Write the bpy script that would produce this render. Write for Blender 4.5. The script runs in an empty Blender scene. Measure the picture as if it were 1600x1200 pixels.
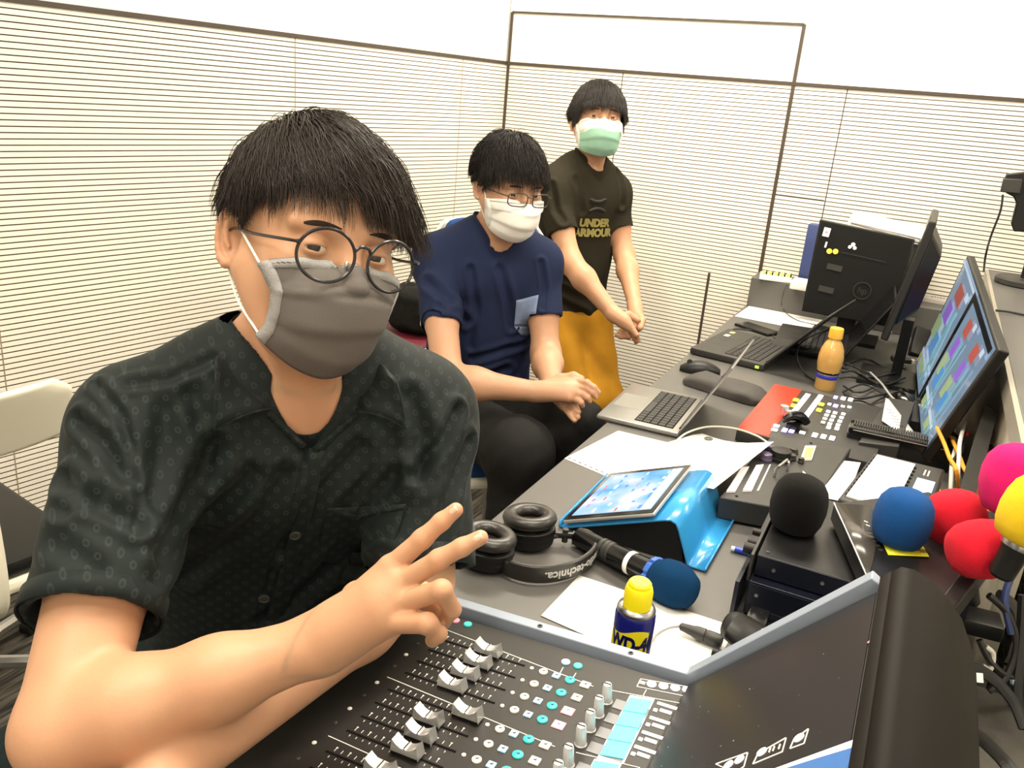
import bpy, bmesh, math, random
import numpy as np
from mathutils import Vector, Matrix, Euler, noise as mnoise

S = bpy.context.scene
COL = S.collection
R = math.radians
# ---------------------------------------------------------------- camera
# world: X across the desk, Y along the desk towards the back wall, Z up (metres)
FPX = 1330.0
ROLL = math.atan(0.0876); PITCH = math.atan(459/1330.0); HEAD = R(25.0)
CAMZ = 1.46
def _vec(x, y):
    """direction (camera depth 1) for image plane coordinates x right, y up"""
    c, s = math.cos(ROLL), math.sin(ROLL); cp, sp = math.cos(PITCH), math.sin(PITCH)
    X = c*x - s*y; Y = s*x + c*y
    a, b, z = X, cp + Y*sp, -sp + Y*cp            # camera heading frame
    ch, sh = math.cos(HEAD), math.sin(HEAD)
    return Vector((a*ch - b*sh, a*sh + b*ch, z))
_c0 = _vec(0, 0); _cx = _vec(1, 0) - _c0; _cy = _vec(0, 1) - _c0
cam_d = bpy.data.cameras.new('camera'); cam = bpy.data.objects.new('camera', cam_d); COL.objects.link(cam)
cam_d.sensor_width = 36.0; cam_d.lens = 36.0*FPX/1600.0; cam_d.clip_start = 0.02; cam_d.clip_end = 60
M = Matrix.Identity(4)
for i in range(3):
    M[i][0] = _cx[i]; M[i][1] = _cy[i]; M[i][2] = -_c0[i]
M[2][3] = CAMZ
cam.matrix_world = M
S.camera = cam
CP = Vector((0, 0, CAMZ))
def C(px, py, d): return CP + _vec((px-800)/FPX, (600-py)/FPX)*d          # point at camera depth d
def D(px, py, z):
    r = _vec((px-800)/FPX, (600-py)/FPX); return CP + r*((z-CAMZ)/r.z)    # point at height z
def PX(px, py, X):
    r = _vec((px-800)/FPX, (600-py)/FPX); return CP + r*(X/r.x)
def PY(px, py, Y):
    r = _vec((px-800)/FPX, (600-py)/FPX); return CP + r*(Y/r.y)
# ---------------------------------------------------------------- world, light, exposure
w = bpy.data.worlds.new('world'); S.world = w; w.use_nodes = True
w.node_tree.nodes['Background'].inputs[0].default_value = (1.0, .93, .82, 1)
w.node_tree.nodes['Background'].inputs[1].default_value = 0.25
S.view_settings.view_transform = 'Standard'; S.view_settings.look = 'None'
S.view_settings.gamma = 1; S.view_settings.use_curve_mapping = False
S.view_settings.exposure = 0.25
CEIL = 2.65
WARM = (1.0, 0.90, 0.74)
LAMPS = [  # x, y, size x, size y, watts
    (-0.75, 2.75, 1.2, .30, 46), (-0.25, 1.15, 1.2, .30, 26), (-0.9, 0.1, .3, 1.2, 20), (1.3, 2.2, 1.2, .30, 22), (1.2, -.8, 1.2, .3, 16)]
for (lx, ly, sx, sy, wt) in LAMPS:
    ld = bpy.data.lights.new('panel_light', 'AREA'); ld.shape = 'RECTANGLE'; ld.size = sx; ld.size_y = sy
    ld.energy = wt; ld.color = WARM
    lo = bpy.data.objects.new('panel_light', ld); COL.objects.link(lo); lo.location = (lx, ly, CEIL-.035)
# small halogen spots over the control desk (the warm hot spots on wrist, ear and hair)
SPOTS = [((.12, .12, CEIL-.06), (-.28, .60, .95), 20, 34), ((-1.1, 1.9, CEIL-.06), (-1.2, 3.4, 1.3), 40, 60)]
for (p, t, wt, ang) in SPOTS:
    ld = bpy.data.lights.new('spot_light', 'SPOT'); ld.energy = wt; ld.spot_size = R(ang); ld.spot_blend = .6
    ld.shadow_soft_size = .035; ld.color = (1, .86, .62)
    lo = bpy.data.objects.new('spot_light', ld); COL.objects.link(lo); lo.location = p
    lo.rotation_euler = (Vector(t)-Vector(p)).to_track_quat('-Z', 'Y').to_euler()
# ---------------------------------------------------------------- materials
_M = {}
def mat(name, col, rough=.5, metal=0, emit=None, estr=0, bump=0, bscale=200, var=0, vscale=8, spec=.5, coat=0, sss=0, sheen=0, alpha=1):
    if name in _M: return _M[name]
    if rough >= .8 and spec == .5: spec = .12
    m = bpy.data.materials.new(name); m.use_nodes = True; nt = m.node_tree; b = nt.nodes['Principled BSDF']
    b.inputs['Base Color'].default_value = (*col, 1); b.inputs['Roughness'].default_value = rough
    b.inputs['Metallic'].default_value = metal; b.inputs['Specular IOR Level'].default_value = spec
    b.inputs['Coat Weight'].default_value = coat
    if sheen: b.inputs['Sheen Weight'].default_value = sheen; b.inputs['Sheen Roughness'].default_value = .5
    if sss:
        b.inputs['Subsurface Weight'].default_value = sss; b.inputs['Subsurface Radius'].default_value = (1, .35, .18)
        b.inputs['Subsurface Scale'].default_value = .006
    if emit: b.inputs['Emission Color'].default_value = (*emit, 1); b.inputs['Emission Strength'].default_value = estr
    tc = nt.nodes.new('ShaderNodeTexCoord')
    if var:
        n = nt.nodes.new('ShaderNodeTexNoise'); n.inputs['Scale'].default_value = vscale; n.inputs['Detail'].default_value = 4
        nt.links.new(tc.outputs['Object'], n.inputs['Vector'])
        mx = nt.nodes.new('ShaderNodeMix'); mx.data_type = 'RGBA'
        mx.inputs[6].default_value = (*[c*(1-var) for c in col], 1); mx.inputs[7].default_value = (*[min(1, c*(1+var)) for c in col], 1)
        nt.links.new(n.outputs['Fac'], mx.inputs[0]); nt.links.new(mx.outputs[2], b.inputs['Base Color'])
    if bump:
        n = nt.nodes.new('ShaderNodeTexNoise'); n.inputs['Scale'].default_value = bscale; n.inputs['Detail'].default_value = 3
        nt.links.new(tc.outputs['Object'], n.inputs['Vector'])
        bp = nt.nodes.new('ShaderNodeBump'); bp.inputs['Strength'].default_value = bump; bp.inputs['Distance'].default_value = .002
        nt.links.new(n.outputs['Fac'], bp.inputs['Height']); nt.links.new(bp.outputs['Normal'], b.inputs['Normal'])
    _M[name] = m; return m
def glass(name, tint=(1, 1, 1), refl=.06, rough=.0, ior=1.22):
    if name in _M: return _M[name]
    m = bpy.data.materials.new(name); m.use_nodes = True; nt = m.node_tree; nt.nodes.remove(nt.nodes['Principled BSDF'])
    o = nt.nodes['Material Output']; t = nt.nodes.new('ShaderNodeBsdfTransparent'); t.inputs[0].default_value = (*tint, 1)
    g = nt.nodes.new('ShaderNodeBsdfGlossy'); g.inputs['Roughness'].default_value = rough
    f = nt.nodes.new('ShaderNodeFresnel'); f.inputs['IOR'].default_value = ior
    a = nt.nodes.new('ShaderNodeMath'); a.operation = 'ADD'; a.inputs[1].default_value = refl
    mx = nt.nodes.new('ShaderNodeMixShader')
    nt.links.new(f.outputs[0], a.inputs[0]); nt.links.new(a.outputs[0], mx.inputs[0]); nt.links.new(t.outputs[0], mx.inputs[1]); nt.links.new(g.outputs[0], mx.inputs[2])
    nt.links.new(mx.outputs[0], o.inputs['Surface']); _M[name] = m; return m
# ---------------------------------------------------------------- mesh collector
def rot3(axis, ang): return Matrix.Rotation(ang, 4, axis)
class MB:
    def __init__(s): s.v = []; s.f = []; s.m = []; s.mi = 0
    def mat(s, i): s.mi = i; return s
    def add(s, V, F, X=None):
        o = len(s.v)
        s.v += [tuple(X @ Vector(p)) if X is not None else tuple(p) for p in V]
        for f in F: s.f.append(tuple(i+o for i in f)); s.m.append(s.mi)
        return s
    def box(s, c, d, X=None, bev=0):
        x, y, z = d[0]/2, d[1]/2, d[2]/2
        if not bev:
            V = [(c[0]+i*x, c[1]+j*y, c[2]+k*z) for i in (-1, 1) for j in (-1, 1) for k in (-1, 1)]
            F = [(0, 1, 3, 2), (4, 6, 7, 5), (0, 4, 5, 1), (2, 3, 7, 6), (0, 2, 6, 4), (1, 5, 7, 3)]
            return s.add(V, F, X)
        b = min(bev, x*.98, y*.98, z*.98); bm = bmesh.new(); bmesh.ops.create_cube(bm, size=1)
        for v in bm.verts: v.co = Vector((v.co.x*2*x, v.co.y*2*y, v.co.z*2*z))
        bmesh.ops.bevel(bm, geom=list(bm.edges), offset=b, segments=2, affect='EDGES', profile=.5)
        for i, v in enumerate(bm.verts): v.index = i
        V = [(v.co.x+c[0], v.co.y+c[1], v.co.z+c[2]) for v in bm.verts]; F = [[v.index for v in f.verts] for f in bm.faces]
        bm.free(); return s.add(V, F, X)
    def prism(s, poly, z0, z1, X=None, inset=0):
        """poly in xy extruded in z"""
        n = len(poly); V = [(p[0], p[1], z0) for p in poly]+[(p[0], p[1], z1) for p in poly]
        F = [tuple(range(n-1, -1, -1)), tuple(range(n, 2*n))]+[(i, (i+1) % n, n+(i+1) % n, n+i) for i in range(n)]
        return s.add(V, F, X)
    def lathe(s, prof, n=32, X=None, sx=1, sy=1):
        V = []; F = []
        for (r, z) in prof:
            for i in range(n): a = 2*math.pi*i/n; V.append((r*sx*math.cos(a), r*sy*math.sin(a), z))
        for k in range(len(prof)-1):
            for i in range(n): F.append((k*n+i, k*n+(i+1) % n, (k+1)*n+(i+1) % n, (k+1)*n+i))
        if prof[0][0] > 1e-6: F.append(tuple(range(n-1, -1, -1)))
        if prof[-1][0] > 1e-6: F.append(tuple((len(prof)-1)*n+i for i in range(n)))
        return s.add(V, F, X)
    def cyl(s, a, b, r, n=16, r2=None):
        a, b = Vector(a), Vector(b); d = b-a; q = d.to_track_quat('Z', 'Y').to_matrix().to_4x4(); q.translation = a
        return s.lathe([(r, 0), (r if r2 is None else r2, d.length)], n, q)
    def tube(s, pts, r, n=8, closed=False, flat=None, up=None, cap=True):
        P = [Vector(p) for p in pts]; N = len(P); V = []; F = []; ref = Vector(up) if up else None; prevn = None
        for i in range(N):
            t = (P[(i+1) % N]-P[i-1]) if closed else (P[min(i+1, N-1)]-P[max(i-1, 0)])
            if t.length < 1e-9: t = Vector((0, 0, 1))
            t.normalize()
            if ref: nn = ref-t*ref.dot(t)
            elif prevn is None: nn = t.orthogonal()
            else: nn = prevn-t*prevn.dot(t)
            nn.normalize(); prevn = nn; bb = t.cross(nn)
            rr = r(i/(N-1)) if callable(r) else r
            for k in range(n):
                a = 2*math.pi*(k+.5)/n; V.append(P[i]+nn*(math.cos(a)*rr)+bb*(math.sin(a)*rr*(flat or 1)))
        for i in range(N if closed else N-1):
            j = (i+1) % N
            for k in range(n): F.append((i*n+k, i*n+(k+1) % n, j*n+(k+1) % n, j*n+k))
        if not closed and cap: F.append(tuple(range(n-1, -1, -1))); F.append(tuple((N-1)*n+k for k in range(n)))
        return s.add(V, F)
    def grid(s, P, X=None, closed_u=False):
        """P[i][j] points"""
        a, b = len(P), len(P[0]); V = [p for row in P for p in row]; F = []
        for i in range(a-1+(1 if closed_u else 0)):
            for j in range(b-1): i2 = (i+1) % a; F.append((i*b+j, i*b+j+1, i2*b+j+1, i2*b+j))
        return s.add(V, F, X)
    def sphere(s, c, r, n=24, m=14, X=None):
        rx, ry, rz = (r, r, r) if not hasattr(r, '__len__') else r; V = []; F = []
        for j in range(m+1):
            t = math.pi*j/m
            for i in range(n): a = 2*math.pi*i/n; V.append((c[0]+rx*math.sin(t)*math.cos(a), c[1]+ry*math.sin(t)*math.sin(a), c[2]+rz*math.cos(t)))
        for j in range(m):
            for i in range(n): F.append((j*n+i, (j+1)*n+i, (j+1)*n+(i+1) % n, j*n+(i+1) % n))
        return s.add(V, F, X)
def chain(o):
    m = o.matrix_basis.copy()
    while o.parent: o = o.parent; m = o.matrix_basis @ m
    return m
def obj(name, mb, mats, parent=None, smooth=True, world=False, bev=0, auto=35, sub=0, solid=0, loc=None):
    me = bpy.data.meshes.new(name); me.from_pydata(mb.v, [], mb.f)
    bm = bmesh.new(); bm.from_mesh(me); bmesh.ops.remove_doubles(bm, verts=bm.verts, dist=1e-6); bmesh.ops.recalc_face_normals(bm, faces=bm.faces)
    ml = mats if isinstance(mats, (list, tuple)) else [mats]
    bm.to_mesh(me); bm.free()
    for m in ml: me.materials.append(m)
    if len(ml) > 1:
        if len(me.polygons) == len(mb.m): me.polygons.foreach_set('material_index', mb.m)
        else:
            me2 = bpy.data.meshes.new(name); me2.from_pydata(mb.v, [], mb.f)
            for m in ml: me2.materials.append(m)
            me2.polygons.foreach_set('material_index', mb.m[:len(me2.polygons)]); me = me2
    if world and parent is not None: me.transform(chain(parent).inverted())
    o = bpy.data.objects.new(name, me); COL.objects.link(o)
    if parent is not None: o.parent = parent
    if loc is not None: o.location = loc
    if smooth:
        me.polygons.foreach_set('use_smooth', [True]*len(me.polygons))
        if auto: me.set_sharp_from_angle(angle=R(auto))
    if bev: b = o.modifiers.new('b', 'BEVEL'); b.width = bev; b.segments = 2; b.limit_method = 'ANGLE'; b.angle_limit = R(40); b.harden_normals = False
    if solid: b = o.modifiers.new('s', 'SOLIDIFY'); b.thickness = solid; b.offset = 0
    if sub: b = o.modifiers.new('ss', 'SUBSURF'); b.levels = sub; b.render_levels = sub
    return o
def tag(o, label=None, cat=None, group=None, kind=None):
    if label: o['label'] = label
    if cat: o['category'] = cat
    if group: o['group'] = group
    if kind: o['kind'] = kind
    return o
def thing(name, label, cat, loc=(0, 0, 0), rot=0, group=None):
    o = bpy.data.objects.new(name, None); COL.objects.link(o); o.location = loc; o.empty_display_size = .05
    o.rotation_euler = rot if hasattr(rot, '__len__') else (0, 0, rot)
    return tag(o, label, cat, group)
def single(name, mb, m, label, cat, group=None, loc=(0, 0, 0), rot=0, **k):
    """a thing that is one mesh, mesh given in its local coordinates"""
    o = obj(name, mb, m, **k); o.location = loc; o.rotation_euler = rot if hasattr(rot, '__len__') else (0, 0, rot)
    return tag(o, label, cat, group)
def recentre(o):
    """put the origin of a world-space mesh at its base centre"""
    co = np.empty(len(o.data.vertices)*3); o.data.vertices.foreach_get('co', co); co = co.reshape(-1, 3)
    lo, hi = co.min(0), co.max(0); c = Vector(((lo[0]+hi[0])/2, (lo[1]+hi[1])/2, lo[2]))
    o.data.transform(Matrix.Translation(-c)); o.location = c; return o
def swld(name, mb, m, label, cat, group=None, **k): return tag(recentre(obj(name, mb, m, **k)), label, cat, group)
def copy_tree(o, parent=None):
    c = o.copy(); COL.objects.link(c); c.parent = parent
    for ch in list(o.children): copy_tree(ch, c)
    return c
def frame(p0, px, pz=(0, 0, 1)):
    """matrix with origin p0, x axis px, z as close as possible to pz"""
    x = Vector(px).normalized(); z = Vector(pz); z = (z-x*z.dot(x)).normalized(); y = z.cross(x)
    m = Matrix.Identity(4)
    for i in range(3): m[i][0] = x[i]; m[i][1] = y[i]; m[i][2] = z[i]; m[i][3] = p0[i]
    return m
def smoothpath(pts, n=8):
    P = [Vector(p) for p in pts]; out = []
    for i in range(len(P)-1):
        p0 = P[max(i-1, 0)]; p1 = P[i]; p2 = P[i+1]; p3 = P[min(i+2, len(P)-1)]
        for k in range(n):
            t = k/n; out.append(.5*((2*p1)+(p2-p0)*t+(2*p0-5*p1+4*p2-p3)*t*t+(3*p1-p0-3*p2+p3)*t**3))
    return out+[P[-1]]
def textmesh(name, s, size, m, parent, X, thick=.0003, bend=None, align='CENTER', bold=0, world=True):
    """flat lettering as a mesh; X places it (x right, y up, z out of the surface)"""
    cu = bpy.data.curves.new(name, 'FONT'); cu.body = s; cu.size = size; cu.extrude = thick; cu.align_x = align; cu.align_y = 'CENTER'; cu.offset = bold
    to = bpy.data.objects.new(name+'_t', cu); COL.objects.link(to)
    dg = bpy.context.evaluated_depsgraph_get(); me = bpy.data.meshes.new_from_object(to.evaluated_get(dg)); bpy.data.objects.remove(to)
    me.name = name
    if bend:
        bm = bmesh.new(); bm.from_mesh(me)
        bmesh.ops.subdivide_edges(bm, edges=[e for e in bm.edges if e.calc_length() > size*.12], cuts=3, use_grid_fill=False)
        bmesh.ops.triangulate(bm, faces=bm.faces)
        for v in bm.verts: v.co = Vector(bend(v.co))
        bm.to_mesh(me); bm.free()
    if X is not None: me.transform(X)
    if world and parent is not None: me.transform(chain(parent).inverted())
    me.materials.clear(); me.materials.append(m)
    o = bpy.data.objects.new(name, me); COL.objects.link(o); o.parent = parent
    return o
# ================================================================ the room
WB0 = Vector((-.59, 3.546, 0)); WBd = Vector((.9990, -.0436, 0))     # back wall, towards the right
COR = WB0 - WBd*1.255                                                # corner with the left wall
WLd = Vector((-.1564, -.9877, 0))                                    # left wall, from corner towards the camera side
ZT = CAMZ+.108                                                       # top trim height
m_wall = mat('wall_paint', (.86, .84, .78), .85, bump=.05, bscale=90, var=.015)
m_slat = mat('acoustic_slat', (.84, .80, .70), .65, var=.02, vscale=5)
m_groove = mat('acoustic_groove', (.16, .11, .07), .9, var=.1)
m_trim = mat('dark_bronze_trim', (.055, .04, .03), .5, var=.1)
PIT = .0158; GR = .0032
def wallpanel(name, p0, d, L, nrm, z0, z1):
    """slatted panel: real grooves 6 mm deep"""
    mb = MB(); n = Vector(nrm); d = Vector(d)
    k = int((z1-z0)/PIT)
    def P(s, z, dep): q = p0+d*s-n*dep; return (q.x, q.y, z)
    for i in range(k):
        za = z0+i*PIT; zb = za+PIT-GR; zc = za+PIT
        prof = [(za, 0), (zb, 0), (zb, .006), (zc, .006), (zc, 0)]
        for j in range(4):
            mb.mi = 0 if j == 0 else 1
            a, b = prof[j], prof[j+1]
            mb.add([P(0, a[0], a[1]), P(L, a[0], a[1]), P(L, b[0], b[1]), P(0, b[0], b[1])], [(0, 1, 2, 3)])
    mb.mi = 0; zt = z0+k*PIT
    mb.add([P(0, zt, 0), P(L, zt, 0), P(L, z1, 0), P(0, z1, 0)], [(0, 1, 2, 3)])
    return mb
def wallsolid(mb, p0, d, L, nrm, z0, z1, a=.007, t=.12):
    n = Vector(nrm); d = Vector(d); q = p0-n*a
    pts = [q, q+d*L, q+d*L-n*t, q-n*t]
    mb.prism([(p.x, p.y) for p in pts], z0, z1)
NB = Vector((-.0436, -.9990, 0)); NL = Vector((.9877, -.1564, 0))
LB, LL = 4.2, 4.6
def structure(name, mb, m, **k):
    o = obj(name, mb, m, **k); o['kind'] = 'structure'; return o
mb = wallpanel('x', COR, WBd, LB, NB, 0, ZT); mb.mi = 0
wallsolid(mb, COR, WBd, LB, NB, 0, ZT)
mb.mi = 2; wallsolid(mb, COR, WBd, LB, NB, ZT, CEIL, a=.002)
structure('wall_back', mb, [m_slat, m_groove, m_wall], smooth=False)
mb = wallpanel('x', COR, WLd, LL, NL, 0, ZT); mb.mi = 0
wallsolid(mb, COR, WLd, LL, NL, 0, ZT); mb.mi = 2; wallsolid(mb, COR, WLd, LL, NL, ZT, CEIL, a=.002)
structure('wall_left', mb, [m_slat, m_groove, m_wall], smooth=False)
# other walls, ceiling, floor
mb = MB(); wallsolid(mb, Vector((2.3, -1.2, 0)), (0, 1, 0), 4.8, (-1, 0, 0), 0, CEIL, a=0); structure('wall_right', mb, m_wall, smooth=False)
mb = MB(); wallsolid(mb, Vector((-2.8, -1.2, 0)), (1, 0, 0), 5.2, (0, 1, 0), 0, CEIL, a=0); structure('wall_front', mb, m_wall, smooth=False)
mb = MB(); mb.box((-.2, 1.3, CEIL+.03), (6, 5.6, .06)); structure('ceiling', mb, m_wall, smooth=False)
# carpet: dark stripes
m = bpy.data.materials.new('striped_carpet'); m.use_nodes = True; nt = m.node_tree; b = nt.nodes['Principled BSDF']; b.inputs['Roughness'].default_value = .95
tc = nt.nodes.new('ShaderNodeTexCoord'); mp = nt.nodes.new('ShaderNodeMapping'); mp.inputs['Rotation'].default_value = (0, 0, R(25)); mp.inputs['Scale'].default_value = (75, 5, 1)
nz = nt.nodes.new('ShaderNodeTexNoise'); nz.inputs['Scale'].default_value = 1; nz.inputs['Detail'].default_value = 3
cr = nt.nodes.new('ShaderNodeValToRGB'); e = cr.color_ramp.elements
e[0].position = .42; e[0].color = (.012, .011, .010, 1); e[1].position = .62; e[1].color = (.11, .095, .075, 1)
nt.links.new(tc.outputs['Object'], mp.inputs[0]); nt.links.new(mp.outputs[0], nz.inputs['Vector']); nt.links.new(nz.outputs['Fac'], cr.inputs[0]); nt.links.new(cr.outputs[0], b.inputs['Base Color'])
m_carpet = m
mb = MB(); mb.box((-.2, 1.3, -.03), (6, 5.6, .06)); structure('floor', mb, m_carpet, smooth=False)
# trims: thin dark bronze strips on the walls
def bar(p, q, t, dep, nrm, off=.0):
    """thin bar along the wall surface from p to q, width t, proud by dep"""
    p, q = Vector(p), Vector(q); n = Vector(nrm); d = (q-p); L = d.length; X = frame(p+n*(dep/2+off), d, n)
    b = MB(); b.box((L/2, 0, 0), (L, t, dep), X); return b
def onback(s, z): q = COR+WBd*s; return Vector((q.x, q.y, z))
def onleft(s, z): q = COR+WLd*s; return Vector((q.x, q.y, z))
def backhit(px, py):
    r = _vec((px-800)/FPX, (600-py)/FPX); t = (COR-CP).dot(NB)/r.dot(NB); p = CP+r*t; return (p-COR).dot(WBd), p.z
def lefthit(px, py):
    r = _vec((px-800)/FPX, (600-py)/FPX); t = (COR-CP).dot(NL)/r.dot(NL); p = CP+r*t; return (p-COR).dot(WLd), p.z
structure('trim_1', bar(onleft(0, ZT), onleft(LL, ZT), .013, .006, NL), m_trim, smooth=False)
structure('trim_2', bar(onback(0, ZT), onback(LB, ZT), .012, .006, NB), m_trim, smooth=False)
sd, _ = backhit(1183, 450); zd = backhit(757, 17)[1]
structure('trim_3', bar(onback(.012, 0), onback(.012, zd), .012, .005, NB), m_trim, smooth=False)      # door edge beside the corner
structure('trim_4', bar(onback(sd, 0), onback(sd, zd), .013, .005, NB), m_trim, smooth=False)
structure('trim_5', bar(onback(.012, zd), onback(sd, zd), .008, .005, NB), m_trim, smooth=False)
# panel joints
for i, (px, py, z0, z1) in enumerate([(972, 128, 0, ZT), (1322, 152, 0, ZT)]):
    s = backhit(px, py)[0]; structure('trim_%d' % (6+i), bar(onback(s, z0), onback(s, z1), .0035, .0012, NB), m_trim, smooth=False)
s0 = backhit(1215, 304)[0]; s1 = backhit(1320, 152)[0]
structure('trim_8', bar(onback(sd, backhit(1215, 304)[1]), onback(s1, backhit(1215, 304)[1]), .0035, .0012, NB), m_trim, smooth=False)
s = backhit(1100, 480)[0]; structure('trim_9', bar(onback(s, 0), onback(s, backhit(1107, 426)[1]), .010, .004, NB), m_trim, smooth=False)
for i, (px, py) in enumerate([(461, 78), (3, 548), (714, 250)]):
    s = lefthit(px, py)[0]; structure('trim_%d' % (10+i), bar(onleft(s, 0), onleft(s, ZT), .003, .0010, NL), mat('joint_brown', (.30, .25, .18), .8, var=.1), smooth=False)  # brown seams between the left wall panels
mb = bar(onleft(0, .05), onleft(LL, .05), .10, .012, NL); structure('baseboard_left', mb, m_trim, smooth=False)
mb = bar(onback(0, .05), onback(LB, .05), .10, .012, NB); structure('baseboard_back', mb, m_trim, smooth=False)
# ceiling lamps: housing with diffuser, light comes from the area lamps just below
m_diff = mat('lamp_diffuser', (.9, .88, .8), .6, emit=(1, .93, .80), estr=6, var=.01)
for i, (lx, ly, sx, sy, wt) in enumerate(LAMPS):
    where = ['over the standing person by the door', 'over the desk', 'over the seat at the mixer', 'over the side counter', 'behind the camera'][i]
    t = thing('ceiling_lamp', 'flat rectangular white ceiling lamp '+where, 'lamp', (lx, ly, CEIL))
    b = MB(); b.box((0, 0, -.012), (sx+.05, sy+.05, .024), bev=.004); obj('housing', b, m_wall, t)
    b = MB(); b.box((0, 0, -.026), (sx, sy, .006)); obj('diffuser', b, m_diff, t)
for i, (p, tg, wt, ang) in enumerate(SPOTS):
    t = thing('ceiling_spotlight', 'small round ceiling spotlight '+['above the mixer', 'washing the slatted wall'][i], 'lamp', (p[0], p[1], CEIL))
    b = MB(); b.lathe([(.05, 0), (.05, -.012), (.038, -.014), (.036, -.004), (0, -.004)], 28); obj('ring', b, m_wall, t)
    b = MB(); b.lathe([(.0, -.006), (.034, -.006)], 24); obj('bulb', b, m_diff, t)
# ================================================================ desk and side counter
DZ = .73
m_desk = mat('grey_laminate', (.098, .094, .088), .42, bump=.03, bscale=600, var=.04, vscale=30, spec=.45)
m_beige = mat('beige_panel', (.55, .50, .40), .5, var=.04)
m_blackp = mat('black_plastic', (.008, .008, .008), .42, spec=.32, bump=.06, bscale=500, var=.15)
m_blackg = mat('black_gloss', (.005, .005, .0055), .18, var=.1)
m_blackm = mat('black_metal', (.011, .011, .012), .35, metal=.3, var=.15, bump=.03, bscale=300)
m_dkgrey = mat('dark_grey_plastic', (.028, .027, .025), .5, bump=.05, bscale=400, var=.1)
m_paper = mat('white_paper', (.88, .87, .83), .8, var=.01)
m_white = mat('white_plastic', (.82, .81, .77), .4, var=.02)
m_steel = mat('brushed_steel', (.55, .55, .55), .3, metal=1, var=.05)
t = thing('control_desk', 'long grey laminate control desk carrying all the equipment', 'desk', (-.23, 1.6, 0))
b = MB()
yb = lambda x: 3.546-.0436*(x+.59)-.004
b.prism([(-.59, -.2), (.17, -.2), (.17, yb(.17)), (-.59, yb(-.59))], DZ-.03, DZ)
obj('desktop', b, m_desk, t, world=True, bev=.002)
b = MB(); b.box((-.57, 1.5, .35), (.02, .03, .70)); b.box((-.57, 3.3, .35), (.02, .03, .70)); obj('leg', b, m_dkgrey, t, world=True) if False else None
for (lx, ly) in ((-.50, -.1), (.1, -.1), (-.50, 3.35), (.1, 3.35), (.1, 1.7)):
    b = MB(); b.box((lx, ly, (DZ-.03)/2), (.05, .05, DZ-.03), bev=.004); obj('leg', b, m_dkgrey, t, world=True)
b = MB(); b.box((.14, 1.6, .45), (.02, 3.3, .45)); obj('modesty_panel', b, m_desk, t, world=True)
# low grey riser across the end of the desk
b = MB(); zr = DZ+.115
pA = D(1177, 467, DZ)
b.prism([(-.585, yb(-.585)-.17), (.203, yb(.203)-.17), (.203, yb(.203)-.002), (-.585, yb(-.585)-.002)], DZ+.0005, zr)
swld('desk_riser', b, m_desk, 'low grey box shelf across the far end of the desk under the wall', 'shelf', bev=.002)
CZ = .99; CY0 = 1.45
t = thing('side_counter', 'raised dark counter with beige front panel running beside the desk', 'counter', (.9, 2.3, 0))
ye = lambda x: 3.546-.0436*(x+.59)-.006
b = MB(); b.prism([(.214, CY0), (1.9, CY0), (1.9, ye(1.9)), (.214, ye(.214))], CZ-.04, CZ); obj('countertop', b, m_desk, t, world=True, bev=.003)
b = MB(); b.prism([(.222, CY0+.01), (.25, CY0+.01), (.25, ye(.25)-.002), (.222, ye(.222)-.002)], 0, CZ-.04); obj('front_panel', b, m_beige, t, world=True)
b = MB(); b.box((.209, (CY0+3.49)/2, CZ-.022), (.010, 3.49-CY0, .045)); obj('edge_strip', b, mat('counter_edge', (.42, .39, .33), .35, metal=.4, var=.05), t, world=True)
b = MB(); b.box((1.07, CY0+.02, (CZ-.04)/2), (1.6, .03, CZ-.04)); obj('end_panel', b, m_beige, t, world=True)
# ================================================================ equipment on the desk
def HPl(px, py, p0, n):
    r = _vec((px-800)/FPX, (600-py)/FPX); p0 = Vector(p0); n = Vector(n); return CP + r*((p0-CP).dot(n)/r.dot(n))
def slabmb(top, t, mb=None):
    """prism under a quad/polygon of world points"""
    mb = mb or MB(); n = len(top); V = [tuple(p) for p in top]+[(p[0], p[1], p[2]-t) for p in top]
    return mb.add(V, [tuple(range(n)), tuple(range(2*n-1, n-1, -1))]+[(i, n+i, n+(i+1) % n, (i+1) % n) for i in range(n)])
m_cyan = mat('cyan_display', (.02, .40, .46), .35, emit=(.03, .62, .72), estr=.5, var=.03)
m_lwhite = mat('lit_white_key', (.85, .84, .82), .4, emit=(1, .97, .95), estr=.55, var=.02)
m_beigek = mat('cream_button', (.80, .74, .60), .4, emit=(1, .93, .78), estr=.15, var=.02)
m_bluek = mat('light_blue_button', (.40, .66, .84), .4, emit=(.4, .7, .9), estr=.2, var=.02)
m_tealk = mat('teal_button', (.03, .48, .42), .4, emit=(.05, .75, .65), estr=.25, var=.02)
m_pinkk = mat('pink_button', (.85, .30, .36), .4, emit=(1, .3, .4), estr=.2, var=.02)
m_print = mat('printed_white', (.72, .71, .66), .6, var=.02)
m_silver = mat('silver_fader', (.70, .70, .70), .28, metal=.75, var=.05)
m_slot = mat('slot_black', (.004, .004, .004), .9, var=.1)
m_panel = mat('mixer_panel', (.018, .016, .014), .5, bump=.05, bscale=700, var=.08)
m_glassk = mat('mixer_glass', (.012, .012, .015), .32, var=.05, spec=.35)
m_cheek = mat('blue_grey_metal', (.30, .35, .44), .35, metal=.2, var=.04)
m_hood = mat('dark_bronze_shell', (.006, .0048, .004), .5, spec=.08, var=.06, bump=.03, bscale=500)
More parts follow.
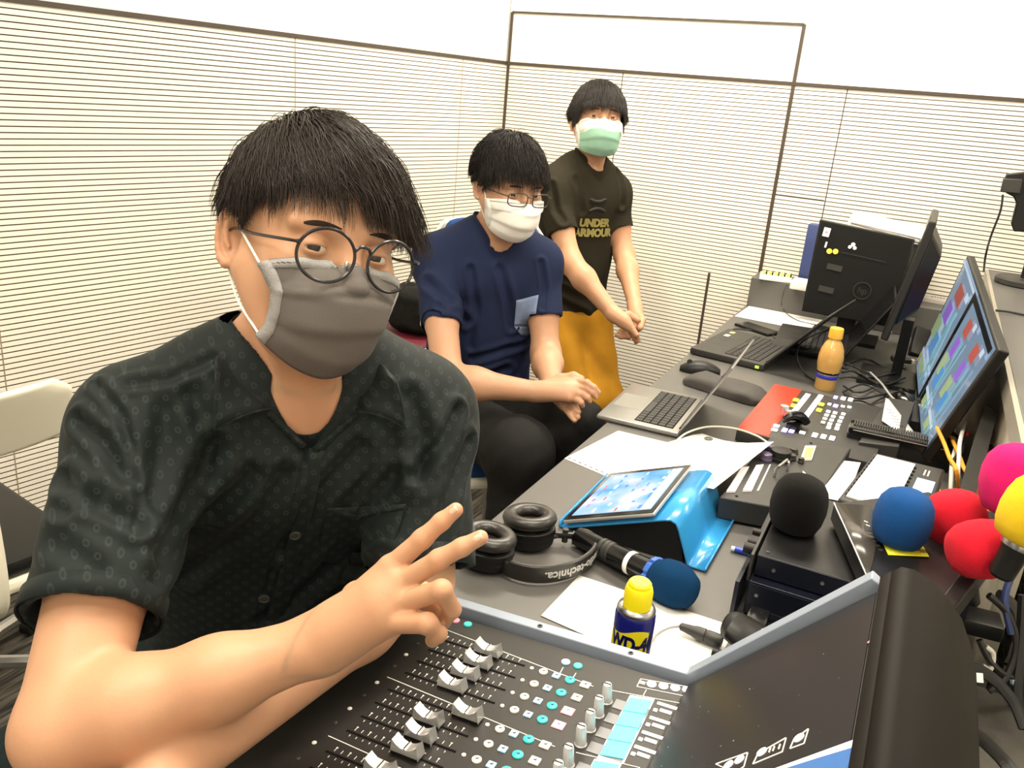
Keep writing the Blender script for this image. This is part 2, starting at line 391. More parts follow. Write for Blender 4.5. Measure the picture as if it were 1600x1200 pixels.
# ---------------------------------------------------------------- mixing console
Y1, Y0 = .791, .06
XA, ZA, XB, ZB = -.475, .847, -.127, .873
XT, ZTT = .033, 1.051
mixer = thing('mixing_console', 'large black digital mixing console with silver faders and upright rear screen', 'mixer', (-.2, .45, DZ))
def body(name, prof, m, ya=Y0, yb=Y1, **k):
    mb = MB(); n = len(prof); V = [(x, ya, z) for x, z in prof]+[(x, yb, z) for x, z in prof]
    mb.add(V, [tuple(range(n)), tuple(range(2*n-1, n-1, -1))]+[(i, n+i, n+(i+1) % n, (i+1) % n) for i in range(n)])
    return obj(name, mb, m, mixer, world=True, **k)
body('console_body', [(-.520, .742), (-.535, .80), (-.50, .835), (XA, ZA), (XB, ZB), (XT-.004, ZTT-.004), (.05, 1.0), (.10, .80), (.06, .742)], m_panel, Y0+.004, Y1-.008, bev=.0015)
hp = [(.033, 1.051), (.036, 1.064), (.043, 1.072), (.054, 1.073), (.070, 1.067), (.086, 1.055), (.102, 1.038), (.114, 1.016), (.124, .992), (.133, .96), (.142, .92), (.150, .878), (.152, .80), (.152, .76)]
inner = [(x-.008, z-.008) for x, z in hp[::-1]]; inner[-1] = (.036, 1.044)
o = body('rear_hood', hp+inner, m_hood, Y0, Y1+.004, auto=50)
# side cheeks
for yy, nm in ((Y1, 'side_cheek'), (Y0-.016, 'side_cheek')):
    prof = [(-.530, .736), (-.545, .80), (-.505, .846), (XA, ZA+.010), (XB-.004, ZB+.008), (XT-.012, ZTT+.004), (XT+.01, ZTT-.01), (.10, .80), (.06, .736)]
    mb = MB(); n = len(prof); V = [(x, yy, z) for x, z in prof]+[(x, yy+.016, z) for x, z in prof]
    mb.add(V, [tuple(range(n)), tuple(range(2*n-1, n-1, -1))]+[(i, n+i, n+(i+1) % n, (i+1) % n) for i in range(n)])
    ck = obj(nm, mb, m_cheek, mixer, world=True, bev=.0012)
    if yy > .5:
        for (px, py) in ((840, 981), (981, 1035), (1131, 1037), (1217, 995)):
            p = PY(px, py, yy); 
            # screw on the chamfered top rim
            t = (p.x-XA)/(XB-XA)
            z = ZA+.010+t*(ZB-ZA-.002) if p.x < XB else ZB+.008+(p.x-XB)/(XT-XB)*(ZTT-ZB)
            nrm = Vector((-.07, 0, 1)).normalized() if p.x < XB else Vector((-(ZTT-ZB), 0, XT-XB)).normalized()
            c = Vector((p.x, yy+.007, z)); b = MB(); b.cyl(c-nrm*.003, c+nrm*.0010, .0032, 14); b.mi = 1; b.cyl(c+nrm*.0006, c+nrm*.0012, .0016, 6)
            obj('screw', b, [m_dkgrey, m_slot], ck, world=True)
mb = MB(); prof = [(-.52, .738), (-.54, .80), (-.50, .842), (XA, ZA+.002), (XB-.10, ZB-.006), (XB-.04, ZB-.03), (-.02, .80), (-.02, .738)]
n = len(prof); V = [(x, Y1+.016, z) for x, z in prof]+[(x, Y1+.028, z-.006) for x, z in prof]
mb.add(V, [tuple(range(n)), tuple(range(2*n-1, n-1, -1))]+[(i, n+i, n+(i+1) % n, (i+1) % n) for i in range(n)])
obj('side_rail', mb, m_blackp, mixer, world=True, bev=.002)
PN = Vector((-(ZB-ZA), 0, XB-XA)).normalized(); P0 = Vector((XA, 0, ZA))
def ps(px, py): return HPl(px, py, P0, PN)
def onp(X, Y, h=0): t = (X-XA)/(XB-XA); return Vector((X, Y, ZA+t*(ZB-ZA)))+PN*h
def PF(X, Y, h=0): return frame(onp(X, Y, h), (XB-XA, 0, ZB-ZA), PN)       # local x along the slots
ch_px = [(687.5, 998.7), (672.5, 1016), (655, 1034), (637, 1052.5), (610, 1078.7), (590, 1099.5), (569.5, 1121), (547.5, 1143.7)]
chY = [ps(*p).y for p in ch_px]; chX = [ps(*p).x for p in ch_px]
X0s = sum(chX)/8; pitch = (chY[0]-chY[3]+chY[4]-chY[7])/6; gap = chY[3]-chY[4]
CH = []
y = chY[0]
for g in range(5):
    for k in range(4): CH.append(y); y -= pitch
    y -= gap-pitch
cap_px = [(764, 1021), (750, 1037), (729, 1056), (710, 1073), (732, 1120), (672, 1126), (660, 1151), (639, 1176)]
capX = [ps(*p).x for p in cap_px]
random.seed(5)
while len(capX) < len(CH): capX.append(X0s+random.choice((.03, .05, .06, .02)))
slots = MB(); ticks = MB()
for i, yy in enumerate(CH):
    X = PF(X0s, yy, .0003)
    slots.box((.052, 0, 0), (.110, .0022, .0006), X)
    for j in range(13):
        q = .004+j*.0078
        big = j % 2 == 0
        for sgn in (-1, 1):
            L = .0042 if sgn > 0 else .0026
            ticks.box((q, sgn*(.0034+L/2), 0), (.0006, L, .0004), X)
        if big: ticks.box((q, .0085, 0), (.0018, .0014, .0004), X)
obj('fader_slots', slots, m_slot, mixer, world=True); obj('fader_scale', ticks, m_print, mixer, world=True)
def fader_cap():
    b = MB(); N = 9; prof = []
    L = .0135                                       # half length along the slot
    pts = []
    for k in range(2*N+1):
        x = -L+2*L*k/(2*N); s = abs(x)/L; z = .0085+.0075*(s**2.2)
        if abs(x) < .0008: z += .0018
        pts.append((x, z))
    prof = [(-L-.002, .002)]+pts+[(L+.002, .002)]
    n = len(prof); w = .0058
    V = [(x, -w*(1.0 if z > .005 else 1.15), z) for x, z in prof]+[(x, w*(1.0 if z > .005 else 1.15), z) for x, z in prof]
    b.add(V, [tuple(range(n)), tuple(range(2*n-1, n-1, -1))]+[(i, n+i, n+(i+1) % n, (i+1) % n) for i in range(n)])
    return b
cap0 = None
for i, yy in enumerate(CH):
    b = fader_cap(); o = obj('fader_cap', b, m_silver, mixer, auto=30) if cap0 is None else cap0.copy()
    if cap0 is None: cap0 = o
    else: COL.objects.link(o); o.parent = mixer
    o.matrix_basis = chain(mixer).inverted() @ PF(capX[i], yy, .0005)
    ln = MB(); ln.box((0, 0, .0106), (.0008, .0112, .0008)); ln.box((0, 0, .002), (.030, .0135, .003))
    obj('cap_line', ln, m_blackp, o)
# buttons beside every fader
def disc(X, r, h): b = MB(); b.lathe([(r, -.0006), (r, h*.7), (r*.85, h), (0, h)], 20, X); return b
def sq(X, w, d, h, bev=.0008): b = MB(); b.box((0, 0, h/2-.0003), (w, d, h), X, bev=bev); return b
dX = [ps(*p).x-X0s for p in ((825, 1052), (843, 1058), (863, 1065), (883, 1074), (907, 1082))]
random.seed(2)
for i, yy in enumerate(CH[:14]):
    bx = X0s
    obj('mute_button', disc(PF(bx+dX[0], yy, 0), .0022, .0012), m_beigek, mixer, world=True)
    obj('mute_button', disc(PF(bx+dX[1], yy, 0), .0048, .0018), m_beigek, mixer, world=True)
    obj('solo_button', sq(PF(bx+dX[2], yy, 0), .0085, .0085, .002), m_bluek, mixer, world=True)
    obj('select_button', disc(PF(bx+dX[3], yy, 0), .0055, .0018), m_tealk, mixer, world=True)
    pk = i in (2, 3, 6)
    if pk: obj('button_bezel', sq(PF(bx+dX[4], yy, 0), .0128, .0118, .0014), m_pinkk, mixer, world=True)
    obj('bank_button', sq(PF(bx+dX[4], yy, 0), .0105, .0098, .002), m_beigek if not pk else m_lwhite, mixer, world=True)
    kb = MB()
    for q in (1, 2, 3, 4):
        X = PF(bx+dX[q], yy, .0021); kb.box((0, 0, 0), (.0022, .0010, .0002), X); kb.box((.0012, .0009, 0), (.0007, .002, .0002), X)
    obj('button_legend', kb, m_slot, mixer, world=True)
    obj('channel_light', disc(PF(X0s-.020, yy+.004, 0), .0024, .0008), m_dkgrey if i % 2 else m_print, mixer, world=True)
for (px, py, m, nm) in ((712, 970, m_pinkk, 'mute_button'), (731, 976, m_tealk, 'clear_button'), (884, 1035, m_bluek, 'solo_button'), (903, 1041, m_tealk, 'select_button')):
    p = ps(px, py); obj(nm, disc(PF(p.x, p.y, 0), .0050, .0018), m, mixer, world=True)
# printed white separator lines
ln = MB()
def pline(a, b, w=.0009):
    a = ps(*a); b = ps(*b); d = b-a; X = frame(a+PN*.0003, d, PN); ln.box((d.length/2, 0, 0), (d.length, w, .0003), X)
for a, b in (((694, 983), (927, 1073)), ((605, 1058), (867, 1167)), ((513, 1150), (640, 1207)), ((874, 1054), (880, 1043)), ((895, 1060), (900, 1052)),
             ((955, 1079), (1073, 1101)), ((1073, 1101), (1020, 1215)), ((900, 1176), (1000, 1200)), ((1005, 1087), (1010, 1078))): pline(a, b)
def rrect(pts, w=.0009, mb=None, pf=None):
    for i in range(len(pts)): pline(pts[i], pts[(i+1) % len(pts)], w)
rrect([(1001, 1061), (1084, 1075), (1080, 1090), (995, 1073)])
obj('printed_lines', ln, m_print, mixer, world=True)
for k in range(4):
    p = ps(1018+k*18.5, 1069.5+k*3); obj('lit_button', disc(PF(p.x, p.y, 0), .0052, .0018), m_lwhite, mixer, world=True)
b = MB()
for (px, py) in ((1004, 1067),):
    p = ps(px, py); X = PF(p.x, p.y, .0003)
    for q in range(3): b.box((0, (q-1)*.002, 0), (.006, .001, .0003), X)
obj('printed_label', b, m_print, mixer, world=True)
# cyan scribble strips, rotary knobs, white key groups
kn = [(947, 1096), (935, 1117), (922, 1139), (908, 1163), (890, 1196)]
kp = [ps(*p) for p in kn]
def knob():
    b = MB(); b.lathe([(.0062, 0), (.0062, .001), (.0056, .0015), (.0050, .019), (.0042, .0215), (0, .022)], 20); return b
k0 = None
kx = sum(p.x for p in kp[:4])/4
ky = [p.y for p in kp]; stepk = (ky[0]-ky[3])/3
ys = [ky[0]-stepk*i for i in range(4)]+[ky[4]-stepk*i for i in range(4)]
for i, yy in enumerate(ys):
    o = obj('rotary_knob', knob(), mat('pearl_knob', (.70, .70, .71), .25, metal=.35, var=.03), mixer) if k0 is None else k0.copy()
    if k0 is None: k0 = o
    else: COL.objects.link(o); o.parent = mixer
    o.matrix_basis = chain(mixer).inverted() @ PF(kx, yy, 0)
    b = MB(); b.box((-.0050, 0, .016), (.0007, .0012, .011)); b.box((0, 0, .0222), (.008, .0012, .0006)); obj('pointer', b, m_blackp, o)
    b = MB(); b.box((.026, .001, .0004), (.036, stepk*.62, .0006), PF(kx, yy, 0)); obj('knob_track', b, mat('grey_print', (.16, .165, .18), .4, var=.05), mixer, world=True)
def cyan(quad):
    P = [ps(*q) for q in quad]; c = sum(P, Vector())/4
    b = MB(); slabmb([c+(p-c)*1.10+PN*.0006 for p in P], .0005, b); o = obj('strip_frame', b, m_lwhite, mixer, world=True)
    b = MB(); slabmb([p+PN*.0017 for p in P], .0006, b); s = obj('strip_display', b, m_cyan, mixer, world=True)
    b = MB()
    for t in (.25, .5, .75):
        a = P[0].lerp(P[3], t)+PN*.0019; e = P[1].lerp(P[2], t)+PN*.0019; b.box(((e-a).length/2, 0, 0), ((e-a).length, .0007, .0003), frame(a, e-a, PN))
    obj('strip_divider', b, mat('cyan_dark', (.05, .35, .4), .5, var=.02), mixer, world=True)
cyan([(984, 1091), (1019, 1097), (975, 1188), (937, 1181)]); cyan([(929, 1190), (968, 1197), (930, 1270), (890, 1262)])
for i in range(4):
    a = (1020+227/4-16.5-i*12, 1101+i*22.5)
    base = [(1044-i*11.6, 1104+i*22.8)]
    for (dx, dy, w, d) in ((0, 0, .0235, .0042), (-4, 8.5, .0125, .0045), (-20, 6, .0045, .0045)):
        p = ps(base[0][0]+dx, base[0][1]+dy); obj('lit_button', sq(PF(p.x, p.y, 0), w, d, .0016, .0012), m_lwhite, mixer, world=True)
# ---- rear screen panel
SN = Vector((-(ZTT-ZB), 0, XT-XB)).normalized(); S0 = Vector((XB, 0, ZB)); SU = Vector((XT-XB, 0, ZTT-ZB)).normalized()
def ss(px, py): return HPl(px, py, S0, SN)
b = MB(); L = math.hypot(XT-XB, ZTT-ZB)
c0 = Vector((XB, Y1-.010, ZB))+SU*.003+SN*.0012; c1 = c0+SU*(L-.010)
slab = [c0, c1, Vector((c1.x, Y0+.01, c1.z)), Vector((c0.x, Y0+.01, c0.z))]
b.add([p for p in slab]+[p-SN*.002 for p in slab], [(0, 1, 2, 3), (7, 6, 5, 4), (0, 4, 5, 1), (1, 5, 6, 2), (2, 6, 7, 3), (3, 7, 4, 0)])
obj('screen_glass', b, m_glassk, mixer, world=True)
def flat(name, quad, m, h=.0016, mb=None, emit=False):
    P = [ss(*q)+SN*h for q in quad]; n = len(P); b = mb or MB()
    b.add([p for p in P]+[p-SN*.0008 for p in P], [tuple(range(n)), tuple(range(2*n-1, n-1, -1))]+[(i, n+i, n+(i+1) % n, (i+1) % n) for i in range(n)])
    if mb is None: obj(name, b, m, mixer, world=True)
m_disp = mat('blue_display', (.02, .06, .16), .25, emit=(.07, .19, .42), estr=.9, var=.4, vscale=14)
flat('touch_display', [(1225, 1203), (1372, 1160), (1372, 1330), (1180, 1330)], m_disp)
flat('display_border', [(1206, 1206), (1372, 1146), (1372, 1158), (1226, 1204)], m_lwhite, .0018)
ol = MB()
def oline(a, b, w=1.6):
    a = Vector(a); b = Vector(b); d = (b-a).normalized(); n2 = Vector((-d.y, d.x))*w/2
    flat('x', [a+n2, b+n2, b-n2, a-n2], None, .0016, ol)
for q in ([(1242, 1158), (1265, 1141), (1258, 1164), (1236, 1172)], [(1186, 1180), (1230, 1155), (1224, 1177), (1178, 1196)], [(1120, 1196), (1170, 1178), (1164, 1200), (1150, 1210)]):
    for i in range(len(q)): oline(q[i], q[(i+1) % len(q)])
for x in (1206, 1212, 1221): oline((x, 1172-(x-1200)*.35), (x-3, 1180-(x-1200)*.35), 2)
obj('printed_outline', ol, m_print, mixer, world=True)
for (px, py) in ((1250, 1155), (1192, 1177), (1157, 1189), (1140, 1197)):
    p = ss(px, py); b = MB(); b.lathe([(.0048, -.001), (.0048, .0018), (0, .0022)], 20, frame(p, SU, SN)); obj('lit_button', b, m_lwhite, mixer, world=True)
b = MB(); rr = random.Random(4)
for (x, y, w, h, mi) in ((1379, 962, 9, 16, 1), (1374, 980, 7, 12, 1), (1380, 985, 9, 16, 0), (1362, 1003, 10, 9, 1), (1371, 998, 11, 12, 0), (1377, 1010, 9, 8, 0)):
    b.mi = mi; P = [ss(x-w/2, y+h/3), ss(x+w/2, y-h/2), ss(x+w/2, y+h/3), ss(x-w/2, y+h/2)]; P = [p+SN*.0018 for p in P]; b.add(P, [(0, 1, 2, 3)])
obj('logo_print', b, [m_lwhite, m_pinkk], mixer, world=True)
b = MB()
for k in range(60):
    u, v = rr.random(), rr.random(); p = Vector((XB, .75-.5*v, ZB))+SU*(.01+.2*u)+SN*.0014; b.lathe([(.0006*rr.random()+.0002, 0), (0, .0002)], 6, frame(p, SU, SN))
o = obj('dust_specks', b, m_print, mixer, world=True)
# ---------------------------------------------------------------- aerosol can
def can():
    p = D(975, 1078, DZ+.001); t = thing('aerosol_can', 'small blue and yellow spray lubricant can with yellow cap on white paper', 'spray can', p, R(-2)); t.scale = (1.2, 1.2, 1.2)
    m_navy = mat('can_navy', (.008, .010, .16), .22, var=.03, coat=.4); m_yel = mat('cap_yellow', (.95, .82, .01), .35, var=.02)
    b = MB(); b.lathe([(.019, 0), (.0215, .002), (.0215, .098), (.020, .103), (.0175, .106)], 40); can_b = obj('can_body', b, m_navy, t)
    b = MB(); b.lathe([(.0202, .1025), (.0205, .1045), (.0195, .107), (.017, .109), (.0165, .107), (0, .107)], 40); obj('rim', b, m_steel, t)
    b = MB(); b.lathe([(.0150, .108), (.0150, .126), (.0135, .131), (.0125, .131), (.0122, .135), (.0105, .137), (0, .137)], 36); obj('cap', b, m_yel, t)
    def wrap(r): return lambda c: (r*math.sin(c[0]/r), -r*math.cos(c[0]/r), c[1]) if c[2] <= 0 else ((r+c[2])*math.sin(c[0]/r), -(r+c[2])*math.cos(c[0]/r), c[1])
    b = MB(); r = .0217; a0, a1 = -1.05, 1.15; N = 30; P = []
    for i in range(N+1):
        a = a0+(a1-a0)*i/N; z1 = .086+.004*math.sin(2.5*a); z0 = .034
        P.append([(r*math.sin(a), -r*math.cos(a), z0), (r*math.sin(a), -r*math.cos(a), z1)])
    b.grid(P); obj('label', b, m_yel, t)
    rb = MB(); r2 = .0218; P = []
    for i in range(N+1): a = a0+(a1-a0)*i/N; P.append([(r2*math.sin(a), -r2*math.cos(a), .030), (r2*math.sin(a), -r2*math.cos(a), .034)])
    rb.grid(P); obj('label_stripe', rb, mat('label_red', (.7, .03, .03), .4, var=.02), t)
    r3 = .0221
    textmesh('lettering', 'WD-40', .0165, m_navy, t, None, .0001, lambda c: (r3*math.sin(c[0]/r3+.30), -r3*math.cos(c[0]/r3+.30), .0725+c[1]*1.35), bold=.0008, world=False)
can()
# ---------------------------------------------------------------- loose papers
def paper(name, cor, label, grp=None, nu=10, nv=8, wav=.0, m=None, cat='paper'):
    """cor: four (px,py,z); bilinear sheet with slight sag"""
    P = [D(*c) for c in cor]; b = MB(); G = []
    for i in range(nu+1):
        row = []
        for j in range(nv+1):
            u, v = i/nu, j/nv
            p = P[0]*(1-u)*(1-v)+P[1]*u*(1-v)+P[2]*u*v+P[3]*(1-u)*v
            p = p+Vector((0, 0, wav*math.sin(math.pi*u)*math.sin(math.pi*v))); row.append(p)
        G.append(row)
    b.grid(G); return swld(name, b, m or m_paper, label, cat, grp, solid=.0006)
paper('paper_sheet', [(845, 962, DZ+.0012), (905, 899, DZ+.0012), (1150, 980, DZ+.0012), (1100, 1075, DZ+.0012)], 'white paper sheet lying under the blue and yellow spray can')
ps1 = thing('paper_sheet', 'white sheet with punched binder holes on the desk edge behind the tablet', 'paper', D(980, 715, DZ))
b = MB(); P = [D(*c) for c in ((882, 716, DZ+.001), (966, 673, DZ+.001), (1105, 706, DZ+.001), (985, 760, DZ+.001))]; slabmb(P, .0006, b); obj('sheet', b, m_paper, ps1, world=True)
for k in range(9):
    t = .04+k*.085; a = P[0].lerp(P[3], t); q = a+(P[1]-P[0]).normalized()*.009
    b = MB(); b.box((0, 0, .0002), (.008, .004, .0003), frame(q, P[3]-P[0])); obj('punched_hole', b, m_dkgrey, ps1, world=True)
# curled sheet on top
P = [D(*c) for c in ((985, 712, DZ+.004), (1098, 675, DZ+.012), (1209, 690, DZ+.082), (1122, 758, DZ+.072), (990, 765, DZ+.004))]
b = MB(); G = []
A, B_, C_, D_ = D(1000, 704, DZ+.004), D(1098, 675, DZ+.02), D(1209, 690, DZ+.085), D(1115, 764, DZ+.072)
E_ = D(1000, 742, DZ+.003)
for i in range(13):
    row = []
    for j in range(9):
        u, v = i/12, j/8
        near = E_.lerp(D_, u); far = A.lerp(B_, min(1, u/.5)) if u < .5 else B_.lerp(C_, (u-.5)/.5)
        p = near.lerp(far, v); p = p-Vector((0, 0, .014*math.sin(math.pi*max(0, u-.45)/.55)*v)) ; p.z = max(p.z, DZ+.003); row.append(p)
    G.append(row)
b.grid(G); t = thing('paper_sheet', 'curled white sheet with small black emblem resting on the fader controller', 'paper', D(1090, 715, DZ)); obj('sheet', b, m_paper, t, world=True, solid=.0006)
q = D(1107, 686, DZ+.0245); X = frame(q, G[7][8]-G[5][8]); b = MB(); b.tube([X @ Vector((.0085*math.cos(a), .0085*math.sin(a), .001)) for a in np.linspace(0, 6.2, 22)], .0011, 5)
b.box((0, 0, .001), (.011, .004, .0006), X); obj('emblem', b, m_blackp, t, world=True)
paper('paper_sheet', [(1252, 770, DZ+.055), (1256, 712, DZ+.055), (1345, 723, DZ+.048), (1322, 785, DZ+.052)], 'small white note sheet between fader controller and keypad phone')
paper('paper_sheet', [(1148, 494, DZ+.0015), (1172, 477, DZ+.0015), (1290, 498, DZ+.0015), (1268, 518, DZ+.0015)], 'white paper sheet at the far end of the desk by the low grey shelf')
# ---------------------------------------------------------------- headphones
def headphones():
    t = thing('headphones', 'black over-ear headphones lying on the desk with grey lettering on band', 'headphones', D(840, 880, DZ))
    m_pad = mat('black_leatherette', (.022, .020, .018), .33, bump=.12, bscale=350, var=.1)
    pads = []
    for (px, py, tilt, az) in ((764, 838, R(3), -20), (828, 808, R(-2), 5)):
        c = D(px, py, DZ+.052); X = Matrix.Translation(c) @ Matrix.Rotation(R(25+az), 4, 'Z') @ Matrix.Rotation(tilt, 4, 'Y')
        b = MB(); n, m_ = 48, 14; V = []; F = []
        for i in range(n):
            a = 2*math.pi*i/n
            for j in range(m_):
                q = 2*math.pi*j/m_; rx, ry = .033+.0135*math.cos(q), .0275+.0135*math.cos(q); V.append((rx*math.cos(a), ry*math.sin(a), .0115*math.sin(q)))
        for i in range(n):
            for j in range(m_): F.append((i*m_+j, ((i+1) % n)*m_+j, ((i+1) % n)*m_+(j+1) % m_, i*m_+(j+1) % m_))
        b.add(V, F, X); pad = obj('ear_pad', b, m_pad, t, world=True)
        b = MB(); b.lathe([(.026, -.006), (0, -.007)], 36, X, sx=1, sy=.82); obj('speaker_mesh', b, mat('speaker_cloth', (.02, .012, .010), .9, bump=.4, bscale=900, var=.2), t, world=True)
        b = MB(); b.lathe([(.038, -.012), (.0445, -.016), (.0455, -.024), (.043, -.030), (.044, -.033), (.042, -.044), (.034, -.051), (0, -.0515)], 44, X, sx=1, sy=.87); obj('ear_cup', b, m_blackp, t, world=True)
        pads.append(X)
    ctrl = [D(*p, DZ+.004) for p in ((783, 893), (800, 903), (830, 910), (865, 909), (900, 899), (923, 882), (928, 864), (914, 852), (893, 850))]
    pth = smoothpath(ctrl, 7)
    b = MB(); H = .030; G = []
    for i, p in enumerate(pth):
        s = i/(len(pth)-1); hh = H*(1 if .1 < s < .93 else .8); d = (pth[min(i+1, len(pth)-1)]-pth[max(i-1, 0)]).normalized(); nn = Vector((d.y, -d.x, 0)).normalized()
        th = .0038
        G.append([p+nn*th*a+Vector((0, 0, hh*z)) for a, z in ((1, 0.05), (1.25, .3), (1.25, .7), (1, .95), (.4, 1.02), (-.4, 1.02), (-1, .95), (-1.1, .5), (-1, .05), (-.4, -.01), (.4, -.01), (1, .05))])
    b.grid(G); b.add(G[0], [tuple(range(12))]); b.add(G[-1], [tuple(range(11, -1, -1))]); obj('headband', b, m_pad, t, world=True)
    # arms to the cups
    for q, e, h in ((0, 0, .026), (-1, 1, .026)):
        p = pth[q]+Vector((0, 0, .016)); c = pads[e].translation+Vector((0, 0, -.03)); d = (c-p); e2 = p+d.normalized()*max(.01, d.length-.040)
        b = MB(); b.tube([p, p.lerp(e2, .5), e2], .0055, 10, flat=1.6); a = obj('yoke', b, m_blackm, t, world=True)
        for zz in (.0,):
            b = MB(); b.cyl(p.lerp(e2, .35)+Vector((0, 0, -.012)), p.lerp(e2, .35)+Vector((0, 0, .012)), .0052, 16); b.cyl(p.lerp(e2, .35)+Vector((-.009, -.007, 0)), p.lerp(e2, .35)+Vector((-.016, -.016, 0)), .0045, 16)
            obj('hinge', b, m_steel if False else m_dkgrey, a, world=True)
    # lettering along the outside of the band, upside down
    seg = [0]
    for i in range(1, len(pth)): seg.append(seg[-1]+(pth[i]-pth[i-1]).length)
    T = seg[-1]; s_r = .78*T
    def bend(c):
        s = max(0, min(T, .50*T-c[0]*1.0)) 
        i = max(k for k in range(len(seg)) if seg[k] <= s); i = min(i, len(pth)-2); f_ = (s-seg[i])/(seg[i+1]-seg[i]); p = pth[i].lerp(pth[i+1], f_)
        d = (pth[i+1]-pth[i]).normalized(); nn = Vector((d.y, -d.x, 0)).normalized()
        return p+nn*(.0049+c[2])+Vector((0, 0, .0145-c[1]))
    global m_lett; m_lett = mat('grey_lettering', (.52, .52, .50), .5, var=.02)
    textmesh('lettering', 'audio-technica.', .0205, m_lett, t, None, .0002, bend, bold=.0004)
    return t
headphones()
# ---------------------------------------------------------------- handheld microphone with blue foam
def handmic():
    t = thing('handheld_microphone', 'black handheld microphone with blue foam windscreen lying against the tablet stand', 'microphone', D(960, 870, DZ))
    a = D(903, 838, DZ+.019); e = D(1013, 893, DZ+.028); f_ = D(1049, 912, DZ+.040)
    d = (e-a).normalized()
    b = MB(); q = d.to_track_quat('Z', 'Y').to_matrix().to_4x4(); q.translation = a; L = (e-a).length
    b.lathe([(.012, 0), (.0165, .002), (.0175, L*.3), (.0175, L*.52), (.0185, L*.55), (.0190, L*.8), (.021, L), (.022, L+.02)], 36, q); obj('handle', b, m_blackg, t, world=True)
    b = MB(); b.lathe([(.0188, L*.745), (.0193, L*.75), (.0194, L*.80), (.0190, L*.805)], 36, q); obj('label_band', b, m_paper, t, world=True)
    b = MB()
    for s in (.36, .42, .47): b.lathe([(.0176, L*s), (.0184, L*s+.001), (.0184, L*s+.006), (.0176, L*s+.007)], 30, q)
    obj('grip_ring', b, m_dkgrey, t, world=True)
    m_blue = mat('blue_plastic_ring', (.03, .12, .50), .4, var=.03)
    b = MB(); P = []
    for k in range(8):
        ang = 2*math.pi*k/8; P += [(.0285*math.cos(ang-.25), .0285*math.sin(ang-.25)), (.0285*math.cos(ang+.25), .0285*math.sin(ang+.25)), (.024*math.cos(ang+.39), .024*math.sin(ang+.39))]
    b.prism(P, L+.006, L+.015, q); obj('roll_ring', b, m_blue, t, world=True, bev=.001)
    m_fb = mat('teal_blue_foam', (.003, .036, .105), .95, bump=.8, bscale=1500, var=.35, vscale=30)
    b = MB(); b.lathe([(.015, L+.012), (.026, L+.014), (.0335, L+.028), (.0360, L+.046), (.0335, L+.066), (.025, L+.082), (.012, L+.089), (0, L+.090)], 40, q); obj('foam_windscreen', b, m_fb, t, world=True)
handmic()
# ---------------------------------------------------------------- tablet on blue stand
m_sky = mat('sky_blue_acrylic', (.035, .30, .66), .25, var=.03, coat=.3)
YN, YF = 1.272, 1.512
rN = PY(1055, 816.6, YN)
t = thing('tablet_stand', 'glossy sky-blue wedge tablet stand on the desk', 'stand', (-.33, 1.39, DZ))
SX0 = -.475; RX, RZ = rN.x, rN.z
prof = [(SX0, DZ+.012), (SX0+.004, DZ+.002), (SX0+.012, DZ+.0015)]
slope = (RZ-DZ-.004)/(RX-SX0)
outer = [(SX0, DZ+.016), (SX0-.002, DZ+.004), (SX0+.010, DZ+.004)]+[(SX0+.010+(RX-SX0-.030)*k/4, DZ+.004+(RZ-DZ-.006)*k/4) for k in range(1, 5)]+[(RX-.008, RZ+.0015), (RX+.002, RZ-.002), (RX+.008, RZ-.012)]+[(-.245, DZ+.014), (-.242, DZ+.006), (-.236, DZ+.004), (-.212, DZ+.004), (-.211, DZ+.009)]
b = MB(); G = []
for (x, z) in outer: G.append([(x, YN, z), (x, YF, z)])
b.grid(G); obj('bent_sheet', b, m_sky, t, world=True, solid=.0035, auto=60)
for yy in (YN+.006, YF-.006):
    b = MB(); pl_ = [(SX0+.02, DZ+.001)]+[(x, z-.004) for x, z in outer[3:10]]+[(-.250, DZ+.001)]
    n = len(pl_); V = [(x, yy-.002, z) for x, z in pl_]+[(x, yy+.002, z) for x, z in pl_]
    b.add(V, [tuple(range(n)), tuple(range(2*n-1, n-1, -1))]+[(i, n+i, n+(i+1) % n, (i+1) % n) for i in range(n)])
    obj('end_panel', b, m_blackp, t, world=True)  # shade inside the open end, put in as a black sheet
sl = math.atan2(outer[6][1]-outer[2][1], outer[6][0]-outer[2][0])
tb = thing('tablet', 'tablet with a bright blue app screen on the blue stand', 'tablet', (SX0+.006, (YN+YF)/2-.004, DZ+.0115), (0, -sl, 0))
b = MB(); b.box((.088, 0, .0035), (.172, .240, .007), bev=.003); obj('back_shell', b, mat('silver_tablet', (.62, .61, .58), .3, metal=.6, var=.02), tb)
b = MB(); b.box((.088, 0, .0072), (.168, .236, .0012), bev=.0004); obj('bezel', b, m_blackg, tb)
m = bpy.data.materials.new('tablet_picture'); m.use_nodes = True; nt = m.node_tree; bs = nt.nodes['Principled BSDF']; bs.inputs['Roughness'].default_value = .12
tc = nt.nodes.new('ShaderNodeTexCoord'); nz = nt.nodes.new('ShaderNodeTexNoise'); nz.inputs['Scale'].default_value = 13; nz.inputs['Detail'].default_value = 2.5
cr = nt.nodes.new('ShaderNodeValToRGB'); el = cr.color_ramp.elements; el[0].position = .30; el[0].color = (.04, .22, .52, 1); el[1].position = .70; el[1].color = (.85, .93, 1, 1)
x = cr.color_ramp.elements.new(.45); x.color = (.20, .52, .85, 1); x = cr.color_ramp.elements.new(.58); x.color = (.42, .60, .92, 1)
nt.links.new(tc.outputs['Object'], nz.inputs['Vector']); nt.links.new(nz.outputs['Fac'], cr.inputs[0]); nt.links.new(cr.outputs[0], bs.inputs['Emission Color']); bs.inputs['Emission Strength'].default_value = 1.1
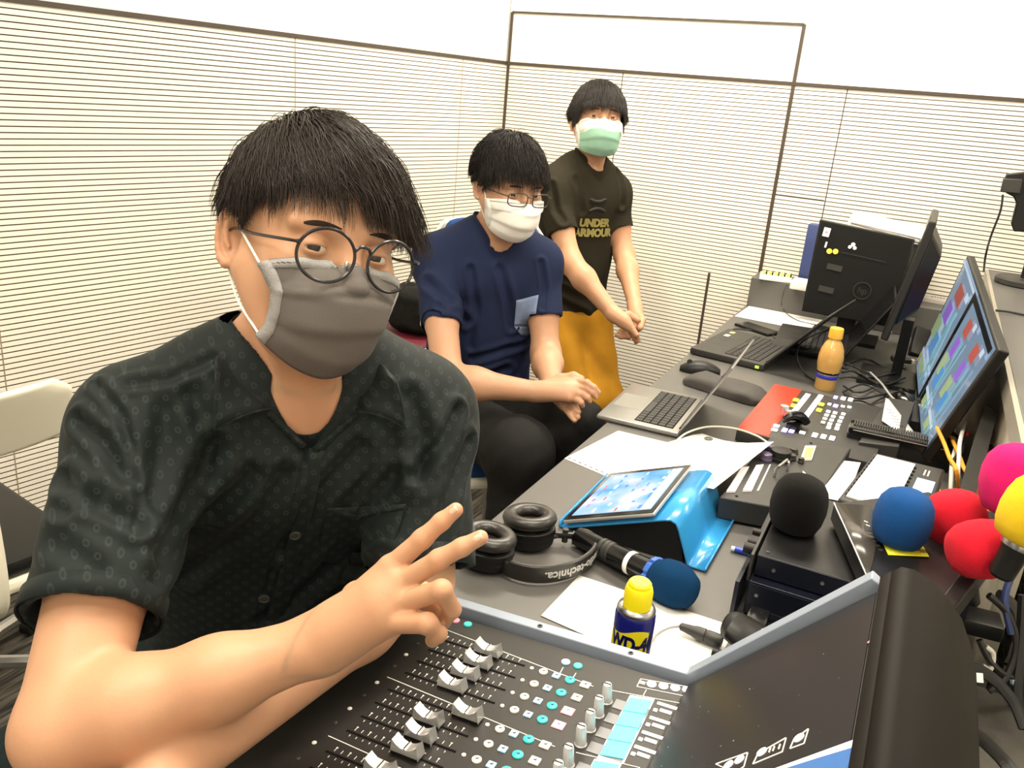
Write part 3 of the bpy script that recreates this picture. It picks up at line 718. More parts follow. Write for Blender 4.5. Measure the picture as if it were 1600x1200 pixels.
bs.inputs['Base Color'].default_value = (.02, .02, .03, 1)
b = MB(); b.box((.088, 0, .0080), (.150, .205, .0006)); scr = obj('screen', b, m, tb)
b = MB(); rr = random.Random(3); mi = [mat('icon_blue', (.03, .12, .4), .3, emit=(.05, .22, .75), estr=.5, var=.02), mat('icon_pale', (.5, .6, .7), .3, emit=(.55, .8, 1), estr=.7, var=.02), mat('icon_violet', (.2, .1, .5), .3, emit=(.35, .25, .8), estr=.5, var=.02), mat('icon_red', (.5, .05, .05), .3, emit=(.6, .1, .08), estr=.5, var=.02)]
for i in range(6):
    for j in range(7):
        if rr.random() < .3: continue
        b.mi = rr.choice((0, 0, 1, 1, 2)) if rr.random() > .04 else 3
        b.box((.028+i*.022, -.088+j*.029+rr.uniform(-.004, .004), .0084), (rr.uniform(.002, .006), rr.uniform(.006, .02), .0003))
b.mi = 1; b.box((.152, 0, .0084), (.018, .20, .0003)); obj('screen_icons', b, mi, scr)
# ---------------------------------------------------------------- laptops
m_key = mat('key_black', (.02, .02, .021), .5, var=.1); m_gap = mat('key_well', (.006, .006, .006), .8, var=.1)
def laptop(name, label, loc, rz, w, d, ang, th, m, kw=.85, keys=(5, 14), screen=None, mkey=None, lidth=.005, pad=True, backm=None, group=None):
    """local: y runs along the hinge (width w), x from front edge (0) to hinge (d); opens at x=d"""
    t = thing(name, label, 'laptop', loc, (0, 0, rz), group)
    b = MB(); b.box((d/2, 0, th/2+.001), (d, w, th), bev=min(.004, th*.4)); base = obj('base', b, m, t)
    z = th+.0012; kx0, kx1 = d*.44, d*.90; nr, nc = keys
    b = MB(); b.box(((kx0+kx1)/2, 0, z-.0003), (kx1-kx0+.002, w*kw+.004, .0010)); kb_ = obj('keyboard', b, m_gap if m is not m_blackp else m_slot, t)
    kk = MB(); dx = (kx1-kx0)/nr; dy = w*kw/nc
    for i in range(nr):
        for j in range(nc):
            if i == 0 and 4 <= j <= 8: continue
            kk.box((kx0+dx*(i+.5), -w*kw/2+dy*(j+.5), z+.0006), (dx*.82, dy*.84, .0012))
    kk.box((kx0+dx*.5, -w*kw/2+dy*6.5, z+.0006), (dx*.82, dy*4.84, .0012)); obj('keys', kk, mkey or m_key, kb_)
    if pad: b = MB(); b.box((d*.22, 0, z-.0004), (d*.34, w*.36, .0008)); obj('touchpad', b, m, t)
    lid = MB(); X = Matrix.Translation((d-.004, 0, th+.002)) @ Matrix.Rotation(R(180-ang), 4, 'Y').inverted() @ Matrix.Identity(4)
    # lid extends along -x when closed; rotate open by ang
    X = Matrix.Translation((d-.003, 0, th+.003)) @ Matrix.Rotation(R(ang), 4, 'Y')
    lid.box((-d/2, 0, lidth/2), (d, w, lidth), X, bev=min(.002, lidth*.4)); lo = obj('lid', lid, backm or m, t)
    s = MB(); s.box((-d/2-.002, 0, -.0003), (d-.014, w-.014, .0012), X); obj('screen', s, screen or m_blackg, lo)
    hb = MB(); hb.cyl((d-.003, -w*.4, th+.002), (d-.003, w*.4, th+.002), .004, 12); obj('hinge', hb, m_blackp, t)
    return t, X
def edgeon(centre, dx, d, th, bias):
    dx = Vector((dx.x, dx.y, 0)).normalized(); h = centre+dx*(d-.003)+Vector((0, 0, th)); c = CP-h; return 180-math.degrees(math.atan2(c.z, c.dot(dx)))+bias
def headof(a, b): d = b-a; return math.atan2(d.y, d.x)
m_sg = mat('silver_laptop', (.27, .265, .25), .32, metal=.55, var=.02)
f1, f2 = D(942, 650, DZ), D(979, 598, DZ); h1, h2 = D(1072, 675, DZ), D(1104, 615, DZ)
cx = (f1+f2)/2; dirx = ((h1+h2)/2-cx); w1 = .302; d1 = .212
mslap = mat('lap_screen_dark', (.02, .022, .03), .12, emit=(.10, .12, .18), estr=.15, var=.5, vscale=25)
h1 = Vector((-.417, 1.824, 0)); a1 = R(2); dirx = Vector((math.cos(a1), math.sin(a1), 0)); w1, d1 = .289, .201; cx = h1-dirx*d1+Vector((-math.sin(a1), math.cos(a1), 0))*w1/2; cx.z = DZ
LAP1 = laptop('laptop', 'open silver laptop with black keys on the desk edge', cx+Vector((0, 0, .001)), a1, w1, d1, 118, .012, m_sg, screen=mslap)
g1, g2 = D(1075, 560, DZ), D(1137, 517, DZ); k1, k2 = D(1186, 588, DZ), D(1240, 540, DZ)
cx2 = (g1+g2)/2; dx2 = ((k1+k2)/2-cx2)
lp2, LX2 = laptop('laptop', 'open matte black laptop behind the silver laptop, mouse beside it', cx2+Vector((0, 0, .001)), math.atan2(dx2.y, dx2.x), .335, .235, edgeon(cx2, dx2, .235, .02, -3), .020, m_dkgrey, keys=(6, 14), backm=m_dkgrey)
for (x, y, w, m) in ((.02, .12, .022, mat('green_sticker', (.5, .65, .2), .5, var=.05)), (.02, .07, .025, m_paper)):
    b = MB(); b.box((x+.012, y, .0216), (.016, w, .0006)); obj('sticker', b, m, lp2)
b = MB(); b.box((.215, -.169, .010), (.012, .003, .008)); obj('port_light', b, mat('green_plug', (.45, .6, .08), .4, emit=(.5, .8, .1), estr=.4, var=.02), lp2)
# third laptop, black, far right, lid edge on
h3 = D(1320, 560, DZ+.02); a3 = R(4); dx3 = Vector((math.cos(a3), math.sin(a3), 0)); c3 = h3-dx3*.225+Vector((-math.sin(a3), math.cos(a3), 0))*.165; c3.z = DZ+.001
lp3, LX3 = laptop('laptop', 'open black laptop with grey-edged keys below the large black monitor back', c3, a3, .33, .225, 119, .022, m_blackp, keys=(6, 15))
# ---------------------------------------------------------------- mice, phone, pouch
def mouse(px, py, L, rz, label, m=None):
    b = MB(); c = D(px, py, DZ); N = 14; G = []
    for i in range(N+1):
        s = i/N; x = (s-.5)*L; wd = .031*math.sin(math.pi*(.08+.84*s))**.6; h = .034*math.sin(math.pi*min(1, .12+.80*s))**.8
        G.append([(x, wd*math.cos(a), .002+h*math.sin(a)**.8) for a in np.linspace(0, math.pi, 13)])
    b.grid(G); b.add([g for g in G[0]], [tuple(range(13))]); b.add([g for g in G[-1]], [tuple(range(12, -1, -1))])
    t = thing('computer_mouse', label, 'mouse', c, rz); obj('shell', b, m or m_blackp, t)
    b = MB(); b.cyl((L*.28, -.003, .028), (L*.28, .003, .028), .008, 14); obj('scroll_wheel', b, m_dkgrey, t)
mouse(1093, 582, .115, R(195), 'black computer mouse on the desk edge beside the black laptop')
mouse(1410, 632, .10, R(120), 'small black mouse among cables in front of the tilted screen', m_blackg)
mouse(1594, 512, .10, R(70), 'black mouse on the raised side counter')
t = thing('smartphone', 'black smartphone lying flat near the far white sheet', 'phone', D(1183, 516, DZ), R(-28))
b = MB(); b.box((0, 0, .005), (.15, .072, .009), bev=.003); obj('case', b, m_blackp, t); b = MB(); b.box((0, 0, .0100), (.138, .064, .0006)); obj('screen', b, m_blackg, t)
b = MB(); c = D(1133, 612, DZ); G = []
for i in range(15):
    s = i/14; x = (s-.5)*.23; G.append([(x, .052*math.cos(a)*min(1, 5*min(s+.12, 1.12-s)), .002+.034*max(0, math.sin(a))**.5*min(1, 4*min(s+.1, 1.1-s))*(1+.10*math.sin(9*s+2*a))) for a in np.linspace(0, math.pi, 15)])
b.grid(G); b.add(G[0], [tuple(range(15))]); b.add(G[-1], [tuple(range(14, -1, -1))])
t = thing('zip_pouch', 'black soft zip pouch lying behind the silver laptop screen', 'pouch', c, R(-14)); obj('bag', b, mat('pouch_cloth', (.05, .045, .04), .7, bump=.3, bscale=150, var=.15), t)
b = MB(); b.tube([(x, -.030+.004*math.sin(20*x), .021) for x in np.linspace(-.09, .10, 24)], .0016, 6); obj('zip', b, m_blackg, t)
# ---------------------------------------------------------------- video switcher with red palm rest
SZ = DZ+.032
def rectfrom(a, b, c, z):
    """a near-left, b far-left, c near-right pixels"""
    A = D(*a, z); B = D(*b, z); Cc = D(*c, z); return A, B, Cc
A, B, Cc = rectfrom((1151, 671), (1211, 600), (1322, 702), SZ)
uy = (B-A).normalized(); wy = (B-A).length; ux = Vector((uy.y, -uy.x, 0)); wx = .30
t = thing('video_switcher', 'black video switcher panel with lit white keys and red palm rest', 'video switcher', A.lerp(B, .5)+ux*wx/2-Vector((0, 0, SZ-DZ)), math.atan2(ux.y, ux.x))
Xs = frame(A, ux)                           # x across, y away
b = MB(); b.box((wx/2, wy/2, -.014), (wx, wy, .028), Xs, bev=.002); b2 = obj('housing', b, m_dkgrey, t, world=True)
b = MB(); b.box((wx/2+.0, wy/2, -.022), (wx-.03, wy-.02, .018), Xs); obj('base', b, m_blackp, t, world=True)
b = MB(); b.box((.036, wy/2, .0006), (.072, wy-.006, .0016), Xs, bev=.0006); obj('palm_rest', b, mat('red_palm_rest', (.60, .045, .022), .35, var=.02), t, world=True)
m_yk = mat('yellow_key', (.75, .72, .05), .4, emit=(.9, .9, .1), estr=.3, var=.02); m_lav = mat('lavender_key', (.5, .45, .85), .4, emit=(.55, .5, 1), estr=.7, var=.02)
def key(px, py, w, d, m, z=SZ, par=t, nm='lit_key', h=.004, fx=ux):
    p = D(px, py, z+.002); b = MB(); b.box((0, 0, h/2-.001), (w, d, h), frame(p, fx), bev=.0008); return obj(nm, b, m, par, world=True)
def zk(x, y): return (880+x/3.333, 480+y/3.333)
for k in range(8):
    u = k/7; x, y = zk(1270-u*80, 462+u*100); key(x, y, .013, .026, m_lwhite)
    x, y = zk(1338-u*72, 468+u*98); key(x, y, .013, .026, m_lwhite)
for (x, y, w, d, m) in ((1212, 485, .014, .02, m_yk), (1200, 515, .014, .022, m_yk), (1345, 508, .013, .02, m_yk), (1332, 538, .013, .022, m_yk),
    (1418, 472, .010, .022, m_lav), (1458, 477, .012, .024, m_lwhite), (1496, 483, .012, .024, m_lwhite), (1386, 507, .009, .012, m_lwhite), (1418, 516, .012, .022, m_lav), (1456, 518, .010, .010, m_lwhite), (1490, 522, .010, .010, m_lwhite),
    (1110, 620, .014, .014, m_lwhite), (1100, 640, .014, .014, m_lwhite), (1153, 642, .012, .026, m_lav), (1190, 646, .012, .026, m_lav), (1245, 655, .013, .013, m_lwhite), (1310, 668, .012, .024, m_lwhite), (1355, 676, .012, .024, m_lwhite), (1400, 684, .012, .024, m_lwhite)): key(*zk(x, y), w, d, m)
for k in range(4):
    for c, (x0, y0) in enumerate(((1380, 545), (1415, 552), (1458, 558))):
        key(*zk(x0-k*9, y0+k*19), .010, .013, m_beigek if c == 0 and k > 1 else m_lwhite)
key(*zk(1382, 628), .010, .016, m_lwhite); key(*zk(1425, 634), .010, .016, m_lwhite)
# crossfade lever
pa, pb = D(*zk(1145, 590), SZ+.02), D(*zk(1270, 605), SZ+.012); b = MB()
b.tube([pa.lerp(pb, s)+Vector((0, 0, .016*math.sin(math.pi*s))) for s in np.linspace(0, 1, 16)], lambda s: .006+.004*math.sin(math.pi*s), 10, flat=1.5); b.box((0, 0, -.006), (.03, .05, .012), frame(pa.lerp(pb, .5), ux)); obj('fader_lever', b, m_blackg, t, world=True)
p = D(*zk(1148, 545), SZ+.012); b = MB(); b.cyl(p, p+Vector((0, 0, .016)), .010, 20); b.cyl(p+Vector((.012, -.012, -.006)), p+Vector((.012, -.012, .01)), .008, 20); obj('joystick_knob', b, m_silver, t, world=True)
# plain black box with taped list beside it
qA, qB, qC = D(1346, 700, DZ+.05), D(1384, 618, DZ+.05), D(1440, 632, DZ+.05)
t = thing('control_box', 'black angled box with taped white list beside the video switcher', 'box', D(1400, 660, DZ))
b = MB(); slabmb([D(1342, 690, DZ+.04), D(1388, 621, DZ+.045), D(1430, 628, DZ+.05), D(1405, 698, DZ+.045)], .036, b); obj('housing', b, m_dkgrey, t, world=True, bev=.002)
b = MB(); P = [D(1384, 622, DZ+.054), D(1389, 624, DZ+.054), D(1428, 675, DZ+.040), D(1408, 678, DZ+.044), D(1378, 657, DZ+.053)]; b.add(P, [tuple(range(5))]); tl = obj('taped_list', b, m_paper, t, world=True, solid=.0006)
b = MB()
for k in range(6):
    q0 = D(1388+k*3.6, 640+k*5, DZ+.0535-k*.0012); b.box((0, 0, .0006), (.018, .0022, .0004), frame(q0, ux))
obj('list_print', b, m_dkgrey, tl, world=True)
# ---------------------------------------------------------------- fader controller
FZ = DZ+.050
c1, c2, c3, c4 = D(1124, 776, FZ), D(1204, 682, FZ+.01), D(1330, 700, FZ+.01), D(1262, 802, FZ)
t = thing('lighting_controller', 'black controller with two white button columns, jog knob and green display', 'controller', D(1220, 740, DZ))
b = MB(); slabmb([c1, c2, c3, c4], .045, b); obj('housing', b, m_dkgrey, t, world=True, bev=.003)
def zf(x, y): return (1100+x/7.27, 640+y/7.27)
def FPz(x, y, h=.001): px, py = zf(x, y); q = D(px, py, FZ+.004); s = max(0, min(1, (q.y-c1.y)/(c2.y-c1.y))); return D(px, py, FZ+.01*s+h)
def fquad(nm, pts, m, h=.002):
    P = [FPz(x, y, h) for x, y in pts]; b = MB(); slabmb(P, h+.001, b); return obj(nm, b, m, t, world=True)
m_pw = mat('pinkish_white_key', (.80, .74, .70), .4, emit=(1, .9, .86), estr=.25, var=.05, vscale=60)
for (a0, a1, b0, b1) in (((255, 925), (355, 922), (430, 650), (515, 640)), ((440, 915), (545, 912), (595, 625), (680, 618))):
    for k in range(8):
        u0, u1 = k/8+.012, (k+1)/8-.012
        lerp = lambda p, q, u: (p[0]+(q[0]-p[0])*u, p[1]+(q[1]-p[1])*u)
        fquad('button', [lerp(a0, b0, u0), lerp(a0, b0, u1), lerp(a1, b1, u1), lerp(a1, b1, u0)], m_pw, .004)
fquad('printed_line', [(600, 918), (745, 622), (760, 622), (622, 918)], m_print, .001)
fquad('display_frame', [(1095, 560), (1150, 408), (1275, 408), (1225, 560)], m_beigek, .003)
fquad('display', [(1125, 545), (1165, 428), (1250, 428), (1215, 545)], mat('green_lcd', (.35, .42, .10), .3, emit=(.45, .6, .12), estr=.3, var=.03), .0036)
def fknob(x, y, r, h, m): p = FPz(x, y, 0); b = MB(); b.lathe([(r*1.1, 0), (r*1.1, h*.3), (r, h*.35), (r*.95, h), (r*.8, h*1.05), (0, h*1.05)], 28, Matrix.Translation(p)); obj('knob', b, m, t, world=True)
fknob(862, 560, .022, .020, m_blackp); fknob(1015, 490, .009, .010, m_dkgrey); fknob(992, 560, .009, .010, m_dkgrey)
m_purp = mat('smoky_violet_knob', (.10, .08, .14), .25, var=.05); fknob(700, 570, .012, .014, m_purp); fknob(735, 480, .012, .014, m_purp); fknob(1100, 600, .006, .010, m_dkgrey)
p1, p2 = FPz(800, 760, .0), FPz(945, 690, .0); b = MB(); b.tube([p1, p1+Vector((0, 0, .018)), p1+Vector((.004, 0, .022)), p2+Vector((-.004, 0, .022)), p2+Vector((0, 0, .018)), p2], .0028, 8); obj('guard_handle', b, m_steel, t, world=True)
for (x, y) in ((370, 985), (1215, 382)): p = FPz(x, y, .0); b = MB(); b.lathe([(.0028, 0), (.0028, .001), (0, .0012)], 12, Matrix.Translation(p)); obj('screw', b, m_slot, t, world=True)
# ---------------------------------------------------------------- keypad phone
KZ = DZ+.075
t = thing('keypad_station', 'black desk keypad station with large white key sheet and blue display', 'keypad', D(1390, 760, DZ))
kq = [D(1309, 778, KZ), D(1366, 706, KZ+.01), D(1478, 733, KZ+.01), D(1448, 822, KZ)]
b = MB(); slabmb(kq, .026, b); obj('housing', b, m_dkgrey, t, world=True, bev=.006)
b = MB(); slabmb([p.lerp(sum(kq, Vector())/4, .2)-Vector((0, 0, .027)) for p in kq], KZ-DZ-.030, b); obj('stand', b, m_blackp, t, world=True)
def kp_(u, v, h): q = kq[0]*(1-u)*(1-v)+kq[3]*u*(1-v)+kq[2]*u*v+kq[1]*(1-u)*v; return q+Vector((0, 0, h))
def kquad(nm, u0, u1, v0, v1, m, h=.0015):
    b = MB(); slabmb([kp_(u0, v0, h), kp_(u0, v1, h), kp_(u1, v1, h), kp_(u1, v0, h)], h+.001, b); return obj(nm, b, m, t, world=True)
sh = kquad('key_sheet', .07, .60, .06, .93, mat('white_key_sheet', (.86, .86, .84), .5, emit=(1, 1, 1), estr=.12, var=.01), .003)
for k in range(12): kquad('key_notch', .60, .635, .09+k*.07, .115+k*.07, m_blackp, .0034); kquad('key_notch', .045, .07, .09+k*.07, .115+k*.07, m_blackp, .0034)
kquad('display', .70, .93, .42, .70, mat('blue_lcd', (.25, .4, .7), .3, emit=(.42, .62, 1), estr=.8, var=.03), .0022)
kquad('printed_mark', .75, .77, .78, .88, m_print, .0015); kquad('printed_mark', .80, .82, .78, .88, m_print, .0015)
# ---------------------------------------------------------------- ribbed black bar in front of the tilted screen
a, c = D(1317, 703, DZ), D(1482, 741, DZ)
uxb = (c-a).normalized(); Xb = frame(a, uxb); Lb = (c-a).length
t = thing('sound_bar', 'long glossy black bar with ribbed top in front of the tilted screen', 'bar', (a+c)/2, math.atan2(uxb.y, uxb.x))
b = MB(); b.box((Lb/2, .030, .030), (Lb, .060, .060), Xb, bev=.007); obj('housing', b, m_blackg, t, world=True)
b = MB()
for k in range(38): b.box((.012+k*(Lb-.024)/37, .034, .0615), (.0035, .042, .004), Xb)
obj('ribs', b, m_dkgrey, t, world=True)
b = MB(); b.tube([Xb @ Vector(p) for p in ((.012, -.0008, .054), (Lb/2, -.0008, .054), (Lb-.012, -.0008, .054))], .0009, 6); obj('bright_trim', b, m_steel, t, world=True)
# ---------------------------------------------------------------- big tilted touch screen
def screenquad(A, B, C_, D_, th, nm, label, mfront, bulge=0, base=None):
    """A top-far, B top-near, C bottom-near, D bottom-far"""
    t = thing(nm, label, 'monitor', base or ((A+B+C_+D_)/4))
    n = (B-A).cross(D_-A).normalized()
    if n.dot(CP-(A+C_)/2) < 0: n = -n
    P = [A, B, C_, D_]; b = MB(); ctr = sum(P, Vector())/4
    b.add([p for p in P]+[p-n*th for p in P], [(0, 1, 2, 3), (7, 6, 5, 4), (0, 4, 5, 1), (1, 5, 6, 2), (2, 6, 7, 3), (3, 7, 4, 0)]); hs = obj('housing', b, m_blackp, t, world=True, bev=.004)
    Q = [ctr+(p-ctr)*.95+n*.0008 for p in P]; b = MB(); b.add([q for q in Q]+[q-n*.002 for q in Q], [(0, 1, 2, 3), (7, 6, 5, 4), (0, 4, 5, 1), (1, 5, 6, 2), (2, 6, 7, 3), (3, 7, 4, 0)]); sc = obj('screen', b, mfront, t, world=True)
    if bulge:
        Q = [ctr+(p-ctr)*.8-n*th for p in P]; Q2 = [ctr+(p-ctr)*.5-n*(th+bulge) for p in P]; b = MB(); b.add(Q+Q2, [(0, 1, 2, 3), (7, 6, 5, 4), (0, 4, 5, 1), (1, 5, 6, 2), (2, 6, 7, 3), (3, 7, 4, 0)]); obj('back_shell', b, m_blackp, t, world=True, bev=.01)
    return t, n, Q, sc
A = PY(1512, 398, 2.85); B = PY(1561, 546, 1.90); C2 = D(1440, 716, .757); D2 = D(1430, 572, .757)
mscr = mat('screen_pale_blue', (.02, .03, .04), .10, emit=(.25, .35, .47), estr=.58, var=.3, vscale=6)
tsc, sn, SQ, scr = screenquad(A, B, C2, D2, .022, 'touch_monitor', 'large tilted touch monitor showing a pale blue map twice', mscr, bulge=.05)
P4 = [A, B, C2, D2]; ctr = sum(P4, Vector())/4; P4 = [ctr+(p-ctr)*.95+sn*.0060 for p in P4]
def sqp(u, v, h=0): return P4[0]*(1-u)*(1-v)+P4[1]*u*(1-v)+P4[2]*u*v+P4[3]*(1-u)*v+sn*h
ic = MB(); ims = [mat('scr_black', (.01, .01, .012), .12, var=.1), mat('scr_red', (.2, .03, .02), .2, emit=(.34, .10, .08), estr=.6, var=.05), mat('scr_violet', (.1, .03, .3), .2, emit=(.26, .14, .50), estr=.6, var=.05),
     mat('scr_green', (.15, .2, .08), .2, emit=(.28, .38, .22), estr=.6, var=.1), mat('scr_blue', (.02, .1, .3), .2, emit=(.10, .28, .52), estr=.6, var=.05), mat('scr_teal', (.05, .2, .2), .2, emit=(.16, .42, .45), estr=.6, var=.05), mat('scr_pale', (.2, .25, .3), .2, emit=(.36, .46, .60), estr=.7, var=.05)]
def patch(mi, u0, u1, v0, v1, h=.0004):
    ic.mi = mi; ic.add([sqp(u0, v0, h), sqp(u1, v0, h), sqp(u1, v1, h), sqp(u0, v1, h)], [(0, 1, 2, 3)])
patch(0, .465, .515, 0, 1); patch(0, .515, 1, 0, .055); patch(0, .52, .60, .80, .98, .0005); patch(6, 0, .46, .0, .03)
for (o_, sc_) in ((0, 1), (.52, .5), (.76, .46)):
    w_ = .46*sc_
    for (mi, u0, u1, v0, v1) in ((1, .35, .72, .12, .25), (2, .25, .55, .30, .46), (3, .05, .40, .48, .66), (4, .30, .62, .56, .74), (5, .68, .76, .28, .95), (6, .05, .9, .80, .84), (3, .25, .6, .84, .93), (6, .78, .95, .08, .14)):
        patch(mi, o_+u0*w_, o_+u1*w_, v0, v1, .0006)
obj('picture', ic, ims, scr, world=True)
b = MB(); q0 = D2.lerp(A, -.0)+sn*.001; b.box((0, .02, 0), (.012, .03, .001), frame(q0+(A-D2)*.04, B-A, sn)); obj('sticker', b, m_yk, tsc, world=True)
# stand plate of the touch monitor
b = MB(); m0 = (C2+D2)/2-sn*.03; b.box((m0.x+.01, m0.y, DZ+.0135), (.10, .30, .024)); obj('foot', b, m_blackp, tsc, world=True)
# ---------------------------------------------------------------- far screens
# back of the black all-in-one screen with stickers
Yh = 3.10
TL, TR, BR, BL = PY(1281, 342, Yh), PY(1430, 374, Yh), PY(1395, 512, Yh-.03), PY(1252, 486, Yh-.03)
t, hn, _, sc0 = screenquad(TL, TR, BR, BL, .03, 'monitor', 'large black monitor seen from behind with small stickers', mat('monitor_back', (.008, .008, .008), .5, spec=.18, bump=.05, bscale=400, var=.2))
P4h = [TL, TR, BR, BL]
def hq(u, v, h=.004): return TL*(1-u)*(1-v)+TR*u*(1-v)+BR*u*v+BL*(1-u)*v+hn*h
def hpatch(nm, u, v, w, d, m, shape='box', h=.004):
    X = frame(hq(u, v, h), TR-TL, hn); b = MB()
    if shape == 'box': b.box((0, 0, 0), (w, d, .001), X)
    elif shape == 'disc': b.lathe([(w, 0), (w, .001), (0, .0012)], 20, X)
    elif shape == 'blob':
        for (a, c, r) in ((0, .006, .007), (-.008, -.004, .006), (.008, -.004, .006)): b.lathe([(r, 0), (r, .001), (0, .0011)], 16, X @ Matrix.Translation((a, c, 0)))
    elif shape == 'ring': b.tube([X @ Vector((w*math.cos(a), w*math.sin(a), 0)) for a in np.linspace(0, 6.28, 30)], .0014, 5)
    return obj(nm, b, m, t, world=True)
s1 = hpatch('sticker', .10, .12, .022, .030, m_paper); hpatch('sticker', .12, .25, .006, .02, m_paper); 
b = MB(); b.lathe([(.005, 0), (0, .0006)], 10, frame(hq(.10, .12, .0048), TR-TL, hn)); obj('sticker_mark', b, m_pinkk, s1, world=True)
hpatch('yellow_magnet', .17, .31, .009, .009, m_yk, 'disc'); hpatch('yellow_magnet', .235, .30, .009, .009, m_yk, 'disc')
hpatch('sticker', .40, .21, .01, .01, m_paper, 'blob'); hpatch('logo_ring', .60, .66, .028, .03, m_dkgrey, 'ring')
textmesh('logo_letters', 'hp', .030, m_dkgrey, t, frame(hq(.60, .66, .0045), TR-TL, hn), .0002)
hpatch('crease_line', .54, .30, .14, .002, m_dkgrey); hpatch('vent', .26, .47, .05, .02, m_dkgrey); hpatch('vent', .22, .72, .05, .02, m_dkgrey)
b = MB(); q0 = (BL+BR)/2; b.box((0, .06, 0), (.22, .16, .012), Matrix.Translation((q0.x, q0.y, DZ+.007))); b.box((0, .05, 0), (.06, .02, .14), Matrix.Translation((q0.x, q0.y, DZ+.08))); obj('foot', b, m_blackp, t, world=True)
# monitor seen edge-on
e1, e2 = PY(1456, 332, 2.72), PY(1392, 520, 2.62)
A3 = PX(1450, 334, e1.x); 
def thinmon(topn, botn, yd, th, nm, label, bulge):
    """topn,botn: near edge points; extends away by yd in Y"""
    d = Vector((topn.x+.01, topn.y, 0)).normalized()*yd
    return screenquad(topn+d, topn, botn, botn+d, th, nm, label, m_blackg, bulge)
t, nn, _, _ = thinmon(PY(1452, 345, 2.55), PY(1375, 530, 2.50), .40, .02, 'monitor', 'slim black monitor seen almost edge-on beside the large one', .045)
b = MB(); q0 = PY(1375, 530, 2.50); b.box((0, 0, 0), (.18, .20, .012), Matrix.Translation((q0.x+.05, q0.y+.2, DZ+.007))); b.box((0, 0, 0), (.03, .05, max(.03, q0.z-DZ+.02)), Matrix.Translation((q0.x+.06, q0.y+.25, DZ+(q0.z-DZ+.02)/2))); obj('foot', b, m_blackp, t, world=True)
# slim laptop lid in front of it is laptop three; keyboard there
# ---------------------------------------------------------------- orange bottle
p = D(1288, 607, DZ); t = thing('drink_bottle', 'plastic bottle of orange drink with yellow cap and blue band', 'bottle', p)
m_oj = mat('orange_drink', (.62, .36, .10), .22, var=.05, coat=.5, sss=.15)
b = MB(); b.lathe([(.027, 0), (.029, .004), (.0285, .045), (.0300, .050), (.0340, .075), (.0345, .095), (.031, .118), (.022, .138), (.0155, .146), (.015, .152)], 36); obj('bottle_body', b, m_oj, t)
b = MB(); b.lathe([(.0192, .150), (.0195, .152), (.0190, .175), (.0175, .179), (0, .180)], 32); obj('cap', b, mat('amber_cap', (.85, .48, .05), .35, var=.02), t)
b = MB(); b.lathe([(.0293, .034), (.0300, .035), (.0300, .044), (.0293, .045)], 36); obj('blue_band', b, mat('blue_band', (.03, .04, .45), .35, var=.02), t)
b = MB(); b.lathe([(.0300, .048), (.0308, .049), (.0310, .053), (.0302, .054)], 36); obj('black_band', b, m_blackg, t)
# ================================================================ rack boxes, foam windscreens, clutter
m_navyb = mat('blue_black_metal', (.006, .008, .018), .35, metal=.3, var=.15)
t = thing('rack_receiver', 'upper black rack receiver box carrying the black foam windscreen', 'rack box', (-.02, 1.33, .795))
b = MB(); b.box((-.02, 1.335, .8125), (.215, .27, .035)); obj('case', b, m_blackm, t, world=True, bev=.0012)
b = MB(); b.box((-.02, 1.1995, .8125), (.213, .003, .033)); fr = obj('end_plate', b, m_navyb, t, world=True)
for (x, z) in ((-.10, .812), (.03, .806), (.052, .806), (-.03, .815)): b = MB(); b.cyl((x, 1.198, z), (x, 1.196, z), .0028, 10); obj('screw', b, m_steel, fr, world=True)
b = MB(); b.box((-.133, 1.335, .8125), (.004, .30, .044)); obj('front_panel', b, m_dkgrey, t, world=True)
for (y, z, r) in ((1.225, .822, .009), (1.26, .815, .008), (1.30, .815, .006)): b = MB(); b.cyl((-.135, y, z), (-.152, y, z), r, 18); obj('knob', b, m_blackp, t, world=True)
for (x, y) in ((-.115, 1.215), (-.115, 1.40)): b = MB(); b.lathe([(.003, .830), (.003, .831), (0, .8312)], 12, Matrix.Translation((x, y, 0))); obj('screw', b, m_dkgrey, t, world=True)
t = thing('rack_receiver', 'lower blue-black rack receiver box at the bottom of the stack behind the mixer', 'rack box', (-.02, 1.33, DZ))
b = MB(); b.box((-.01, 1.33, .766), (.24, .30, .055)); obj('case', b, m_navyb, t, world=True, bev=.0012)
b = MB(); b.prism([(-.146, 1.155), (-.140, 1.155), (-.140, 1.5), (-.146, 1.5)], .732, .800); obj('front_panel', b, m_navyb, t, world=True)
fr = MB(); fr.box((-.01, 1.178, .766), (.236, .003, .05)); e_ = obj('end_plate', fr, m_navyb, t, world=True)
for (x, z) in ((-.115, .775), (-.02, .772), (.06, .772)): b = MB(); b.cyl((x, 1.177, z), (x, 1.175, z), .0028, 10); obj('screw', b, m_steel, e_, world=True)
b = MB(); b.box((-.01, 1.1765, .752), (.22, .001, .0012)); obj('seam_line', b, m_dkgrey, e_, world=True)
textmesh('lettering', 'R', .012, m_print, e_, frame((.025, 1.1755, .745), (1, 0, 0), (0, -1, 0)), .0002)
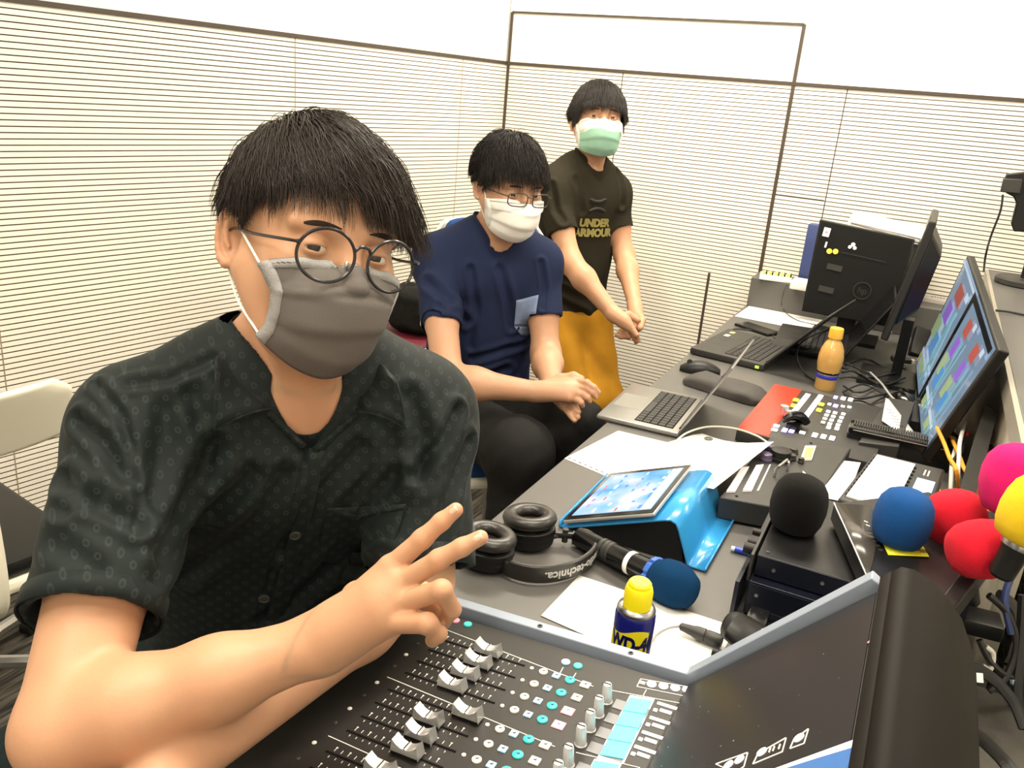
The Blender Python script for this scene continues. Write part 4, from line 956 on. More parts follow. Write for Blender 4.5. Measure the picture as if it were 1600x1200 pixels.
# right-hand device
TZ = .868
q = [D(1303, 786, TZ), D(1357, 906, TZ), D(1478, 962, TZ-.004), D(1590, 812, TZ-.004), D(1450, 768, TZ)]
t = thing('audio_interface', 'wide black box with small buttons carrying the blue and red foam windscreens', 'rack box', (.12, 1.3, DZ))
b = MB(); slabmb(q, .030, b); obj('case', b, m_blackm, t, world=True, bev=.002)
cc = sum(q, Vector())/5; b = MB(); b.box((.142, 1.33, .731+.05), (.045, .16, .10)); obj('support', b, m_navyb, t, world=True)
b = MB(); P = [D(1306, 787, TZ+.001), D(1356, 903, TZ+.001), D(1366, 870, TZ+.001), D(1372, 830, TZ+.001), D(1362, 790, TZ+.001)]; b.add(P, [tuple(range(5))]); obj('glossy_strip', b, mat('glossy_dark_strip', (.05, .045, .04), .2, var=.05), t, world=True, solid=.001)
b = MB(); b.tube([D(1303, 786, TZ), D(1330, 846, TZ), D(1357, 906, TZ)], .0016, 6); obj('edge_trim', b, m_steel, t, world=True)
for k in range(5):
    p = D(1358+k*4.5, 834+k*6.5, TZ+.0002); b = MB(); b.lathe([(.0034, 0), (.0034, .0014), (0, .0018)], 14, Matrix.Translation(p)); obj('button', b, m_dkgrey, t, world=True)
for (x, y) in ((1353, 815), (1356, 821)): p = D(x, y, TZ+.0016); b = MB(); b.box((0, 0, 0), (.006, .0025, .0006), frame(p, (1, -.3, 0))); obj('printed_mark', b, m_print, t, world=True)
e1, e2 = D(1593, 806, TZ+.004), D(1474, 962, TZ+.002)
b = MB(); d = e2-e1; b.box((d.length/2, 0, 0), (d.length, .022, .035), frame(e1, d)); obj('rim', b, m_blackp, t, world=True, bev=.003)
m_yn = mat('yellow_note', (.82, .80, .03), .7, var=.02)
t = thing('sticky_note', 'yellow paper label under the blue foam windscreen', 'note', D(1412, 856, TZ))
b = MB(); b.add([D(1376, 842, TZ+.0012), D(1388, 867, TZ+.0012), D(1452, 870, TZ+.0012), D(1438, 846, TZ+.0012)], [(0, 1, 2, 3)]); obj('label', b, m_yn, t, world=True, solid=.0006)
b = MB(); p = D(1419, 859, TZ+.0018); X = frame(p, D(1440, 861, TZ)-D(1400, 858, TZ)); b.box((0, 0, 0), (.011, .009, .0005), X)
for k in range(6): b.box((.017+.003*k, 0, 0), (.0012, .010, .0005), X)
obj('print', b, m_blackp, t, world=True)
def foam(centre, axis, r, h, m, label, handle=None, hl=.12, neck=True):
    """egg-shaped foam windscreen; axis points to the rounded tip; handle part when the microphone body shows"""
    ax = Vector(axis).normalized(); c = Vector(centre)
    t = thing('foam_windscreen' if not handle else 'foam_microphone', label, 'microphone windscreen' if not handle else 'microphone', c-ax*h*.5)
    X = ax.to_track_quat('Z', 'Y').to_matrix().to_4x4(); X.translation = c-ax*h*.5
    prof = [(r*.30, 0), (r*.62, h*.005), (r*.80, h*.05), (r*.93, h*.20), (r*1.0, h*.42), (r*.985, h*.60), (r*.90, h*.78), (r*.72, h*.91), (r*.45, h*.98), (r*.2, h*.998), (0, h)]
    b = MB(); b.lathe(prof, 44, X); o = obj('foam', b, m, t, world=True, auto=70)
    if handle:
        b = MB(); b.lathe([(.020, .004), (.019, -.006), (.0165, -.02), (.0155, -hl), (.012, -hl-.004)], 28, X); obj('handle', b, m_blackp, t, world=True)
        b = MB(); b.lathe([(.0205, .003), (.0215, -.002), (.0205, -.008)], 28, X); obj('collar', b, m_steel, t, world=True)
    return t
fm = lambda n, c: mat(n, c, .95, bump=.7, bscale=1300, var=.12, vscale=60, sheen=.05)
p = D(1240, 826, .831)
foam(Vector((p.x, p.y, .831+.046)), (0.03, 0, 1), .0440, .092, fm('black_foam', (.0045, .004, .004)), 'black foam microphone windscreen standing on the upper rack box')
p = D(1401, 848, TZ+.002); foam(Vector((p.x, p.y, TZ+.002+.043)), (.02, 0.05, 1), .0415, .086, fm('blue_foam', (.008, .07, .25)), 'blue foam microphone windscreen standing on the yellow label')
m_red = fm('red_foam', (.66, .012, .030))
p = D(1490, 858, TZ); foam(C(1494, 812, 1.30), (-.35, .05, .93), .0450, .090, m_red, 'red foam windscreen right beside the blue one', True, .09)
foam(C(1533, 858, 1.14), (-.75, -.45, -.12), .0400, .085, m_red, 'lower red foam windscreen lying on its side under the yellow one', True, .10)
foam(C(1594, 750, 1.22), (-.05, .1, .99), .0520, .102, fm('magenta_foam', (.72, .012, .16)), 'magenta foam windscreen at the right edge of the picture', True, .08)
foam(C(1622, 798, 1.06), (.2, .1, .97), .0420, .090, fm('yellow_foam', (.92, .60, .02)), 'bright yellow foam windscreen cut by the right edge of the picture', True, .05)
# pen
a, e = D(1148, 858, DZ+.006), D(1186, 868, DZ+.006); t = thing('pen', 'blue and white pen on the desk beside the rack boxes', 'pen', (a+e)/2-Vector((0, 0, .006)))
b = MB(); b.cyl(a, a.lerp(e, .62), .0052, 16); obj('barrel', b, mat('pen_blue', (.02, .06, .5), .3, var=.02), t, world=True)
b = MB(); d = (e-a).normalized(); b.cyl(a-d*.006, a+d*.004, .0045, 16); b.cyl(a.lerp(e, .62), e+d*.03, .0048, 16); obj('cap', b, m_white, t, world=True)
# headset cradle with grey plug
t = thing('desk_mic_base', 'black curved gooseneck microphone base with round metal badge beside the mixer', 'microphone base', D(1185, 1030, DZ))
c = D(1178, 985, DZ+.05)
b = MB(); G = []
pts = [((1135, 955), .020, .070), ((1150, 960), .030, .078), ((1172, 975), .034, .070), ((1200, 995), .036, .060), ((1235, 1005), .036, .055)]
for (pp, wd, h) in pts:
    p = D(*pp, DZ+h); row = []
    for a in np.linspace(-.3, math.pi+.3, 13): row.append((p.x+.25*wd*math.cos(a), p.y+wd*math.cos(a), p.z-.02+.020*max(-.2, math.sin(a))))
    G.append(row)
b.grid(G); b.add(G[0], [tuple(range(13))]); b.add(G[-1], [tuple(range(12, -1, -1))]); obj('hand_grip', b, m_blackp, t, world=True, sub=1)
b = MB(); p = D(1190, 1035, DZ); b.box((p.x+.005, p.y, DZ+.020), (.085, .085, .038), bev=.006); obj('base', b, m_blackp, t, world=True)
b = MB(); b.box((p.x-.02, p.y+.02, DZ+.045), (.03, .06, .02), bev=.004); obj('neck', b, m_blackg, t, world=True)
b = MB(); p = D(1203, 992, DZ+.072); b.lathe([(.013, 0), (.013, .002), (0, .0025)], 24, Matrix.Translation(p)); bd = obj('badge', b, m_steel, t, world=True); b = MB(); b.box((0, 0, .003), (.003, .014, .001), Matrix.Translation(p) @ rot3('Z', .5)); b.box((0, .003, .003), (.009, .003, .001), Matrix.Translation(p) @ rot3('Z', .5)); obj('badge_print', b, m_blackp, bd, world=True)
for (px, py) in ((1113, 1018), (1108, 1035)):
    p = D(px, py, DZ+.008); b = MB(); b.cyl(p, p+Vector((.03, 0, 0)), .006, 14); obj('plug_pin', b, m_blackp, t, world=True)
t = thing('cable_plug', 'black tapered audio plug with grey cable on the white sheet', 'plug', D(1100, 985, DZ))
a, e = D(1062, 978, DZ+.014), D(1128, 1003, DZ+.014); X = (e-a).to_track_quat('Z', 'Y').to_matrix().to_4x4(); X.translation = a; L = (e-a).length
b = MB(); b.lathe([(.003, 0), (.0055, .002), (.0075, L*.3), (.0095, L*.42), (.0098, L*.6), (.0088, L*.62), (.0098, L*.66), (.0098, L*.95), (.0085, L)], 24, X); obj('shell', b, m_dkgrey, t, world=True)
b = MB(); b.tube(smoothpath([a, D(1042, 982, DZ+.016), D(1022, 996, DZ+.006), D(1010, 1020, DZ+.004), D(1003, 1060, DZ+.004)], 8), .0022, 8); obj('cable', b, mat('grey_cable', (.35, .35, .34), .5, var=.03), t, world=True)
# ---------------------------------------------------------------- cables
m_cab = mat('black_cable', (.015, .014, .014), .45, var=.1)
def cable(pts, r, m, label, name='cable', grp=None, n=8):
    b = MB(); b.tube(smoothpath(pts, n), r, 8); return swld(name, b, m, label, 'cable', grp)
cable([D(1052, 694, DZ+.02), D(1072, 677, DZ+.022), D(1105, 667, DZ+.03), D(1145, 669, DZ+.04), D(1180, 680, DZ+.05), D(1200, 692, DZ+.06)], .0023, mat('ivory_cable', (.75, .70, .58), .4, var=.02), 'ivory cable arching over the white papers')
cable([D(1220, 522, DZ+.004), D(1175, 545, DZ+.004), D(1135, 525, DZ+.004), D(1150, 514, DZ+.004), D(1205, 522, DZ+.004), D(1212, 537, DZ+.004), D(1290, 527, DZ+.01)], .0024, m_cab, 'thin black cable looped around the smartphone')
cable([D(1300, 512, DZ+.02), D(1262, 528, DZ+.05), D(1246, 545, DZ+.06), D(1248, 568, DZ+.03), D(1262, 588, DZ+.005), D(1285, 600, DZ+.004)], .0032, m_cab, 'thick black cable curving round the left of the drink bottle')
cable([D(1236, 430, DZ+.118), D(1225, 455, DZ+.1), D(1222, 480, DZ+.02), D(1245, 500, DZ+.004), D(1290, 510, DZ+.004)], .0016, m_cab, 'thin black cord hanging from the low grey shelf')
rr = random.Random(11)
loops = ['black cable loop nearest the drink bottle', 'black cable lying across the tangle behind the bottle', 'black cable running under the tilted touch monitor', 'long black cable sagging below the edge-on monitor', 'black cable curling by the small black mouse', 'black cable end near the white connectors', 'black cable crossing the far desk by the grey box', 'black cable snaking towards the raised counter', 'black cable in the front of the tangle', 'black cable at the back of the tangle']
for i, lb in enumerate(loops):
    y0 = 566+i*7; ph, am = rr.uniform(0, 6), rr.uniform(5, 11); x0 = 1316+rr.uniform(-4, 6); x1 = 1418+rr.uniform(-12, 6)
    pts = [D(x0+(x1-x0)*k/7, y0+am*math.sin(ph+k*.9)+k*1.2, DZ+.005+.004*(i % 4)+.006*math.sin(k+ph)**2) for k in range(8)]
    cable(pts, rr.choice((.0022, .0028, .0034)), m_cab, lb, grp='tangle of black cables')
cable([D(1360, 582, DZ+.02), D(1378, 600, DZ+.035), D(1395, 622, DZ+.03), D(1420, 640, DZ+.01)], .003, mat('grey_cable', (.35, .35, .34), .5), 'grey cable running down from the monitor stand to the mouse')
cable([D(1392, 520, DZ+.01), D(1400, 500, DZ+.05), D(1425, 506, DZ+.03), D(1440, 520, DZ+.01)], .002, mat('ivory_cable', (.75, .70, .58), .4), 'pale cable kinked behind the edge-on monitor')
t = thing('cable_connector', 'black video connector with white end in the cable tangle', 'connector', D(1408, 562, DZ))
b = MB(); X = frame(D(1408, 562, DZ+.022), (1, .2, 0)); b.box((0, 0, 0), (.06, .032, .014), X, bev=.003); obj('shell', b, m_dkgrey, t, world=True)
b = MB(); b.box((.034, 0, 0), (.010, .022, .010), X); b.box((-.010, 0, .008), (.01, .008, .001), X); obj('tip', b, m_white, t, world=True)
t = thing('power_adapter', 'black power adapter block leaning behind the cable tangle', 'adapter', D(1420, 545, DZ))
b = MB(); b.box((0, 0, .05), (.05, .12, .030), Matrix.Translation(D(1425, 548, DZ+.0)) @ rot3('X', R(38)) @ rot3('Y', R(18)), bev=.005); obj('block', b, m_blackp, t, world=True)
# strip of plugs, folders, boxes at the far end
zr_ = DZ+.115
def onr(px, py, dz=0): return D(px, py, zr_+dz)
t = thing('power_strip', 'white power strip with yellow-green switches on the low grey shelf', 'power strip', onr(1212, 437)); a = onr(1186, 436); e = onr(1236, 443); X = frame(a, e-a)
L = (e-a).length; b = MB(); b.box((L/2, .02, .012), (L, .06, .022), X, bev=.003); obj('housing', b, m_white, t, world=True)
for k in range(5):
    b = MB(); b.box((L*(.12+.19*k), .012, .026), (.012, .035, .012), X, bev=.002); o = obj('switch', b, m_yk, t, world=True); b = MB(); b.box((L*(.12+.19*k)+.009, .010, .026), (.005, .034, .014), X); obj('switch_gap', b, m_blackp, o, world=True)
def boxth(name, label, cat, px, py, z, w, d, h, m, rz=0, extra=None):
    c = D(px, py, z); t = thing(name, label, cat, c, rz); b = MB(); b.box((0, 0, h/2), (w, d, h), bev=min(.004, h*.3)); obj('body', b, m, t); return t
m_bf = mat('blue_cardboard', (.035, .055, .17), .55, var=.06)
t = boxth('magazine_file', 'tall blue file box standing left of the large black monitor back', 'file box', 1276, 447, zr_, .14, .06, .23, m_bf, R(-3)); b = MB(); b.box((0, -.031, .11), (.05, .002, .005)); obj('label_slot', b, m_blackp, t)
t = boxth('magazine_file', 'blue file box behind the pale cartons on the right', 'file box', 1474, 463, zr_, .15, .04, .15, m_bf, 0)
t = boxth('paper_tray', 'white tray with papers on the low grey shelf', 'tray', 1262, 452, zr_, .12, .10, .03, m_white, 0)
t = thing('paper_stack', 'loose white papers piled behind the top of the large black monitor back', 'papers', onr(1385, 448))
b = MB(); p = PY(1392, 352, 3.36); X = Matrix.Translation(p) 
for k in range(7): b.box((.01*math.sin(k*2.1), 0, -.004*k), (.26, .13, .002), X @ rot3('Y', R(6+3*math.sin(k))) @ rot3('X', R(12)))
obj('sheet_pile', b, m_paper, t, world=True)
b = MB(); b.box((p.x, p.y, (p.z-.04+zr_)/2), (.24, .10, p.z-.04-zr_)); obj('tray_box', b, m_dkgrey, t, world=True)
t = boxth('carton', 'pale printed carton beside the edge-on monitor', 'carton', 1465, 492, DZ+.06, .12, .16, .07, mat('pale_carton', (.55, .50, .46), .7, var=.04), R(-6))
b = MB()
for k in range(7): b.box((-.03+.010*k, -.01, .0705), (.003, .08-.01*(k % 3), .0005))
obj('print', b, m_dkgrey, t)
boxth('plastic_case', 'white plastic case under the pale carton', 'case', 1462, 496, DZ, .15, .19, .058, m_white, R(-6))
# ---------------------------------------------------------------- things on the raised counter
t = thing('camera_stand', 'black stand with bracket and small box on the raised counter', 'stand', D(1600, 446, CZ))
p = D(1600, 446, CZ); b = MB(); b.lathe([(.085, 0), (.09, .004), (.09, .018), (.082, .024), (0, .025)], 40, Matrix.Translation(p)); obj('base', b, m_dkgrey, t, world=True)
Yp = p.y
q1, q2, q3 = PY(1600, 440, Yp), PY(1600, 390, Yp), PY(1612, 270, Yp); b = MB(); b.cyl(p, (p.x, p.y, q3.z), .017, 20); obj('pole', b, m_blackp, t, world=True)
prof = [(1572, 302), (1566, 288), (1573, 272), (1610, 268), (1660, 275), (1660, 330), (1612, 362), (1584, 362), (1580, 350), (1588, 318), (1584, 308)]
b = MB(); P = [PY(x, y, Yp-.03) for x, y in prof]; n = len(P); b.add([tuple(v) for v in P]+[(v.x, v.y+.04, v.z) for v in P], [tuple(range(n)), tuple(range(2*n-1, n-1, -1))]+[(i, n+i, n+(i+1) % n, (i+1) % n) for i in range(n)]); obj('bracket', b, m_blackp, t, world=True, bev=.004)
P = [PY(x, y, Yp-.045) for x, y in ((1568, 279), (1598, 280), (1594, 303), (1563, 300))]; b = MB(); b.add([tuple(v) for v in P]+[(v.x, v.y+.03, v.z) for v in P], [(0, 1, 2, 3), (7, 6, 5, 4), (0, 4, 5, 1), (1, 5, 6, 2), (2, 6, 7, 3), (3, 7, 4, 0)]); obj('power_box', b, m_dkgrey, t, world=True, bev=.003)
cable([PY(1567, 304, Yp-.03), PY(1563, 330, Yp-.03), PY(1548, 370, Yp-.02), PY(1540, 400, Yp-.01), D(1537, 424, CZ+.002)], .0035, m_cab, 'black cable hanging from the camera stand in front of the slats')
cable([D(1556, 485, CZ+.006), D(1575, 487, CZ+.006), D(1600, 492, CZ+.004), D(1640, 500, CZ+.004)], .0032, m_cab, 'black plug and cable lying on the raised counter edge', name='plug_cable')
# black post and orange cables behind the touch monitor
t = thing('mounting_post', 'dark flat metal post standing between desk and raised counter', 'post', (.19, 1.62, DZ))
a, e = C(1507, 785, 1.55), C(1548, 640, 1.85); b = MB(); d = e-a; b.box((d.length/2, 0, 0), (d.length, .028, .006), frame(a, d, (0, -1, .3))); obj('bar', b, m_dkgrey, t, world=True)
m_or = mat('orange_cable', (.85, .33, .02), .45, var=.03); m_wc = mat('white_cable', (.7, .68, .62), .5, var=.03)
lbs = ['orange cable in the gap behind the foam windscreens', 'orange cable rising beside the dark post', 'orange cable nearest the magenta windscreen', 'orange cable dropping under the raised counter', 'orange cable at the left end of the gap']
for i, lb in enumerate(lbs):
    x = (1478, 1500, 1528, 1538, 1470)[i]; y = (700, 715, 770, 790, 775)[i]
    cable([C(x-14, y-32, 1.9), C(x-3, y-8, 1.75), C(x+6, y+16, 1.68), C(x+16, y+34, 1.62), C(x+20, y+70, 1.66)], .004, m_or, lb, grp='orange cables behind the windscreens')
for i, lb in enumerate(('white cable standing between the orange ones', 'white cable under the raised counter', 'white connector lead near the red plug')):
    x, y = ((1488, 720), (1536, 720), (1500, 690))[i]; cable([C(x+8, y-30, 1.9), C(x, y, 1.78), C(x-2, y+30, 1.7), C(x-4, y+60, 1.68)], .0042, m_wc, lb)
for i in range(9):
    x = 1500+rr.uniform(-8, 50); y = 640+i*14
    cable([C(x, y, 2.0-.04*i), C(x+rr.uniform(-12, 12), y+18, 1.95-.04*i), C(x+rr.uniform(-16, 16), y+40, 1.9-.04*i), C(x+rr.uniform(-8, 8), y+70, 1.86-.04*i)], .004, m_cab, ['topmost black cable in the gap below the touch monitor', 'second highest black cable in the gap below the touch monitor', 'black cable by the tiny red plug', 'black cable beside the upper end of the dark post', 'black cable beside the middle of the dark post', 'black cable above the orange cables', 'black cable among the orange cables', 'black cable nearest the magenta windscreen', 'lowest black cable in the gap behind the windscreens'][i], grp='cables hanging in the gap')
p = C(1511, 678, 1.9); b = MB(); b.sphere(p, .006, 12, 8); swld('red_plug', b, mat('red_plug', (.7, .03, .05), .4, var=.02), 'tiny red plug among the cables behind the touch monitor', 'plug')
# low cabinet, backpack, teal bag, cables at the right edge
t = thing('low_cabinet', 'low dark cabinet at the end of the raised counter', 'cabinet', (.55, 1.0, 0))
b = MB(); b.box((.60, 1.0, .21), (.80, .86, .42)); obj('body', b, m_dkgrey, t, world=True, bev=.003)
b = MB(); b.box((.60, 1.0, .43), (.82, .88, .02)); obj('top', b, m_desk, t, world=True, bev=.002)
def blob(centre, rad, X=None, n=28, m_=18, amp=.08, seed=1):
    b = MB(); V = []; F = []
    for j in range(m_+1):
        th = math.pi*j/m_
        for i in range(n):
            a = 2*math.pi*i/n; e = .55
            f_ = lambda v: math.copysign(abs(v)**e, v)
            d = Vector((f_(math.sin(th)*math.cos(a)), f_(math.sin(th)*math.sin(a)), f_(math.cos(th))))
            s = 1+amp*mnoise.noise(Vector((d.x*2+seed, d.y*2, d.z*2))); V.append((centre[0]+rad[0]*d.x*s, centre[1]+rad[1]*d.y*s, centre[2]+rad[2]*d.z*s))
    for j in range(m_):
        for i in range(n): F.append((j*n+i, (j+1)*n+i, (j+1)*n+(i+1) % n, j*n+(i+1) % n))
    return b.add(V, F, X)
m_bp = mat('grey_backpack_cloth', (.075, .070, .060), .85, bump=.5, bscale=350, var=.12)
t = thing('backpack', 'grey fabric backpack with black trim and small white tag', 'backpack', (.30, .98, .44))
q = C(1580, 1175, 1.16); obj('bag', blob((q.x, q.y, .44+.13), (.10, .15, .125), amp=.14), m_bp, t, world=True, sub=1)
b = MB(); b.tube(smoothpath([C(1512, 1045, 1.14), C(1535, 1050, 1.15), C(1560, 1068, 1.15), C(1585, 1100, 1.14), C(1602, 1140, 1.12)], 8), .010, 8, flat=.35); st = obj('strap', b, m_blackp, t, world=True)
X = frame(C(1531, 1059, 1.118), C(1536, 1059.5, 1.12)-C(1526, 1058.5, 1.12), CP-C(1531, 1059, 1.12)); b = MB(); b.box((0, 0, 0), (.0085, .012, .001), X); tg = obj('tag', b, m_paper, st, world=True)
b = MB(); b.tube(smoothpath([C(1521, 1145, 1.02), C(1540, 1160, 1.03), C(1565, 1185, 1.03), C(1580, 1205, 1.02)], 8), .009, 8, flat=.5); obj('piping', b, m_blackp, t, world=True)
t = thing('drawstring_bag', 'teal cloth bag crammed between counter and desk', 'bag', (.33, 1.28, .44))
obj('bag', blob((.335, 1.31, .585), (.085, .10, .145), amp=.2, seed=5), mat('teal_cloth', (.035, .075, .085), .8, bump=.3, bscale=200, var=.15), t, world=True, sub=1)
b = MB(); b.tube(smoothpath([C(1560, 930, 1.33), C(1585, 950, 1.34), C(1592, 1000, 1.34), C(1575, 1040, 1.33)], 8), .010, 8, flat=.6); obj('strap', b, m_bp, t, world=True)
for i, (pts, r, m, lb) in enumerate([
    ([(1545, 930), (1575, 960), (1588, 1010), (1570, 1060), (1545, 1080)], .005, m_cab, 'black cable looping over the teal bag'),
    ([(1530, 1000), (1545, 1030), (1565, 1050), (1590, 1060)], .0045, m_cab, 'black cable below the teal bag'),
    ([(1590, 880), (1578, 905), (1570, 940), (1580, 990)], .005, mat('dark_blue_cable', (.03, .05, .16), .5, var=.05), 'dark blue cable dropping beside the teal bag'),
    ([(1600, 930), (1596, 1000), (1588, 1070), (1592, 1120)], .008, m_cab, 'thick black cable at the right edge beside the backpack'),
    ([(1584, 1060), (1590, 1090), (1588, 1118)], .006, mat('pale_blue_cable', (.35, .42, .5), .5, var=.05), 'pale blue cable end beside the backpack'),
    ([(1540, 1010), (1552, 1022), (1548, 1045), (1535, 1040)], .0035, m_wc, 'white cable tangled below the teal bag')]):
    cable([C(x, y, 1.20-.0*i) for x, y in pts], r, m, lb)
b = MB(); X = frame(C(1512, 968, 1.28), (1, .1, 0)); b.box((0, 0, 0), (.09, .05, .025), X, bev=.004); swld('cable_box', b, m_blackp, 'small black box hanging below the rim under the red windscreens', 'box')
t = thing('stool', 'round maroon-seated stool with white rim by the left wall', 'stool', Vector((C(636, 518, 3.25).x, C(636, 518, 3.25).y, 0)))
zs = C(636, 518, 3.25).z
b = MB(); b.lathe([(.16, zs-.05), (.20, zs-.05), (.205, zs-.03), (.20, zs-.012), (.19, zs-.01), (0, zs-.01)], 36); obj('seat_rim', b, m_white, t)
b = MB(); b.lathe([(.185, zs-.012), (.188, zs-.004), (.17, zs+.006), (0, zs+.010)], 36); obj('seat', b, mat('maroon_cushion', (.13, .008, .022), .6, bump=.2, var=.08), t)
for k in range(4): a = k*math.pi/2+.5; b = MB(); b.tube([(.12*math.cos(a), .12*math.sin(a), zs-.05), (.17*math.cos(a), .17*math.sin(a), 0)], .011, 8); obj('leg', b, m_dkgrey, t)
o = C(652, 497, 3.22); b = blob((o.x, o.y, zs+.012+.085), (.12, .10, .085), amp=.22, seed=3); swld('mesh_bag', b, mat('black_mesh_cloth', (.012, .012, .011), .8, bump=.9, bscale=90, var=.6, vscale=70), 'black mesh bag lying on the maroon stool', 'bag', sub=1)
# ---------------------------------------------------------------- chairs, stool
m_wch = mat('cream_chair_shell', (.80, .76, .62), .38, var=.02)
def chair(name, label, loc, rz, seatz, cushion, with_arms=True, bz=.13, bh=.33):
    """local: seated person faces +x; back at -x"""
    t = thing(name, label, 'chair', loc, rz)
    b = MB(); G = []
    for i in range(13):
        v = i/12; z = seatz+bz+v*bh; row = []
        for j in range(13):
            u = j/6-1; wd = .215*(1-.10*v-.18*max(0, v-.75)*4*abs(u)**3*0); row.append((-.235-.06*v+.045*u*u, wd*u*(1-.25*max(0, v-.8)*5*abs(u)**4), z-.09*bh*max(0, v-.6)*abs(u)**4))
        G.append(row)
    b.grid(G); obj('backrest', b, m_wch, t, solid=.014, sub=1)
    if cushion is not None:
        b = MB(); G2 = [[(p[0]+.022, p[1]*.86, seatz+bz+.02+(p[2]-seatz-bz)*.95) for p in row] for row in G]; b.grid(G2); obj('back_cushion', b, cushion, t, solid=.022, sub=1)
    b = MB(); b.box((0, 0, seatz-.015), (.44, .44, .03), bev=.012); obj('seat_shell', b, m_wch, t)
    b = MB(); b.box((0, 0, seatz+.02), (.42, .42, .045), bev=.018); obj('seat_cushion', b, cushion or m_blackp, t)
    b = MB(); b.tube(smoothpath([(-.235, 0, seatz+bz+.07), (-.27, 0, seatz+.06), (-.22, 0, seatz-.05), (0, 0, seatz-.05)], 6), .018, 8); obj('back_support', b, m_wch, t)
    if with_arms:
        for s in (-1, 1):
            b = MB(); b.tube(smoothpath([(-.20, s*.22, seatz+.16), (-.16, s*.255, seatz+.19), (.10, s*.255, seatz+.19), (.14, s*.25, seatz+.12), (.10, s*.23, seatz-.01)], 6), .014, 10, flat=1.5); obj('armrest', b, m_wch, t)
    b = MB(); b.cyl((0, 0, .10), (0, 0, seatz-.04), .024, 18); obj('column', b, m_steel, t)
    for k in range(5):
        a = 2*math.pi*k/5+.3; b = MB(); b.tube([(0, 0, .11), (.14*math.cos(a), .14*math.sin(a), .095), (.27*math.cos(a), .27*math.sin(a), .065)], .016, 8); l = obj('leg', b, m_steel, t)
        b = MB(); b.cyl((.27*math.cos(a)-.012*math.sin(a), .27*math.sin(a)+.012*math.cos(a), .027), (.27*math.cos(a)+.012*math.sin(a), .27*math.sin(a)-.012*math.cos(a), .027), .026, 16); obj('castor', b, m_blackp, l)
    return t
